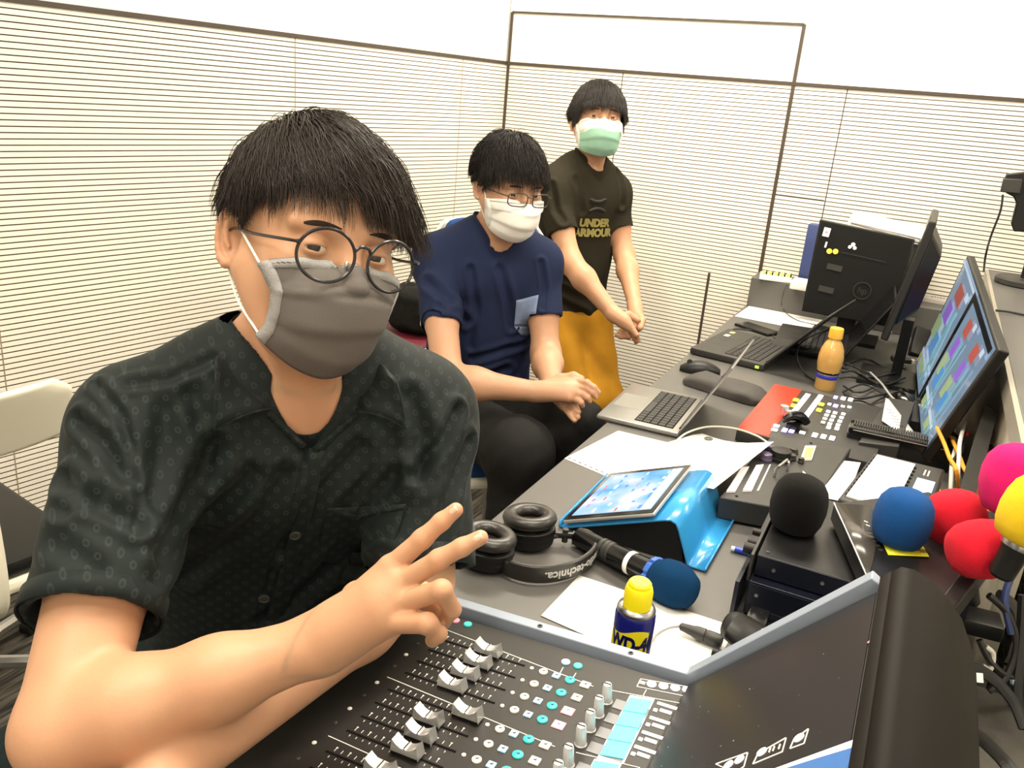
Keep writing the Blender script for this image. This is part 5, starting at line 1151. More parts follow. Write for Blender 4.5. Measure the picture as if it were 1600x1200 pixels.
# ================================================================ people: bodies are one smooth surface grown from an implicit field
def V3(p): return np.array(p, dtype=np.float64)
class Field:
    def __init__(s): s.p = []
    def add(s, fn, lo, hi, k, op='u'): s.p.append((fn, V3(lo), V3(hi), k, op)); return s
    def ell(s, c, r, X=None, k=.01, op='u', rot=None):
        M_ = Matrix(X) if X is not None else Matrix.Identity(4)
        if rot is not None: M_ = M_ @ Matrix.Translation(c) @ rot
        else: M_ = M_ @ Matrix.Translation(c)
        I = np.array(M_.inverted()); cc = V3(M_.translation); R_ = max(r); rr = V3(r); mr = min(r)
        def fn(x, y, z):
            a = (I[0, 0]*x+I[0, 1]*y+I[0, 2]*z+I[0, 3])/rr[0]; b = (I[1, 0]*x+I[1, 1]*y+I[1, 2]*z+I[1, 3])/rr[1]; c_ = (I[2, 0]*x+I[2, 1]*y+I[2, 2]*z+I[2, 3])/rr[2]
            k0 = np.sqrt(a*a+b*b+c_*c_); k1 = np.sqrt((a/rr[0])**2+(b/rr[1])**2+(c_/rr[2])**2)+1e-9
            return k0*(k0-1)/k1
        return s.add(fn, cc-R_, cc+R_, k, op)
    def cone(s, a, b, ra, rb, k=.01, op='u', X=None, sq=None):
        if X is not None: a = X @ Vector(a); b = X @ Vector(b)
        a = V3(a); b = V3(b); d = b-a; L2 = max(1e-12, d @ d)
        def fn(x, y, z):
            px, py, pz = x-a[0], y-a[1], z-a[2]; t = np.clip((px*d[0]+py*d[1]+pz*d[2])/L2, 0, 1)
            return np.sqrt((px-t*d[0])**2+(py-t*d[1])**2+(pz-t*d[2])**2)-(ra+(rb-ra)*t)
        m_ = max(ra, rb); return s.add(fn, np.minimum(a, b)-m_, np.maximum(a, b)+m_, k, op)
    def sleeve(s, a, b, ra, rb, k=.01, op='u'):
        """cone that ends flat at b"""
        a = V3(a); b = V3(b); d = b-a; L = np.linalg.norm(d); d = d/L
        def fn(x, y, z):
            px, py, pz = x-a[0], y-a[1], z-a[2]; t = px*d[0]+py*d[1]+pz*d[2]; tt = np.clip(t, 0, L*1.3)
            q = np.sqrt((px-tt*d[0])**2+(py-tt*d[1])**2+(pz-tt*d[2])**2)-(ra+(rb-ra)*tt/L); return np.maximum(q, t-L)
        m_ = max(ra, rb); return s.add(fn, np.minimum(a, b)-m_, np.maximum(a, b)+m_, k, op)
    def chain(s, pts, rs, k=.01, op='u', X=None):
        for i in range(len(pts)-1): s.cone(pts[i], pts[i+1], rs[i], rs[i+1], k, op, X)
        return s
    def inner(s, other, off, k=.002):
        """hollow out: keep only what lies outside the other field grown by off"""
        s.p.append(('F', other, off, k, 's')); return s
    def comb(s, F, d, k, op):
        if op == 'u':
            h = np.maximum(k-np.abs(F-d), 0)/k; return np.minimum(F, d)-h*h*k*.25
        d = -d; h = np.maximum(k-np.abs(F-d), 0)/k; return np.maximum(F, d)+h*h*k*.25
    def block(s, x, y, z, lo, hi, h):
        F = np.full(np.broadcast(x, y, z).shape, .5, np.float32)
        for pr in s.p:
            if pr[0] == 'F': F = s.comb(F, pr[1].block(x, y, z, lo, hi, h)-np.float32(pr[2]), np.float32(pr[3]), 's'); continue
            fn, a, b, k, op = pr; pad = k+3.5*h+.004
            if np.any(a-pad > hi) or np.any(b+pad < lo): continue
            F = s.comb(F, fn(x, y, z).astype(np.float32), np.float32(k), op)
        return F
    def grid(s, lo, hi, h, B=16):
        lo = V3(lo); n = [int(v) for v in np.ceil((V3(hi)-lo)/h)+1]
        ax = [(lo[i]+h*np.arange(n[i])).astype(np.float32) for i in range(3)]; F = np.full(n, .5, np.float32)
        nb = [(v+B-1)//B for v in n]; I = np.stack(np.meshgrid(*[np.arange(v) for v in nb], indexing='ij'), -1).reshape(-1, 3)
        cen = lo+(I*B+(B-1)/2)*h; D_ = s.at(cen); lim = B*h*.87*1.15+.012
        for (a, b, c), d in zip(I, D_):
            sl = tuple(slice(q*B, min(n[k], q*B+B)) for k, q in enumerate((a, b, c)))
            if abs(d) > lim: F[sl] = .5 if d > 0 else -.5; continue
            x = ax[0][sl[0]][:, None, None]; y = ax[1][sl[1]][None, :, None]; z = ax[2][sl[2]][None, None, :]
            F[sl] = s.block(x, y, z, V3((x.min(), y.min(), z.min())), V3((x.max(), y.max(), z.max())), h)
        return F, ax
    def at(s, P):
        x, y, z = P[:, 0], P[:, 1], P[:, 2]; F = np.full(len(P), .5)
        for pr in s.p:
            if pr[0] == 'F': F = s.comb(F, pr[1].at(P)-pr[2], pr[3], 's')
            else: F = s.comb(F, pr[0](x, y, z), pr[3], pr[4])
        return F
    def grad(s, P, e=.0008):
        G = np.stack([s.at(P+V3(d)*e)-s.at(P-V3(d)*e) for d in ((1, 0, 0), (0, 1, 0), (0, 0, 1))], 1)
        return G/(np.linalg.norm(G, axis=1, keepdims=True)+1e-9)
    def project(s, P, off=0., it=5, only_in=False):
        P = np.array(P, float)
        for _ in range(it):
            F = s.at(P)-off
            if only_in: F = np.minimum(F, 0)
            P = P-s.grad(P)*F[:, None]*.9
        return P
    def rays(s, O, Dn, t0=0., t1=3., n=140):
        """first hit along unit rays"""
        O = np.array(O, float); Dn = np.array(Dn, float); t = np.full(len(Dn), t0, float)
        for _ in range(n):
            F = s.at(O+Dn*t[:, None]); t = np.minimum(t+np.clip(F*.7, -.01, .06), t1)
        return O+Dn*t[:, None]
def nets(F, ax):
    S_ = F < 0; nx, ny, nz = F.shape
    c = np.zeros((nx-1, ny-1, nz-1), np.uint8)
    for i in (0, 1):
        for j in (0, 1):
            for k in (0, 1): c += S_[i:nx-1+i, j:ny-1+j, k:nz-1+k]
    act = np.argwhere((c > 0) & (c < 8))
    if len(act) == 0: return np.zeros((0, 3)), np.zeros((0, 4), int)
    idx = np.full(c.shape, -1, np.int32); idx[tuple(act.T)] = np.arange(len(act))
    cor = [(i, j, k) for i in (0, 1) for j in (0, 1) for k in (0, 1)]
    v = np.stack([F[act[:, 0]+a, act[:, 1]+b, act[:, 2]+d] for a, b, d in cor], 1).astype(float)
    acc = np.zeros((len(act), 3)); cnt = np.zeros(len(act))
    for p in range(8):
        for q in range(p+1, 8):
            d = np.array(cor[q])-np.array(cor[p])
            if np.abs(d).sum() != 1: continue
            m_ = (v[:, p] < 0) != (v[:, q] < 0); t = v[:, p]/(v[:, p]-v[:, q]+1e-20)
            acc += np.where(m_[:, None], np.array(cor[p])+t[:, None]*d, 0); cnt += m_
    h = ax[0][1]-ax[0][0]; V = (act+acc/cnt[:, None])*h+np.array([ax[0][0], ax[1][0], ax[2][0]])
    Q = []
    for a in range(3):
        b, d = (a+1) % 3, (a+2) % 3
        sl0 = [slice(None)]*3; sl1 = [slice(None)]*3; sl0[a] = slice(0, -1); sl1[a] = slice(1, None)
        ch = S_[tuple(sl0)] != S_[tuple(sl1)]; e = np.argwhere(ch)
        e = e[(e[:, b] > 0) & (e[:, d] > 0) & (e[:, b] < F.shape[b]-1) & (e[:, d] < F.shape[d]-1)]
        if len(e) == 0: continue
        def g(ob, od): f_ = e.copy(); f_[:, b] -= ob; f_[:, d] -= od; return idx[tuple(f_.T)]
        q = np.stack([g(1, 1), g(0, 1), g(0, 0), g(1, 0)], 1); fl = S_[tuple(e.T)]; q[~fl] = q[~fl][:, ::-1]; Q.append(q)
    return V, np.concatenate(Q)
def npobj(name, V, Q, m, parent, origin=True):
    me = bpy.data.meshes.new(name); I = chain(parent).inverted() if parent else Matrix.Identity(4); I = np.array(I)
    V = V @ I[:3, :3].T+I[:3, 3]
    me.vertices.add(len(V)); me.vertices.foreach_set('co', V.astype(np.float32).ravel()); n = Q.shape[1]
    me.loops.add(Q.size); me.loops.foreach_set('vertex_index', Q.astype(np.int32).ravel()); me.polygons.add(len(Q))
    me.polygons.foreach_set('loop_start', (np.arange(len(Q))*n).astype(np.int32)); me.polygons.foreach_set('use_smooth', [True]*len(Q))
    for x in (m if isinstance(m, (list, tuple)) else [m]): me.materials.append(x)
    me.update(); me.validate(); o = bpy.data.objects.new(name, me); COL.objects.link(o); o.parent = parent; return o
def smoothmesh(V, Q, it=2, lam=.5):
    for _ in range(it):
        acc = np.zeros_like(V); cnt = np.zeros(len(V))
        for i in range(4):
            a, b = Q[:, i], Q[:, (i+1) % 4]
            for k in range(3): acc[:, k] += np.bincount(a, V[b, k], len(V))+np.bincount(b, V[a, k], len(V))
            cnt += np.bincount(a, minlength=len(V))+np.bincount(b, minlength=len(V))
        V = V+lam*(acc/np.maximum(cnt, 1)[:, None]-V)
    return V
def meshfield(Fd, chunks):
    """chunks: (lo, hi, h) fine to coarse; later ones skip what earlier ones covered"""
    Vs, Qs, o = [], [], 0
    for ci, (lo, hi, h) in enumerate(chunks):
        F, ax = Fd.grid(lo, hi, h); V, Q = nets(F, ax)
        if len(V) == 0: continue
        V = smoothmesh(V, Q, 1, .35); c = V[Q].mean(1); keep = np.ones(len(Q), bool)
        for (l2, h2, hh) in chunks[:ci]: keep &= ~np.all((c > V3(l2)+1.2*h) & (c < V3(h2)-1.2*h), axis=1)
        Q = Q[keep]; u, inv = np.unique(Q, return_inverse=True); Vs.append(V[u]); Qs.append(inv.reshape(Q.shape)+o); o += len(u)
    return np.concatenate(Vs), np.concatenate(Qs)
def vnormals(V, Q):
    n = np.cross(V[Q[:, 2]]-V[Q[:, 0]], V[Q[:, 3]]-V[Q[:, 1]]); N = np.zeros_like(V)
    for i in range(4):
        for k in range(3): N[:, k] += np.bincount(Q[:, i], n[:, k], len(V))
    return N/(np.linalg.norm(N, axis=1, keepdims=True)+1e-12)
def crease(V, N, segs):
    """fold valleys along polylines: (points, radius, depth)"""
    out = V.copy()
    for pts, r, dep in segs:
        P = [V3(p) for p in pts]; best = np.full(len(V), 9.)
        for a, b in zip(P[:-1], P[1:]):
            d = b-a; t = np.clip(((V-a) @ d)/max(1e-9, d @ d), 0, 1); q = V-a-t[:, None]*d; best = np.minimum(best, np.linalg.norm(q, axis=1))
        w = -dep*np.exp(-(best/r)**2)+dep*.75*np.exp(-((best-1.9*r)/(r*.9))**2)
        out += N*w[:, None]
    return out
def vnoise(P, f, seed=0):
    """cheap smooth noise from summed sines"""
    rs = np.random.RandomState(seed); o = np.zeros(len(P))
    for i in range(7):
        k = rs.normal(size=3); k /= np.linalg.norm(k); o += np.sin(P @ (k*f*(.6+.9*rs.rand()))+rs.rand()*6.28)
    return o/7
# ---------------------------------------------------------------- skin and cloth
def skinmat(name, col, red):
    m = bpy.data.materials.new(name); m.use_nodes = True; nt = m.node_tree; b = nt.nodes['Principled BSDF']
    b.inputs['Roughness'].default_value = .48; b.inputs['Specular IOR Level'].default_value = .38
    b.inputs['Subsurface Weight'].default_value = .25; b.inputs['Subsurface Radius'].default_value = (1, .35, .2); b.inputs['Subsurface Scale'].default_value = .006
    tc = nt.nodes.new('ShaderNodeTexCoord'); n = nt.nodes.new('ShaderNodeTexNoise'); n.inputs['Scale'].default_value = 18; n.inputs['Detail'].default_value = 5
    mx = nt.nodes.new('ShaderNodeMix'); mx.data_type = 'RGBA'; mx.inputs[6].default_value = (*col, 1); mx.inputs[7].default_value = (*red, 1)
    n2 = nt.nodes.new('ShaderNodeTexNoise'); n2.inputs['Scale'].default_value = 420; bp = nt.nodes.new('ShaderNodeBump'); bp.inputs['Strength'].default_value = .10; bp.inputs['Distance'].default_value = .001
    nt.links.new(tc.outputs['Object'], n.inputs['Vector']); nt.links.new(tc.outputs['Object'], n2.inputs['Vector']); nt.links.new(n.outputs['Fac'], mx.inputs[0])
    nt.links.new(mx.outputs[2], b.inputs['Base Color']); nt.links.new(n2.outputs['Fac'], bp.inputs['Height']); nt.links.new(bp.outputs['Normal'], b.inputs['Normal']); return m
m_skin = skinmat('skin_warm', (.55, .315, .19), (.51, .26, .15))
m_skin2 = skinmat('skin_tan', (.50, .285, .175), (.45, .235, .14))
def hairmat(name, col):
    m = bpy.data.materials.new(name); m.use_nodes = True; b = m.node_tree.nodes['Principled BSDF']; b.inputs['Base Color'].default_value = (*col, 1)
    b.inputs['Roughness'].default_value = .5; b.inputs['Specular IOR Level'].default_value = .3
    nt = m.node_tree; tc = nt.nodes.new('ShaderNodeTexCoord'); n = nt.nodes.new('ShaderNodeTexNoise'); n.inputs['Scale'].default_value = 60
    mx = nt.nodes.new('ShaderNodeMix'); mx.data_type = 'RGBA'; mx.inputs[6].default_value = (*[c*.6 for c in col], 1); mx.inputs[7].default_value = (*[c*1.6 for c in col], 1)
    nt.links.new(tc.outputs['Object'], n.inputs['Vector']); nt.links.new(n.outputs['Fac'], mx.inputs[0]); nt.links.new(mx.outputs[2], b.inputs['Base Color']); return m
m_hair = hairmat('black_brown_hair', (.014, .008, .005)); m_hair2 = hairmat('black_hair', (.008, .0055, .004))
m_eyew = mat('eye_white', (.62, .58, .54), .2, var=.03); m_iris = mat('dark_iris', (.012, .007, .005), .1, var=.1); m_brow = mat('eyebrow_hair', (.03, .02, .015), .8, var=.2)
m_frame = mat('black_glasses_frame', (.012, .010, .012), .25, var=.1)
m_lens = glass('spectacle_lens', (.97, .98, .97), .0)
m_nail = mat('fingernail', (.72, .42, .33), .25, var=.03, sss=.1)
# ---------------------------------------------------------------- head
def headfield(F, X, neck=None):
    """adds a head to the field; X places local head space (origin mid eyes between ears, -y face, x person's left)"""
    e, c = F.ell, F.cone
    e((0, .018, .040), (.0765, .098, .088), X, .02)
    e((0, -.012, .010), (.068, .082, .075), X, .03)
    e((0, -.030, -.050), (.060, .062, .060), X, .03)
    e((0, -.066, -.098), (.024, .024, .020), X, .03)
    for s in (-1, 1):
        e((s*.040, -.055, -.030), (.027, .030, .030), X, .025)
        c((s*.062, -.005, -.035), (s*.040, -.040, -.092), .018, .016, .03, X=X)
        c((s*.012, -.092, .018), (s*.050, -.076, .020), .008, .007, .012, X=X)       # brow ridge
        e((s*.032, -.095, -.001), (.016, .014, .0105), X, .012, 's')                   # socket
        e((s*.032, -.0785, -.001), (.0148, .0150, .0125), X, .004)                    # lids over the ball
        e((s*.032, -.0950, -.0022), (.0130, .0130, .0026), X, .0022, 's')             # lid slit
    c((0, -.090, .006), (0, -.108, -.034), .0085, .0120, .012, X=X)
    for s in (-1, 1): e((s*.0105, -.100, -.038), (.008, .010, .0075), X, .006)
    # ears
    for s in (-1, 1):
        E_ = Matrix(X) @ Matrix.Translation((s*.0730, .014, -.006)) @ Matrix.Rotation(-s*R(26), 4, 'Z') @ Matrix.Rotation(R(-10), 4, 'X')
        F.ell((s*.006, 0, 0), (.0055, .0175, .029), E_, .006)
        F.ell((s*.0140, -.003, -.001), (.0105, .0115, .0200), E_, .002, 's')
        pts = []
        for a in np.linspace(-150, 95, 11):
            ra = R(a); pts.append((s*(.010+.002*math.cos(ra)), .0165*math.cos(ra)+.001, .0275*math.sin(-ra)+.0))
        pts = [(s*.0115, .0175*math.cos(t), .0285*math.sin(t)) for t in np.linspace(R(165), R(-70), 11)]
        F.chain(pts, [.0030]*8+[.0034, .0044, .0054], .003, X=E_)
        F.chain([(s*.0095, .008*math.cos(t), .004+.016*math.sin(t)) for t in np.linspace(R(120), R(-60), 7)], [.0022]*7, .003, X=E_)
        F.ell((s*.005, -.013, -.004), (.0035, .003, .006), E_, .004)
def addeyes(par, X, gaze=(0, 0)):
    for s in (-1, 1):
        c = Vector((s*.032, -.0785, -.001)); b = MB(); r = .0131; n, m_ = 28, 18; V = []; F = []; b2 = []
        for j in range(m_+1):
            th = math.pi*j/m_
            for i in range(n): a = 2*math.pi*i/n; V.append((r*math.sin(th)*math.cos(a), -r*math.cos(th), r*math.sin(th)*math.sin(a)))
        G = Matrix(X) @ Matrix.Translation(c) @ Matrix.Rotation(gaze[0], 4, 'Z') @ Matrix.Rotation(gaze[1], 4, 'X')
        for j in range(m_):
            b.mi = 1 if j < 3 else 0
            b.add([V[j*n+i] for i in range(n)]+[V[(j+1)*n+i] for i in range(n)], [(i, n+i, n+(i+1) % n, (i+1) % n) for i in range(n)], G)
        obj('eye', b, [m_eyew, m_iris], par, world=True)
def brows(par, Fd, X):
    for s in (-1, 1):
        P = []
        for t in np.linspace(0, 1, 12): P.append(Matrix(X) @ Vector((s*(.014+.040*t), -.10, .0195+.0055*math.sin(2.3*t)-.004*t)))
        P = Fd.project(np.array([tuple(p) for p in P]), .0004); b = MB()
        b.tube([Vector(p) for p in P], lambda t: .0026*math.sin(math.pi*(.08+.90*(1-t)**.8))+.0004, 8, flat=.30, up=tuple(Matrix(X).to_3x3() @ Vector((0, 0, 1)))); obj('eyebrow', b, m_brow, par, world=True)
def hair(par, Fd, X, m, n, rad, whorl, comb, lens, front, side, back, thick, seed, clump=.55, cap=.010, over=None, grav=.35, mess=.10, sidel=1.0, tem=0., templ=1.0):
    """strands grown over the scalp; whorl/comb in head space"""
    rs = np.random.RandomState(seed); Xn = np.array(X); R3 = Xn[:3, :3]; T = Xn[:3, 3]
    ctr = np.array((0, .012, .030))
    def hairline(d):
        # minimum z (head space) of hair for direction azimuth (0 = face)
        az = np.degrees(np.arctan2(d[:, 0], -d[:, 1])); a = np.abs(az)
        return tem*np.exp(-((az+48)/15)**2)+np.interp(a, [0, 35, 52, 62, 75, 88, 100, 115, 180], [front, front-.004, front-.020, side+.012, side-.010, side+.010, side-.012, back+.01, back])
    def surf(d, off): 
        O = R3 @ ctr+T; W_ = d @ R3.T; far = .16
        P0_ = O+W_*far; return Fd.rays(P0_, -W_, 0, far, 50)
    d = rs.normal(size=(n*4, 3)); d /= np.linalg.norm(d, axis=1, keepdims=True)
    loc0 = ctr+d*.095; d = d[(loc0[:, 2] > hairline(d)-.005)]
    P = surf(d, 0); loc = (P-T) @ R3; ok = (loc[:, 2] > hairline(d)) & (np.abs(loc[:, 0]) < .083)
    d, P, loc = d[ok][:n], P[ok][:n], loc[ok][:n]; N_ = len(P)
    wv = np.array(whorl); K = 12
    dirn = loc-wv; dirn /= np.linalg.norm(dirn, axis=1, keepdims=True); cb = np.array(comb(loc)) if callable(comb) else np.array(comb)
    nr = Fd.grad(P) @ R3
    L = np.interp(loc[:, 2], [-.06, .0, .05, .12], lens)*(0.85+.3*rs.rand(N_)); L = L*np.where(loc[:, 1] < -.02, 1.0, .9)*np.where((np.abs(loc[:, 0]) > .052) & (loc[:, 2] < .055), sidel, 1.0)*np.where((loc[:, 0] < -.034) & (loc[:, 1] < -.01), templ, 1.0)
    dirn = dirn*.7+cb; dirn += rs.normal(size=dirn.shape)*mess
    pts = [loc]; p = loc.copy(); Pw = P.copy(); fl = dirn
    for k in range(1, K):
        s = k/(K-1); g = np.array((0, 0, -1.)); q = (p @ R3.T)+T; Fv = Fd.at(q); nn = Fd.grad(q) @ R3
        v = fl+g*grav*s*1.6; v = v-nn*np.minimum((v*nn).sum(1), 0)[:, None]*np.where(Fv < thick, 1, .3)[:, None]
        lift = thick*np.minimum(1, s*3.0)*(1-.35*s)*np.interp(loc[:, 2], [-.05, .01, .06], [.25, .45, 1]); v /= np.linalg.norm(v, axis=1, keepdims=True)
        p = p+v*(L/(K-1))[:, None]; q = (p @ R3.T)+T; Fv = Fd.at(q); push = np.maximum(lift-Fv, -(.0025)); push = np.where(Fv < lift, lift-Fv, np.maximum(-.002, (lift-Fv)*.25))
        p = p+nn*push[:, None]; fl = v*.8+fl*.2; pts.append(p)
    A = np.stack(pts, 1)
    ng = max(60, n//38); gi = rs.choice(N_, ng, replace=False); dist = ((loc[:, None, :]-loc[gi][None])**2).sum(2); near = gi[dist.argmin(1)]
    s = np.linspace(0, 1, K)[None, :, None]; w_ = clump*s**1.3*(0.6+.4*rs.rand(N_))[:, None, None]
    A = A*(1-w_)+(A[near]+(A[:, :1]-A[near][:, :1])*.25)*w_
    A += rs.normal(size=(N_, 1, 3))*.0022*s
    if over is not None: A = over(A, loc, rs)
    W_ = A @ R3.T+T
    # three-sided strands
    tg = np.gradient(W_, axis=1); tg /= np.linalg.norm(tg, axis=2, keepdims=True)+1e-9; ref = np.array((.3, .5, .8)); u = np.cross(tg, ref); u /= np.linalg.norm(u, axis=2, keepdims=True)+1e-9; v = np.cross(tg, u)
    rr_ = rad*(1-.82*np.linspace(0, 1, K)**2)[None, :, None]*(.7+.6*rs.rand(N_))[:, None, None]
    ring = np.stack([W_+(u*math.cos(a)+v*math.sin(a))*rr_ for a in (0, 2.094, 4.189)], 2)      # N,K,3,3
    V = ring.reshape(-1, 3); base = (np.arange(N_)*K*3)[:, None, None]+(np.arange(K-1)*3)[None, :, None]; j = np.arange(3)[None, None, :]; j2 = (j+1) % 3
    Q = np.stack([base+j, base+j2, base+3+j2, base+3+j], -1).reshape(-1, 4)
    o = npobj('hair', V, Q, m, par)
    # scalp layer beneath the strands
    nu, nv = 90, 46; G = []
    dd = []
    for i in range(nu):
        for j_ in range(nv+1):
            az = 2*math.pi*i/nu; el = math.pi*j_/nv*.80; dd.append((math.sin(az)*math.sin(el), -math.cos(az)*math.sin(el), math.cos(el)))
    dd = np.array(dd); Ps = surf(dd, 0); Ls = (Ps-T) @ R3; ed = Ls[:, 2]-hairline(dd); off = np.clip(ed*.8, -.004, cap); Ps = Ps+Fd.grad(Ps)*(off[:, None]+.0)
    Q = []
    for i in range(nu):
        for j_ in range(nv):
            a = i*(nv+1)+j_; b = ((i+1) % nu)*(nv+1)+j_; q = (a, a+1, b+1, b)
            if all(ed[x] > -.004 for x in q): Q.append(q)
    npobj('hair_base', Ps, np.array(Q), m, par)
    return o
def facemask(par, Fd, X, cols, seed=0, pleat=.0035, wide=.070, zt=-.010, span=80, name='face_mask', green=None):
    Xn = np.array(X); R3 = Xn[:3, :3]; T = Xn[:3, 3]; NU, NV = 44, 34; P = np.zeros((NU+1, NV+1, 3))
    for i in range(NU+1):
        u = i/NU*2-1
        for j in range(NV+1):
            v = j/NV; th = u*R(span)
            zc = np.interp(v, [0, .35, .7, 1], [zt, -.045, -.090, -.128]); zs = np.interp(v, [0, 1], [-.026, -.096]); w_ = abs(u)**1.7
            z = zc*(1-w_)+zs*w_; dp = np.interp(v, [0, .10, .35, .6, .85, 1], [.088, .104, .123, .116, .096, .070]); wd = np.interp(v, [0, .5, 1], [wide, wide, wide*.93])
            P[i, j] = (wd*math.sin(th), -.004-dp*math.cos(th)**.85 if math.cos(th) > 0 else 0, z)
            if math.cos(th) <= 0.02: P[i, j, 1] = -.004
    A = P.reshape(-1, 3) @ R3.T+T; A = Fd.project(A, .0030, 6, only_in=True)
    F0 = Fd.at(A); 
    u = np.repeat(np.linspace(-1, 1, NU+1), NV+1); v = np.tile(np.linspace(0, 1, NV+1), NU+1)
    # let the free cloth sit near the face at the edges
    G = Fd.grad(A); edge = np.maximum(np.abs(u)**4, np.maximum((1-v*9), 0))
    A = A-G*(np.maximum(F0-.0035, 0)*edge*.85)[:, None]
    ph = v*3.0+.12*np.sin(3*u+seed)+.10*u; saw = (ph % 1.0); prof = np.where(saw < .82, saw/.82, (1-saw)/.18)
    out = (A-T) @ R3; nrm = np.stack([out[:, 0]*.6, out[:, 1]+.02, np.full(len(out), 0.)], 1); nrm /= np.linalg.norm(nrm, axis=1, keepdims=True)
    out += nrm*((prof*pleat*(1-np.abs(u)**3)*np.interp(v, [0, .12, .8, 1], [0, 1, .8, 0]))+.0012*vnoise(out, 160, seed)*(1-np.abs(u)))[:, None]
    A = out @ R3.T+T; Q = []
    for i in range(NU):
        for j in range(NV): a = i*(NV+1)+j; Q.append((a, a+1, a+NV+2, a+NV+1))
    o = npobj(name, A, np.array(Q), cols[0], par); md = o.modifiers.new('s', 'SOLIDIFY'); md.thickness = .0011; md.offset = 1
    if green is not None:
        me = o.data; me.materials.append(green)
        mi = np.array([1 if (q % NV)/NV > .36+.05*math.sin(q//NV*.3) else 0 for q in range(len(Q))], np.int32); me.polygons.foreach_set('material_index', mi)
    g = lambda i, j: Vector(A[i*(NV+1)+j])
    for s, i in ((-1, 0), (1, NU)):
        b = MB(); rows = []
        for j in range(NV+1): 
            p = g(i, j); q = g(i+(3 if i == 0 else -3), j); n_ = Vector(tuple(R3 @ np.array((s, -.35, 0)))).normalized(); rows.append([p-(q-p)*.15+n_*.0016, p.lerp(q, .5)+n_*.0022, q+n_*.0014])
        b.grid(rows); obj('side_seam', b, cols[1], o, world=True, solid=.0010)
    b = MB(); rows = []
    for i in range(2, NU-1): p, q = g(i, 0), g(i, 2); n_ = (p-Vector(T)).normalized(); rows.append([p+n_*.0012, q+n_*.0016])
    b.grid(rows); obj('top_seam', b, cols[1], o, world=True, solid=.0008)
    H = Matrix(X)
    for s, i in ((-1, 0), (1, NU)):
        b = MB()
        top = [g(i, 1), H @ Vector((s*.0800, -.006, .006)), H @ Vector((s*.0815, .008, .026)), H @ Vector((s*.081, .024, .020)), H @ Vector((s*.080, .033, .0)), H @ Vector((s*.079, .026, -.024)), H @ Vector((s*.0775, .010, -.044)), H @ Vector((s*.072, -.010, -.068)), g(i, NV-1)]
        b.tube(smoothpath(top, 6), .0013, 6); obj('ear_loop', b, cols[2], o, world=True)
    return o
def glasses(par, X, rx, rz, cx, y, z, m, shape='round', th=.0017, name='glasses'):
    H = Matrix(X); t = None; b = MB()
    def pt(s, a, k=1.0):
        if shape == 'round': xx, zz = rx*math.cos(a)*k, rz*math.sin(a)*k
        else:
            e = .55; xx = rx*math.copysign(abs(math.cos(a))**e, math.cos(a))*k; zz = rz*math.copysign(abs(math.sin(a))**e, math.sin(a))*k
        x = s*cx+xx; return H @ Vector((x, y+.10*max(0, abs(x)-.03)+.9*abs(x)*abs(x)*2-.06*(zz), z+zz))
    for s in (-1, 1): b.tube([pt(s, a) for a in np.linspace(0, 2*math.pi, 44, endpoint=False)], th, 8, closed=True)
    b.tube(smoothpath([pt(-1, R(18)), H @ Vector((-.004, y-.002, z+rz*.52)), H @ Vector((.004, y-.002, z+rz*.52)), pt(1, R(162))], 6), th*.95, 8)
    fr = obj(name, b, m, par, world=True)
    for s in (-1, 1):
        b = MB(); N = 30; P = [pt(s, a, .97) for a in np.linspace(0, 2*math.pi, N, endpoint=False)]; c = sum(P, Vector())/N
        b.add([c]+P, [(0, i+1, (i+1) % N+1) for i in range(N)]); obj('lens', b, m_lens, fr, world=True)
        e0 = pt(s, R(20) if s > 0 else R(160)); b = MB()
        b.tube(smoothpath([e0, H @ Vector((s*(cx+rx+.006), y+.012, z+.008)), H @ Vector((s*.0785, -.045, z+.008)), H @ Vector((s*.0815, .004, z+.010)), H @ Vector((s*.083, .022, z+.002)), H @ Vector((s*.081, .032, z-.018))], 7), lambda q: th*(1.35 if q < .12 else .95), 8, flat=1.0); obj('temple', b, m, fr, world=True)
        b = MB(); b.sphere(tuple(H @ Vector((s*.011, y+.006, z-.006))), (.0022, .003, .004), 10, 6); obj('nose_pad', b, m_steel, fr, world=True)
    return fr
def P_(v): return tuple(v)
def pixrays(pts): return np.array([tuple(_vec((x-800)/FPX, (600-y)/FPX).normalized()) for x, y in pts])
def onshirt(Fd, pts, off=.0, t0=.3, t1=4):
    """points where sight lines meet a garment: used to put seams and buttons on its surface"""
    O = np.array([tuple(CP)]*len(pts)); P = Fd.rays(O, pixrays(pts), t0, t1, 220); return P+Fd.grad(P)*off if off else P
def patchon(name, Fd, quad, nu, nv, off, m, par, solid=.0012, t0=.3, t1=4, edge=None):
    """cloth piece lying on a garment; quad corners in sight-line coordinates"""
    a, b, c, d = [np.array(q, float) for q in quad]; pts = []
    for i in range(nu+1):
        for j in range(nv+1): u, v = i/nu, j/nv; pts.append(a*(1-u)*(1-v)+b*u*(1-v)+c*u*v+d*(1-u)*v)
    P = onshirt(Fd, pts, off, t0, t1); Q = [(i*(nv+1)+j, i*(nv+1)+j+1, (i+1)*(nv+1)+j+1, (i+1)*(nv+1)+j) for i in range(nu) for j in range(nv)]
    o = npobj(name, P, np.array(Q), m, par); md = o.modifiers.new('s', 'SOLIDIFY'); md.thickness = solid; md.offset = 1; return o
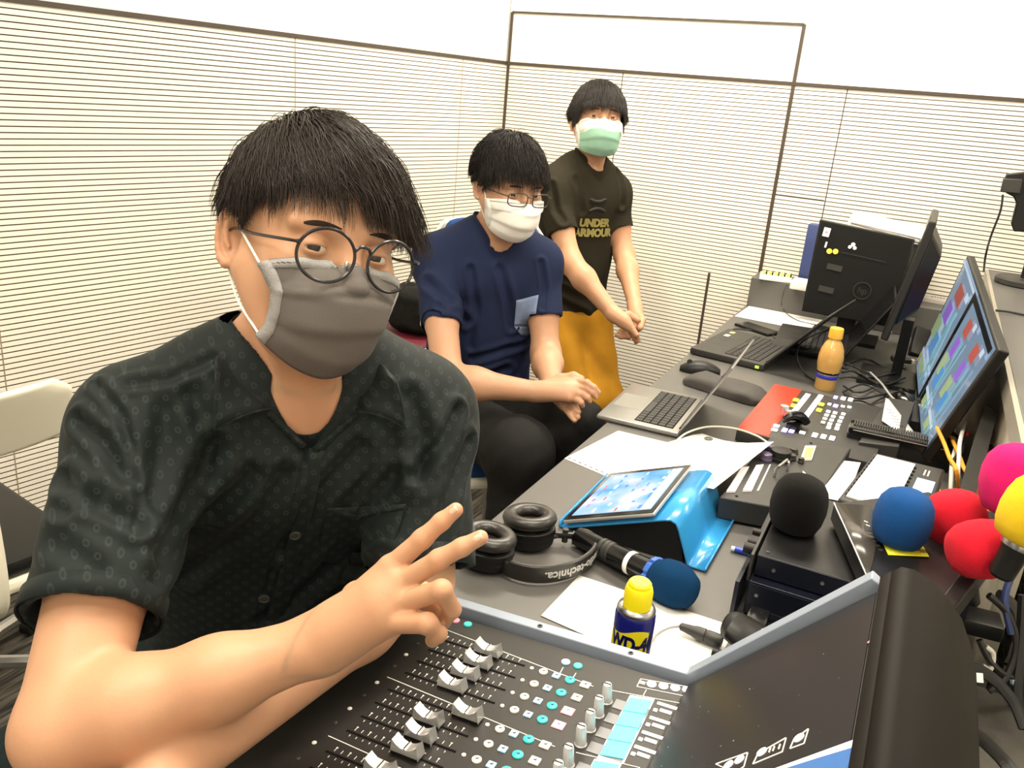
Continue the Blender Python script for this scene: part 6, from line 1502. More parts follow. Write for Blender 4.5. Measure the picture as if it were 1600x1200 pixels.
# ================================================================ the three people
def cutfn(pt, dr, Rad):
    pt = V3(pt); dr = V3(dr); dr = dr/np.linalg.norm(dr)
    def fn(x, y, z):
        a, b, c = x-pt[0], y-pt[1], z-pt[2]; t = a*dr[0]+b*dr[1]+c*dr[2]; q = np.sqrt(np.maximum(a*a+b*b+c*c-t*t, 0)); return np.maximum(-t, q-Rad)
    return fn
def cut(F, pt, dr, Rad, k=.004, L=.25):
    pt = V3(pt); d = V3(dr)/np.linalg.norm(V3(dr)); e = pt+d*L; F.add(cutfn(pt, dr, Rad), np.minimum(pt, e)-Rad, np.maximum(pt, e)+Rad, k, 's')
def frameX(N, s, up):
    s = Vector(s).normalized(); u = Vector(up); u = (u-s*u.dot(s)).normalized(); y = u.cross(s); m = Matrix.Identity(4)
    for i in range(3): m[i][0] = s[i]; m[i][1] = y[i]; m[i][2] = u[i]; m[i][3] = N[i]
    return m
def torso(F, X, w=1, d=1, o=0., L=1., Rs=None, Ls=None, belly=1.):
    F.ell((0, .012, -.155*L), (.150*w+o, .098*d+o, .175*L+o*.5), X, .05)
    F.ell((0, .010, -.060), (.115*w+o, .070*d+o, .085+o), X, .05)
    F.ell((0, .010, -.34*L), (.138*w*belly+o, .100*d*belly+o, .19*L+o*.5), X, .07)
    F.ell((0, .015, -.50*L), (.155*w+o, .110*d+o, .12*L+o), X, .06)
    for S_ in (Rs, Ls):
        if S_ is not None:
            q = X.inverted() @ Vector(S_); F.cone((q.x*.25, .015, .012), (q.x*.92, q.y, q.z+.004), .046+o, .050+o*1.1, .04, X=X)
            F.cone((q.x*.45, q.y*.5, -.09), (q.x*.9, q.y, q.z-.02), .070*d+o, .052+o, .05, X=X)
def offbody(V, Bf, d=.003):
    F = Bf.at(V); m_ = F < d; P = V[m_]
    if len(P): P = P+Bf.grad(P)*np.clip(d-F[m_], 0, .02)[:, None]; V = V.copy(); V[m_] = P
    return V
def hand(F, wr, palm, fingers, thumb, sc=1., k=.004):
    """palm: list of knuckle points; fingers: joint lists starting at the knuckle"""
    for q in palm: F.cone(wr, q, .0165*sc, .0115*sc, .016)
    c = sum((Vector(q) for q in palm), Vector())/len(palm); m_ = Vector(wr).lerp(c, .55); F.cone(Vector(wr).lerp(c, .3), Vector(wr).lerp(c, .8), .019*sc, .017*sc, .02)
    for J in fingers:
        n = len(J); rs = [.0098, .0084, .0074, .0064][:n]; F.chain(J, [r*sc for r in rs], k)
    if thumb: F.chain(thumb, [.0165*sc, .0130*sc, .0110*sc, .0092*sc][:len(thumb)], k*1.6)
def nail(par, tip, dirv, nrm, w, l):
    d = Vector(dirv).normalized(); n = Vector(nrm); n = (n-d*n.dot(d)).normalized(); X = frame(Vector(tip), d, n); b = MB(); G = []
    for i in range(7):
        t = i/6; row = []
        for j in range(7): u = j/6*2-1; ww = w*(1-.25*max(0, t-.7)*3)*(1-.2*max(0, .3-t)*3); row.append((-l/2+l*t, u*ww/2, -.32*w*u*u-.0006*(2*t-1)**2))
        G.append(row)
    b.grid(G, X); obj('fingernail', b, m_nail, par, world=True, solid=.0005)
# ---------------------------------------------------------------- person one, in front, making a V sign
H1 = Matrix.Translation((-.575, .710, 1.288)) @ Euler((R(-7.2), R(11.5), R(59.5)), 'XYZ').to_matrix().to_4x4()
psi = R(50); s1_ = Vector((math.cos(psi), math.sin(psi), 0)); f1_ = Vector((math.sin(psi), -math.cos(psi), 0))
N1 = Vector((-.607, .722, 1.128)); T1 = frameX(N1, s1_, Vector((0, 0, 1))+f1_*.38)
Rsh = N1-s1_*.168+Vector((0, 0, -.052)); Lsh = N1+s1_*.146+Vector((0, 0, -.052))+f1_*.01
Rel = C(100, 1142, .735); Rwr = C(503, 1004, .752); Lel = D(656, 905, .92); Lwr = D(275, 1200, .885)
p1 = thing('person', 'front man in dark green patterned shirt, grey mask, round glasses, making V sign', 'person', (-.72, .82, .0))
B1 = Field()
headfield(B1, H1); K1 = Field(); headfield(K1, H1)
B1.cone(H1 @ Vector((0, .032, -.045)), N1+Vector((0, 0, .01)), .050, .060, .03)
B1.cone(H1 @ Vector((0, -.035, -.095)), N1+f1_*.045+Vector((0, 0, -.01)), .026, .030, .035)
torso(B1, T1, 1.06, 1.06, 0, 1.0, Rsh, Lsh)
B1.chain([Rsh, Rsh.lerp(Rel, .5), Rel], [.050, .047, .040], .02)
B1.chain([Rel, Rel.lerp(Rwr, .25), Rel.lerp(Rwr, .6), Rwr], [.038, .0415, .0335, .0245], .02)
B1.cone(Rwr, Rwr.lerp(C(620, 925, .74), .3), .0240, .022, .02)
B1.chain([Lsh, Lsh.lerp(Lel, .5), Lel], [.050, .046, .038], .02)
B1.chain([Lel, Lel.lerp(Lwr, .3), Lwr], [.034, .034, .025], .02)
k_i, k_m, k_r, k_p = C(610, 887, .738), C(627, 912, .728), C(626, 942, .724), C(606, 972, .726)
fi = [k_i, C(660, 842, .728), C(690, 815, .724), C(712, 797, .722)]
fm_ = [k_m, C(686, 874, .708), C(722, 855, .702), C(751, 840, .700)]
fr_ = [k_r, C(690, 922, .692), C(706, 952, .708), C(688, 978, .724)]
fp_ = [k_p, C(668, 974, .694), C(684, 990, .704), C(676, 1000, .718)]
th_ = [C(560, 935, .775), C(622, 912, .785), C(664, 932, .768), C(690, 948, .748)]
hand(B1, Rwr, (k_i, k_m, k_r, k_p), (fi, fm_, fr_, fp_), th_)
kL = [Lwr+Vector((-.02, -.08, -.01))+Vector((.02, 0, 0))*i for i in range(4)]
hand(B1, Lwr, kL, [[q, q+Vector((-.01, -.04, -.01)), q+Vector((-.015, -.06, -.02)), q+Vector((-.018, -.075, -.035))] for q in kL], [Lwr+Vector((.02, -.02, 0)), Lwr+Vector((.05, -.05, 0)), Lwr+Vector((.055, -.08, 0))])
# thighs and shins, seated
hipR = T1 @ Vector((-.09, .0, -.53)); hipL = T1 @ Vector((.09, .0, -.53))
kneR = C(20, 1290, 1.12); kneL = hipL+Vector((.42, .02, -.02)); kneR.z = .54; kneL.z = .56
anR = kneR+Vector((.02, -.02, -.45)); anL = kneL+Vector((.02, -.02, -.45))
for (a, k_, n_) in ((hipR, kneR, anR), (hipL, kneL, anL)): B1.chain([a, k_, n_], [.075, .055, .038], .04); B1.cone(n_, n_+Vector((.14, -.08, -.05)), .036, .030, .03)
hc = Vector(H1.translation)
bx = lambda c, r: (tuple(V3(c)-V3(r)), tuple(V3(c)+V3(r)))
hlo, hhi = bx(hc+Vector((.01, -.01, -.005)), (.135, .135, .145))
ahi = C(645, 912, .72); dlo, dhi = bx(ahi, (.085, .075, .09))
blo = (-1.06, .15, .02); bhi = (-.10, 1.12, 1.2)
chs = [(hlo, hhi, .0015), (dlo, dhi, .0013), ((-.70, .22, .83), (-.22, .95, 1.06), .0034), ((-1.2, .05, .04), (-.15, 1.12, 1.24), .0065)]
V, Q = meshfield(B1, chs); npobj('body', V, Q, m_skin, p1)
addeyes(p1, H1, (R(-16), R(0))); brows(p1, K1, H1)
for (J, wd) in ((fi, .0115), (fm_, .012)):
    t_ = Vector(J[3]); d = (t_-Vector(J[2])).normalized(); tocam = (CP-t_).normalized(); n_ = (tocam-d*tocam.dot(d)).normalized()
    n_ = (n_+Vector((0, 0, .35))).normalized(); nail(p1, t_-d*.0035+n_*.0066, d, n_, wd*.80, .0115)
# shirt
m = bpy.data.materials.new('dotted_dark_green_cotton'); m.use_nodes = True; nt = m.node_tree; b = nt.nodes['Principled BSDF']; b.inputs['Roughness'].default_value = .72
b.inputs['Sheen Weight'].default_value = .02; b.inputs['Specular IOR Level'].default_value = .25
tc = nt.nodes.new('ShaderNodeTexCoord'); mp = nt.nodes.new('ShaderNodeMapping'); mp.vector_type = 'POINT'; mp.inputs['Rotation'].default_value = (R(0), 0, -psi); mp.inputs['Scale'].default_value = (1, 1, 1)
sw = nt.nodes.new('ShaderNodeSeparateXYZ'); cm = nt.nodes.new('ShaderNodeCombineXYZ')
ad = nt.nodes.new('ShaderNodeMath'); ad.operation = 'MULTIPLY_ADD'; ad.inputs[1].default_value = .35
vo = nt.nodes.new('ShaderNodeTexVoronoi'); vo.voronoi_dimensions = '2D'; vo.inputs['Scale'].default_value = 74; vo.inputs['Randomness'].default_value = .08
cr = nt.nodes.new('ShaderNodeValToRGB'); cr.color_ramp.interpolation = 'LINEAR'; el = cr.color_ramp.elements
base = (.0066, .0125, .0125, 1); dot = (.021, .032, .030, 1)
el[0].position = .0; el[0].color = base; el[1].position = 1; el[1].color = base
for pos, c_ in ((.10, (.010, .017, .017, 1)), (.15, dot), (.21, dot), (.26, base)): x = cr.color_ramp.elements.new(pos); x.color = c_
rt = nt.nodes.new('ShaderNodeMapping'); rt.inputs['Rotation'].default_value = (0, 0, R(45))
nt.links.new(tc.outputs['Object'], mp.inputs[0]); nt.links.new(mp.outputs[0], sw.inputs[0]); nt.links.new(sw.outputs[0], cm.inputs[0]); nt.links.new(sw.outputs[2], cm.inputs[1])
nt.links.new(cm.outputs[0], rt.inputs[0]); nt.links.new(rt.outputs[0], vo.inputs['Vector']); nt.links.new(vo.outputs['Distance'], cr.inputs[0])
nz = nt.nodes.new('ShaderNodeTexNoise'); nz.inputs['Scale'].default_value = 14; mx = nt.nodes.new('ShaderNodeMix'); mx.data_type = 'RGBA'; mx.blend_type = 'MULTIPLY'; mx.inputs[0].default_value = .5
nt.links.new(tc.outputs['Object'], nz.inputs['Vector']); nt.links.new(cr.outputs[0], mx.inputs[6]); nt.links.new(nz.outputs['Fac'], mx.inputs[7]); nt.links.new(mx.outputs[2], b.inputs['Base Color'])
n2 = nt.nodes.new('ShaderNodeTexNoise'); n2.inputs['Scale'].default_value = 900; bp = nt.nodes.new('ShaderNodeBump'); bp.inputs['Strength'].default_value = .15; bp.inputs['Distance'].default_value = .001
nt.links.new(tc.outputs['Object'], n2.inputs['Vector']); nt.links.new(n2.outputs['Fac'], bp.inputs['Height']); nt.links.new(bp.outputs['Normal'], b.inputs['Normal'])
m_shirt = m
S1 = Field(); torso(S1, T1, 1.06, 1.06, .020, 1.0, Rsh, Lsh, 1.08)
Rh = Rsh.lerp(Rel, .68); Lh = Lsh.lerp(Lel, .93)
S1.sleeve(Rsh, Rh, .066, .063, .03); S1.sleeve(Lsh, Lh, .064, .061, .03)
for (a_, h_, e_) in ((Rsh, Rh, Rel), (Lsh, Lh, Lel)): q_ = (e_-a_).normalized(); S1.cone(h_-q_*.025, h_+q_*.03, .050, .060, .003, 's')
cut(S1, T1 @ Vector((0, 0, -.585)), T1.to_3x3() @ Vector((0, 0, -1)), .3)
S0 = Field(); S0.p = list(S1.p)
Pv = onshirt(S0, [(484, 696)])[0]; Pt = onshirt(S0, [(455, 640), (520, 622)])
nk = N1+Vector((0, 0, .02))
S1.cone(N1+Vector((0, 0, -.004)), N1+Vector((0, 0, .12)), .062, .070, .006, 's')
S1.cone(Vector(Pv)-f1_*.004, N1+f1_*.085+Vector((0, 0, .005)), .011, .044, .004, 's'); S1.cone(Vector(Pv)+f1_*.03, N1+f1_*.13+Vector((0, 0, .01)), .004, .046, .004, 's')
V, Q = meshfield(S1, [((-.92, .28, .56), (-.36, 1.0, 1.20), .0036)])
V = smoothmesh(V, Q, 2, .4); Nn = vnormals(V, Q)
def pl3(pts, F=S0): return [tuple(p) for p in onshirt(F, pts)]
cs = [
 (pl3([(150, 600), (188, 645), (204, 700), (214, 770), (213, 838)]), .0045, .0035), (pl3([(120, 655), (160, 690), (198, 752)]), .007, .006), (pl3([(98, 745), (150, 790), (212, 822)]), .008, .006),
 (pl3([(60, 820), (110, 800), (160, 770)]), .008, .004), (pl3([(60, 760), (90, 850), (150, 890)]), .009, .004),
 (pl3([(338, 700), (290, 780), (245, 860)]), .011, .008), (pl3([(395, 740), (330, 800), (240, 900)]), .010, .006), (pl3([(440, 740), (380, 830), (290, 900)]), .010, .006),
 (pl3([(560, 700), (500, 770), (440, 860)]), .010, .006), (pl3([(620, 745), (560, 830), (500, 900), (420, 960)]), .010, .007), (pl3([(716, 640), (690, 690), (650, 742)]), .007, .007), (pl3([(735, 690), (700, 780), (690, 860)]), .008, .006),
 (pl3([(640, 620), (660, 680), (655, 750)]), .010, .005), (pl3([(260, 640), (250, 720), (235, 800)]), .010, .005), (pl3([(330, 560), (270, 590), (200, 600)]), .006, .004), (pl3([(600, 880), (520, 940), (420, 990)]), .011, .007), (pl3([(300, 620), (330, 680), (330, 740)]), .010, .005),
 (pl3([(483, 696), (462, 760), (440, 840), (412, 930)]), .0028, .0022)]
V = crease(V, Nn, cs)+Nn*(.0042*vnoise(V, 34, 3)+.0020*vnoise(V, 85, 5))[:, None]
V = offbody(V, B1); shirt = npobj('shirt', V, Q, m_shirt, p1)
# hem bands of the sleeves
for (A_, E_, h_, r_) in ((Rsh, Rel, Rh, .0655), (Lsh, Lel, Lh, .0655)):
    d = (E_-A_).normalized(); b = MB(); X = d.to_track_quat('Z', 'Y').to_matrix().to_4x4(); X.translation = h_-d*.022
    G = []
    for i in range(48):
        a = 2*math.pi*i/48; row = []
        for t in (0, .010, .021): 
            q = X @ Vector((.10*math.cos(a), .10*math.sin(a), t)); row.append(q)
        G.append(row)
    P = np.array([tuple(q) for r in G for q in r]); O = np.array([tuple(X @ Vector((0, 0, t))) for i in range(48) for t in (0, .010, .021)]); Dn = O-P; Ln = np.linalg.norm(Dn, axis=1); Dn /= Ln[:, None]
    Hh = S0.rays(P, Dn, 0, .10, 60)-Dn*.0022
    Hh += S0.grad(Hh)*(.0042*vnoise(Hh, 34, 3)+.0020*vnoise(Hh, 85, 5))[:, None]
    Qh = [(i*3+j, i*3+j+1, ((i+1) % 48)*3+j+1, ((i+1) % 48)*3+j) for i in range(48) for j in range(2)]
    o = npobj('sleeve_hem', Hh, np.array(Qh), m_shirt, shirt); md = o.modifiers.new('s', 'SOLIDIFY'); md.thickness = .0016; md.offset = 0
# collar, placket, buttons, pocket
def flap(outline, inner, par):
    """collar leaf between its fold line and its free edge"""
    n = 14; a = [Vector(p) for p in smoothpath(inner, 6)]; c = [Vector(p) for p in smoothpath(outline, 6)]
    def at(L, t): k = t*(len(L)-1); i = min(int(k), len(L)-2); return L[i].lerp(L[i+1], k-i)
    G = []
    for i in range(n+1):
        t = i/n; p, q = at(a, t), at(c, t); row = []
        for j in range(7): u = j/6; row.append(p.lerp(q, u)+Vector((0, 0, .004*math.sin(math.pi*u)))+(CP-p).normalized()*.006*math.sin(math.pi*u))
        G.append(row)
    b = MB(); b.grid(G); o = obj('collar', b, m_shirt, par, world=True, solid=.0030)
    e = MB(); e.tube([r[6] for r in G], .0016, 6); e.tube(list(G[-1]), .0016, 6); obj('collar_edge', e, m_shirt, o, world=True); return o
def sh(px, py, off=.008): return Vector(onshirt(S0, [(px, py)], off)[0])
def nkp(ang, up_, r=.066):
    """point on the collar fold around the neck; ang 0 = front, positive towards his left"""
    a = R(ang); return N1+(f1_*math.cos(a)+s1_*math.sin(a))*r+Vector((0, 0, up_))
flap([nkp(-178, -.004, .098), nkp(-130, -.008, .106), sh(343, 575, .020), sh(334, 666, .024)], [nkp(-178, .044, .068), nkp(-125, .042, .070), nkp(-82, .030, .076), sh(420, 636, .016)], shirt)
flap([nkp(178, -.004, .098), nkp(120, -.008, .106), sh(606, 596, .020), sh(632, 666, .024)], [nkp(178, .044, .068), nkp(120, .042, .070), nkp(78, .026, .076), sh(556, 640, .016)], shirt)
b = MB(); G = []
for i in range(25):
    a = -180+i*15; fr_k = max(0, math.cos(R(a))); G.append([nkp(a, -.012-.05*fr_k**2, .067+.012*fr_k), nkp(a, .038-.042*fr_k**1.5, .064+.010*fr_k)])
b = MB()
G = [g for g in G[3:-3]] if False else [nkg for nkg in [[nkp(a, -.010, .070), nkp(a, .037-.020*max(0, math.cos(R(a))+.2), .066)] for a in range(75, 286, 10)]]
b.grid(G); obj('collar_stand', b, m_shirt, shirt, world=True, solid=.002)
for side, (x0, y0, x1, y1) in ((0, (420, 640, 478, 694)), (1, (556, 640, 486, 700))):
    n = 9; rows = []
    for i in range(n):
        t = i/(n-1); x, y = x0+(x1-x0)*t, y0+(y1-y0)*t; dx = (-9 if side == 0 else 12); rows.append([sh(x, y, .003), sh(x+dx*.5, y+3, .0045), sh(x+dx, y+5, .003)])
    b = MB(); b.grid(rows); obj('placket_facing', b, m_shirt, shirt, world=True, solid=.002)
rows = []
for i in range(16):
    t = i/15; y = 700+t*270; x = 484-.20*(y-700)-.00018*(y-700)**2; rows.append([sh(x-2, y, .001), sh(x+7, y, .0034), sh(x+20, y+3, .0034), sh(x+24, y+3, .001)])
b = MB(); b.grid(rows); obj('button_placket', b, m_shirt, shirt, world=True, solid=.0015)
m_btn = mat('grey_green_button', (.055, .06, .055), .3, var=.1)
for (x, y) in ((456, 830), (409, 929)):
    p = sh(x+4, y, .0062); n_ = Vector(S0.grad(np.array([tuple(p)]))[0]); X = frame(p, n_.orthogonal(), n_); b = MB(); b.lathe([(.0062, -.0012), (.0066, .0), (.0066, .0012), (.0056, .0018), (.0046, .0010), (0, .0010)], 24, X); bt = obj('button', b, m_btn, shirt, world=True)
    b = MB(); 
    for q in ((.0015, .0015), (-.0015, .0015), (.0015, -.0015), (-.0015, -.0015)): b.lathe([(.0006, .0011), (0, .0013)], 8, X @ Matrix.Translation((q[0], q[1], 0)))
    obj('thread_holes', b, m_slot, bt, world=True)
patchon('chest_pocket', S0, [(512, 790), (636, 788), (606, 890), (492, 872)], 12, 8, .0030, m_shirt, shirt)
patchon('pocket_hem', S0, [(511, 788), (560, 801), (558, 808), (509, 797)], 6, 2, .0048, m_shirt, shirt); patchon('pocket_hem', S0, [(560, 801), (636, 788), (634, 797), (558, 808)], 6, 2, .0048, m_shirt, shirt)
# trousers
m_tr = mat('dark_trousers', (.010, .016, .017), .85, bump=.3, bscale=300, var=.1)
Tr = Field()
Tr.ell((0, .01, -.52), (.185, .135, .12), T1, .05)
for (a, k_, n_) in ((hipR, kneR, anR), (hipL, kneL, anL)): Tr.chain([a, k_, n_], [.092, .072, .056], .05); cut(Tr, n_, (0, 0, -1), .12)
V, Q = meshfield(Tr, [((-1.2, .05, .04), (-.1, 1.25, .80), .0075)]); V = V+vnormals(V, Q)*(.004*vnoise(V, 30, 9))[:, None]; npobj('trousers', V, Q, m_tr, p1)
for n_ in (anR, anL):
    b = MB(); c = n_+Vector((.07, -.04, 0)); X = frame((c.x, c.y, .0), (.86, -.5, 0)); b.box((0, 0, .012), (.28, .10, .022), X, bev=.01); b.sphere((-.01, 0, .035), (.13, .047, .045), 20, 12, X); obj('shoe', b, m_blackp, p1, world=True)
# mask, glasses, hair
m_mg = mat('grey_mask_cloth', (.135, .120, .112), .85, bump=.35, bscale=900, var=.05); m_ml = mat('mask_seam', (.34, .33, .33), .85, bump=.6, bscale=700, var=.1); m_loop = mat('ear_loop_white', (.82, .80, .76), .7, var=.02)
facemask(p1, K1, H1, (m_mg, m_ml, m_loop), 1, .0060, .076, -.012, span=57)
glasses(p1, H1, .0265, .0245, .0335, -.122, -.007, m_frame, 'round', .0016)
def fringe1(loc):
    o = np.zeros_like(loc); f = np.clip((-loc[:, 1]+.02)/.08, 0, 1); o[:, 0] = .75*f+.1; o[:, 1] = -.35*f; o[:, 2] = -.15*f; return o
def flick1(A, loc, rs):
    w = np.clip((loc[:, 0]+.01)/.06, 0, 1)*np.clip((-loc[:, 1]+.03)/.07, 0, 1)*np.clip((loc[:, 2]-.03)/.03, 0, 1); k = rs.rand(len(A)); s_ = np.linspace(0, 1, A.shape[1])[None, :]
    A[:, :, 0] += (w*k**1.6)[:, None]*s_**2*.030; A[:, :, 1] -= (w*k)[:, None]*s_**2*.006; A[:, :, 2] -= (w*k**3)[:, None]*s_**2*.014; return A
hair(p1, K1, H1, m_hair, 15000, .00050, (-.030, .055, .115), fringe1, (.014, .018, .062, .090), .064, .016, -.050, .0125, 7, .65, .006, mess=.2, sidel=.45, grav=.30, over=flick1, tem=.014, templ=.86)
# ---------------------------------------------------------------- person two, seated, navy t-shirt
def tee(name, par, Bf, X, Rs, Ls, Re, Le, hr, hl, m, o, w, d, chunks, nkR, N, fwd, seed, folds=(), belly=1.05, sl=.058, L=1., hem=-.60, nkdrop=.012):
    S_ = Field(); torso(S_, X, w, d, o, L, Rs, Ls, belly); Rq = Rs.lerp(Re, hr); Lq = Ls.lerp(Le, hl)
    S_.sleeve(Rs, Rq, sl, sl, .03); S_.sleeve(Ls, Lq, sl, sl, .03)
    for (a_, h_, e_) in ((Rs, Rq, Re), (Ls, Lq, Le)): q_ = (e_-a_).normalized(); S_.cone(h_-q_*.02, h_+q_*.03, sl-.013, sl-.004, .003, 's')
    cut(S_, X @ Vector((0, 0, hem*L)), X.to_3x3() @ Vector((0, 0, -1)), .3)
    S0_ = Field(); S0_.p = list(S_.p)
    nc = N+fwd*.008; S_.cone(nc+Vector((0, 0, -.02)), nc+Vector((0, 0, .14)), nkR, nkR+.004, .005, 's')
    V, Q = meshfield(S_, chunks); V = smoothmesh(V, Q, 2, .4); Nn = vnormals(V, Q)
    cs_ = [([tuple(p) for p in onshirt(S0_, pts, 0, .8, 5)], r, dp) for pts, r, dp in folds]
    V = crease(V, Nn, cs_)+Nn*(.0045*vnoise(V, 30, seed)+.002*vnoise(V, 80, seed+1))[:, None]
    V = offbody(V, Bf); return npobj(name, V, Q, m, par), S0_
H2 = Matrix.Translation((-1.014, 2.05, 1.215)) @ Euler((R(4.4), R(1.8), R(54.5)), 'XYZ').to_matrix().to_4x4()
p2 = thing('person', 'seated man in navy t-shirt with pale blue pocket, white mask and rectangular glasses', 'person', (-1.1, 2.15, 0))
ps2 = R(42); s2 = Vector((math.cos(ps2), math.sin(ps2), 0)); f2 = Vector((math.sin(ps2), -math.cos(ps2), 0))
N2 = H2 @ Vector((0, .045, -.150)); N2 = N2+Vector((-.0, .0, -.012)); T2 = frameX(N2, s2, Vector((0, 0, 1))+f2*.16)
Rs2 = N2-s2*.160+Vector((0, 0, -.05)); Ls2 = N2+s2*.138+Vector((0, 0, -.05))
Re2 = C(700, 595, 2.12); Rw2 = C(838, 612, 2.10); Le2 = C(853, 556, 2.36); Lw2 = C(862, 603, 2.17)
B2 = Field(); headfield(B2, H2); K2 = Field(); headfield(K2, H2); B2.cone(H2 @ Vector((0, .030, -.045)), N2+Vector((0, 0, .01)), .048, .056, .03); B2.cone(H2 @ Vector((0, -.035, -.095)), N2+f2*.04, .024, .028, .03)
torso(B2, T2, .98, .95, 0, 1, Rs2, Ls2)
B2.chain([Rs2, Rs2.lerp(Re2, .5), Re2], [.046, .042, .038], .03); B2.chain([Re2, Re2.lerp(Rw2, .3), Rw2], [.038, .039, .025], .03)
B2.chain([Ls2, Ls2.lerp(Le2, .5), Le2], [.046, .042, .038], .03); B2.chain([Le2, Le2.lerp(Lw2, .3), Lw2], [.038, .038, .025], .03)
kk = [C(896, 596, 2.10), C(898, 604, 2.085), C(895, 613, 2.075), C(888, 621, 2.07)]
tips = [(935, 613), (931, 620), (921, 627), (910, 634)]; mids = [(917, 598), (917, 607), (911, 616), (902, 624)]
hand(B2, Rw2, kk, [[kk[i], C(*mids[i], 2.075), C((mids[i][0]+tips[i][0])/2+2, (mids[i][1]+tips[i][1])/2, 2.07), C(*tips[i], 2.075)] for i in range(4)], [C(850, 605, 2.11), C(876, 592, 2.115), C(896, 588, 2.11), C(908, 592, 2.10)])
kl = [C(880, 612, 2.13), C(886, 620, 2.12), C(885, 628, 2.12), C(880, 634, 2.12)]
hand(B2, Lw2, kl, [[q, q+Vector((.03, -.02, -.01)), q+Vector((.045, -.03, -.02))] for q in kl], None)
hR2 = T2 @ Vector((-.09, -.02, -.53)); hL2 = T2 @ Vector((.09, -.02, -.53)); kR2 = C(812, 705, 2.10); kL2 = C(893, 668, 2.24)
for (a, k_) in ((hR2, kR2), (hL2, kL2)):
    n_ = Vector((k_.x+.02, k_.y-.02, .10)); B2.chain([a, k_, n_], [.075, .055, .038], .04); B2.cone(n_, n_+Vector((.12, -.09, -.05)), .034, .028, .03)
hc = Vector(H2.translation); c_ = C(890, 612, 2.10)
V, Q = meshfield(B2, [(*bx(hc, (.13, .13, .145)), .0022), (*bx(c_, (.09, .09, .06)), .0020), ((-1.4, 1.35, .04), (-.45, 2.5, 1.15), .0065)]); npobj('body', V, Q, m_skin2, p2)
addeyes(p2, H2, (R(-12), 0)); brows(p2, K2, H2)
m_nv = mat('navy_cotton', (.014, .020, .052), .85, bump=.25, bscale=500, var=.12, vscale=12)
tz = [(*bx(T2 @ Vector((0, 0, -.27)), (.30, .30, .37)), .0048)]
f2l = [([(668, 440), (700, 470), (728, 500)], .012, .009), ([(690, 480), (712, 520)], .010, .007), ([(735, 420), (745, 480), (735, 540)], .009, .006), ([(745, 590), (790, 575), (835, 560)], .010, .007), ([(740, 560), (790, 545), (830, 530)], .010, .006), ([(780, 420), (795, 470), (800, 510)], .010, .006), ([(745, 610), (800, 598), (840, 590)], .009, .006), ([(845, 410), (852, 450), (848, 480)], .007, .006)]
sh2, S20 = tee('t_shirt', p2, B2, T2, Rs2, Ls2, Re2, Le2, .58, .60, m_nv, .016, .98, .95, tz, .055, N2, f2, 21, f2l, sl=.055)
m_pk = mat('pale_denim_pocket', (.17, .22, .34), .85, bump=.4, bscale=200, var=.25, vscale=60)
patchon('chest_pocket', S20, [(806, 468), (842, 461), (836, 507), (802, 509)], 8, 8, .004, m_pk, sh2); patchon('chest_pocket', S20, [(802, 509), (836, 507), (822, 524), (813, 524)], 8, 3, .004, m_pk, sh2)
def neckrib(par, S0_, N, s_, f_, r, m):
    nc = N+f_*.008; P = []
    for i in range(56): a = 2*math.pi*i/56; P.append(tuple(nc+(f_*math.cos(a)+s_*math.sin(a))*(r+.005)+Vector((0, 0, .16))))
    H = S0_.rays(P, np.tile((0, 0, -1.), (56, 1)), 0, .3, 120); b = MB(); b.tube([Vector(h)+Vector((0, 0, -.001)) for h in H], .0085, 8, closed=True, flat=.42, up=(0, 0, 1)); return obj('neck_rib', b, m, par, world=True)
neckrib(sh2, S20, N2, s2, f2, .055, m_nv)
m_tb = mat('black_trousers', (.014, .0135, .013), .8, bump=.3, bscale=250, var=.2)
def trousers(par, Bf, X, legs, rs, m, lo, hi, h, seed, z0=.04):
    Tq = Field(); Tq.ell((0, .01, -.53), (.175, .125, .11), X, .05)
    for (a, k_, n_) in legs: Tq.chain([a, k_, n_], rs, .05); cut(Tq, n_, (0, 0, -1), .12)
    V, Q = meshfield(Tq, [(lo, hi, h)]); V = smoothmesh(V, Q, 1, .4); V = V+vnormals(V, Q)*(.006*vnoise(V, 32, seed)+.003*vnoise(V, 90, seed+3))[:, None]; return npobj('trousers', V, Q, m, par)
def shoes(par, ans, dr, m=None):
    for n_ in ans:
        d = Vector(dr).normalized(); c = Vector((n_.x, n_.y, 0))+d*.07; X = frame((c.x, c.y, 0), d); b = MB(); b.box((0, 0, .012), (.28, .10, .022), X, bev=.01); b.sphere((-.01, 0, .035), (.13, .047, .045), 20, 12, X); obj('shoe', b, m or m_blackp, par, world=True)
an2 = [Vector((k_.x+.02, k_.y-.02, .10)) for k_ in (kR2, kL2)]
trousers(p2, B2, T2, ((hR2, kR2, an2[0]), (hL2, kL2, an2[1])), [.095, .078, .060], m_tb, (-1.45, 1.35, .05), (-.42, 2.5, .85), .007, 31)
shoes(p2, an2, (.8, -.6, 0))
m_mw = mat('white_mask_cloth', (.80, .79, .75), .85, bump=.3, bscale=500, var=.03); m_ms = mat('white_mask_seam', (.72, .71, .67), .85, var=.05)
facemask(p2, K2, H2, (m_mw, m_ms, m_loop), 4, .005, .071, -.016)
glasses(p2, H2, .0255, .0165, .0335, -.120, -.008, mat('brown_black_frame', (.03, .022, .018), .3, var=.1), 'rect', .0015)
def fringe2(loc):
    o = np.zeros_like(loc); f = np.clip((-loc[:, 1]+.02)/.08, 0, 1); o[:, 0] = .25*f; o[:, 1] = -.35*f; o[:, 2] = -.2*f; return o
hair(p2, K2, H2, m_hair2, 7000, .00075, (.02, .05, .115), fringe2, (.035, .04, .062, .085), .058, .006, -.070, .020, 17, .65, .012, mess=.24, sidel=.6)
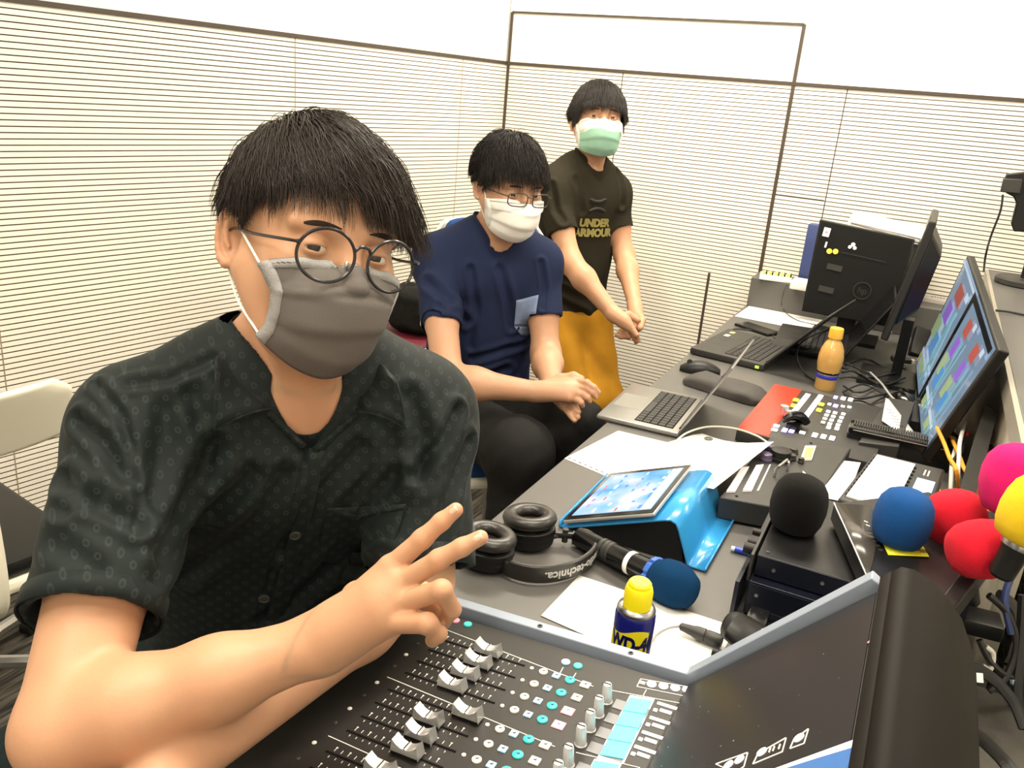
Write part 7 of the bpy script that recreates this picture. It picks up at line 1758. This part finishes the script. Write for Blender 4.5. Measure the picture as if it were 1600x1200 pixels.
# ---------------------------------------------------------------- person three, standing, olive t-shirt
H3 = Matrix.Translation((-1.089, 2.841, 1.379)) @ Euler((R(-14), R(.8), R(31.5)), 'XYZ').to_matrix().to_4x4()
p3 = thing('person', 'standing man in dark olive t-shirt and mustard trousers with white and green mask', 'person', (-1.2, 2.95, 0))
ps3 = R(58); s3 = Vector((math.cos(ps3), math.sin(ps3), 0)); f3 = Vector((math.sin(ps3), -math.cos(ps3), 0))
N3 = H3 @ Vector((-.012, .055, -.165)); T3 = frameX(N3, s3, Vector((.04, 0, 1))+f3*.02)
Rs3 = N3-s3*.148+Vector((0, 0, -.055)); Ls3 = N3+s3*.120+Vector((0, 0, -.065))
Re3 = C(893, 412, 2.86); Rw3 = C(958, 490, 2.78); Le3 = C(976, 400, 3.06); Lw3 = C(992, 478, 2.90)
B3 = Field(); headfield(B3, H3); K3 = Field(); headfield(K3, H3); B3.cone(H3 @ Vector((0, .030, -.045)), N3+Vector((0, 0, .01)), .044, .052, .03); B3.cone(H3 @ Vector((0, -.035, -.095)), N3+f3*.035, .022, .026, .03)
torso(B3, T3, .88, .9, 0, .98, Rs3, Ls3)
B3.chain([Rs3, Rs3.lerp(Re3, .5), Re3], [.042, .039, .035], .03); B3.chain([Re3, Re3.lerp(Rw3, .3), Rw3], [.035, .037, .025], .03)
B3.chain([Ls3, Ls3.lerp(Le3, .5), Le3], [.042, .038, .034], .03); B3.chain([Le3, Le3.lerp(Lw3, .3), Lw3], [.034, .035, .024], .03)
kr3 = [C(975+3*i, 498+5*i, 2.75) for i in range(4)]; hand(B3, Rw3, kr3, [[q, q+Vector((.025, -.002, -.016)), q+Vector((.030, .01, -.038)), q+Vector((.02, .02, -.048))] for q in kr3], [C(968, 496, 2.78), C(982, 492, 2.80), C(996, 500, 2.80)], 1.0)
kl3 = [C(1000-3*i, 505+4*i, 2.84) for i in range(4)]; hand(B3, Lw3, kl3, [[q, q+Vector((-.006, -.03, -.016)), q+Vector((-.03, -.045, -.018)), q+Vector((-.045, -.045, -.014))] for q in kl3], [C(995, 490, 2.87), C(1003, 500, 2.83), C(1000, 512, 2.80)], 1.0)
hR3 = T3 @ Vector((-.085, 0, -.53)); hL3 = T3 @ Vector((.085, 0, -.53)); 
kR3 = C(893, 640, 2.98); kR3.z = max(.40, kR3.z); kL3 = C(938, 630, 3.08); aR3 = Vector((kR3.x-.02, kR3.y+.03, .09)); aL3 = Vector((kL3.x-.02, kL3.y+.03, .09))
for (a, k_, n_) in ((hR3, kR3, aR3), (hL3, kL3, aL3)): B3.chain([a, k_, n_], [.072, .05, .036], .04); B3.cone(n_, n_+Vector((.09, -.10, -.05)), .034, .028, .03)
hc = Vector(H3.translation); c_ = C(985, 505, 2.81)
V, Q = meshfield(B3, [(*bx(hc, (.13, .13, .145)), .0026), (*bx(c_, (.11, .11, .08)), .0024), ((-1.6, 2.3, .03), (-.6, 3.4, 1.25), .007)]); npobj('body', V, Q, m_skin, p3)
addeyes(p3, H3, (R(-5), 0)); brows(p3, K3, H3)
m_ol = mat('dark_olive_cotton', (.022, .019, .012), .88, bump=.25, bscale=450, var=.12, vscale=12)
f3l = [([(862, 290), (870, 330), (880, 345)], .010, .008), ([(965, 270), (972, 320)], .010, .007), ([(880, 430), (915, 450), (950, 460)], .012, .007), ([(870, 470), (910, 490), (960, 490)], .012, .007), ([(900, 280), (910, 330)], .010, .004)]
tz = [(*bx(T3 @ Vector((0, 0, -.27)), (.28, .28, .38)), .0052)]
sh3, S30 = tee('t_shirt', p3, B3, T3, Rs3, Ls3, Re3, Le3, .60, .58, m_ol, .018, .88, .9, tz, .050, N3, f3, 41, f3l, sl=.054, L=.98, hem=-.58)
neckrib(sh3, S30, N3, s3, f3, .050, m_ol)
m_gold = mat('gold_print', (.22, .19, .05), .6, var=.1)
cl0 = T3.inverted() @ C(957, 368, 2.86)
HX = np.linspace(-.10, .10, 31); HZ = np.linspace(-.08, .12, 31)
_o = np.array([tuple(T3 @ Vector((cl0.x+a, -.35, cl0.z+b_))) for a in HX for b_ in HZ]); _d = np.tile(np.array(tuple(T3.to_3x3() @ Vector((0, 1, 0)))), (len(_o), 1))
HM = (S30.rays(_o, _d, 0, .6, 120)-_o) @ _d[0]; HM = HM.reshape(31, 31)
def chestbend(c):
    a = min(29.999, max(0, (c[0]+.10)/.20*30)); b_ = min(29.999, max(0, (c[1]+.08)/.20*30)); i, j = int(a), int(b_); u, v = a-i, b_-j
    h = HM[i, j]*(1-u)*(1-v)+HM[i+1, j]*u*(1-v)+HM[i, j+1]*(1-u)*v+HM[i+1, j+1]*u*v
    return T3 @ Vector((cl0.x+c[0], -.35+h-.0060-c[2], cl0.z+c[1]))
for txt, dy in (('UNDER', .018), ('ARMOUR', -.016)):
    textmesh('lettering', txt, .036, m_gold, sh3, None, .0004, lambda c, dy=dy: chestbend((c[0]*1.02, c[1]+dy, c[2])), bold=.0022)
b = MB()
for sgn in (1, -1):
    pts = []
    for a in np.linspace(R(25), R(155), 12): pts.append((math.cos(a)*.042, sgn*(math.sin(a)*.026-.032)))
    for a in np.linspace(R(155), R(25), 12): pts.append((math.cos(a)*.030, sgn*(math.sin(a)*.012-.030)))
    P = [chestbend((x, y+.080, .0004)) for x, y in pts]; n = len(P)
    b.add(P, [(i, i+1, n-2-i, n-1-i) for i in range(n//2-1)])
obj('emblem', b, mat('black_print', (.012, .011, .009), .6, var=.1), sh3, world=True, solid=.0006)
m_mu = mat('mustard_cotton', (.36, .17, .012), .85, bump=.3, bscale=300, var=.15, vscale=14)
trousers(p3, B3, T3, ((hR3, kR3, aR3), (hL3, kL3, aL3)), [.095, .078, .062], m_mu, (-1.6, 2.3, .05), (-.65, 3.45, .85), .0075, 51)
shoes(p3, (aR3, aL3), (.6, -.75, 0))
facemask(p3, K3, H3, (m_mw, m_ms, m_loop), 8, .004, .071, -.010, green=mat('green_mask_cloth', (.30, .52, .40), .85, bump=.3, bscale=500, var=.06))
def fringe3(loc):
    o = np.zeros_like(loc); f = np.clip((-loc[:, 1]+.03)/.08, 0, 1); o[:, 1] = -.35*f; o[:, 2] = -.3*f; return o
hair(p3, K3, H3, m_hair2, 7000, .00085, (.0, .04, .118), fringe3, (.05, .05, .066, .090), .060, -.004, -.085, .017, 27, .5, .011, mess=.12, sidel=.8)
# ---------------------------------------------------------------- chairs and what stands behind
m_bluc = mat('blue_chair_cloth', (.02, .06, .20), .8, bump=.3, bscale=400, var=.08)
q = C(762, 345, 2.62); fdir = Vector((math.cos(R(-48)), math.sin(R(-48)), 0)); q = q+fdir*.29
chair('office_chair', 'cream chair with blue back cushion under the man in navy t-shirt', (q.x, q.y, 0), R(-48), .44, m_bluc, False, bz=q.z-.33-.44+.01)
chair('office_chair', 'cream chair behind the man in the patterned shirt', (-.79, .88, 0), R(-40), .44, None, False, bz=.02, bh=.20)
q = C(-28, 668, 1.62)
chair('office_chair', 'empty cream chair by the left wall at the left edge', (q.x-.25, q.y+.03, 0), R(170), .40, None, False, bz=q.z-.40-.075, bh=.15)
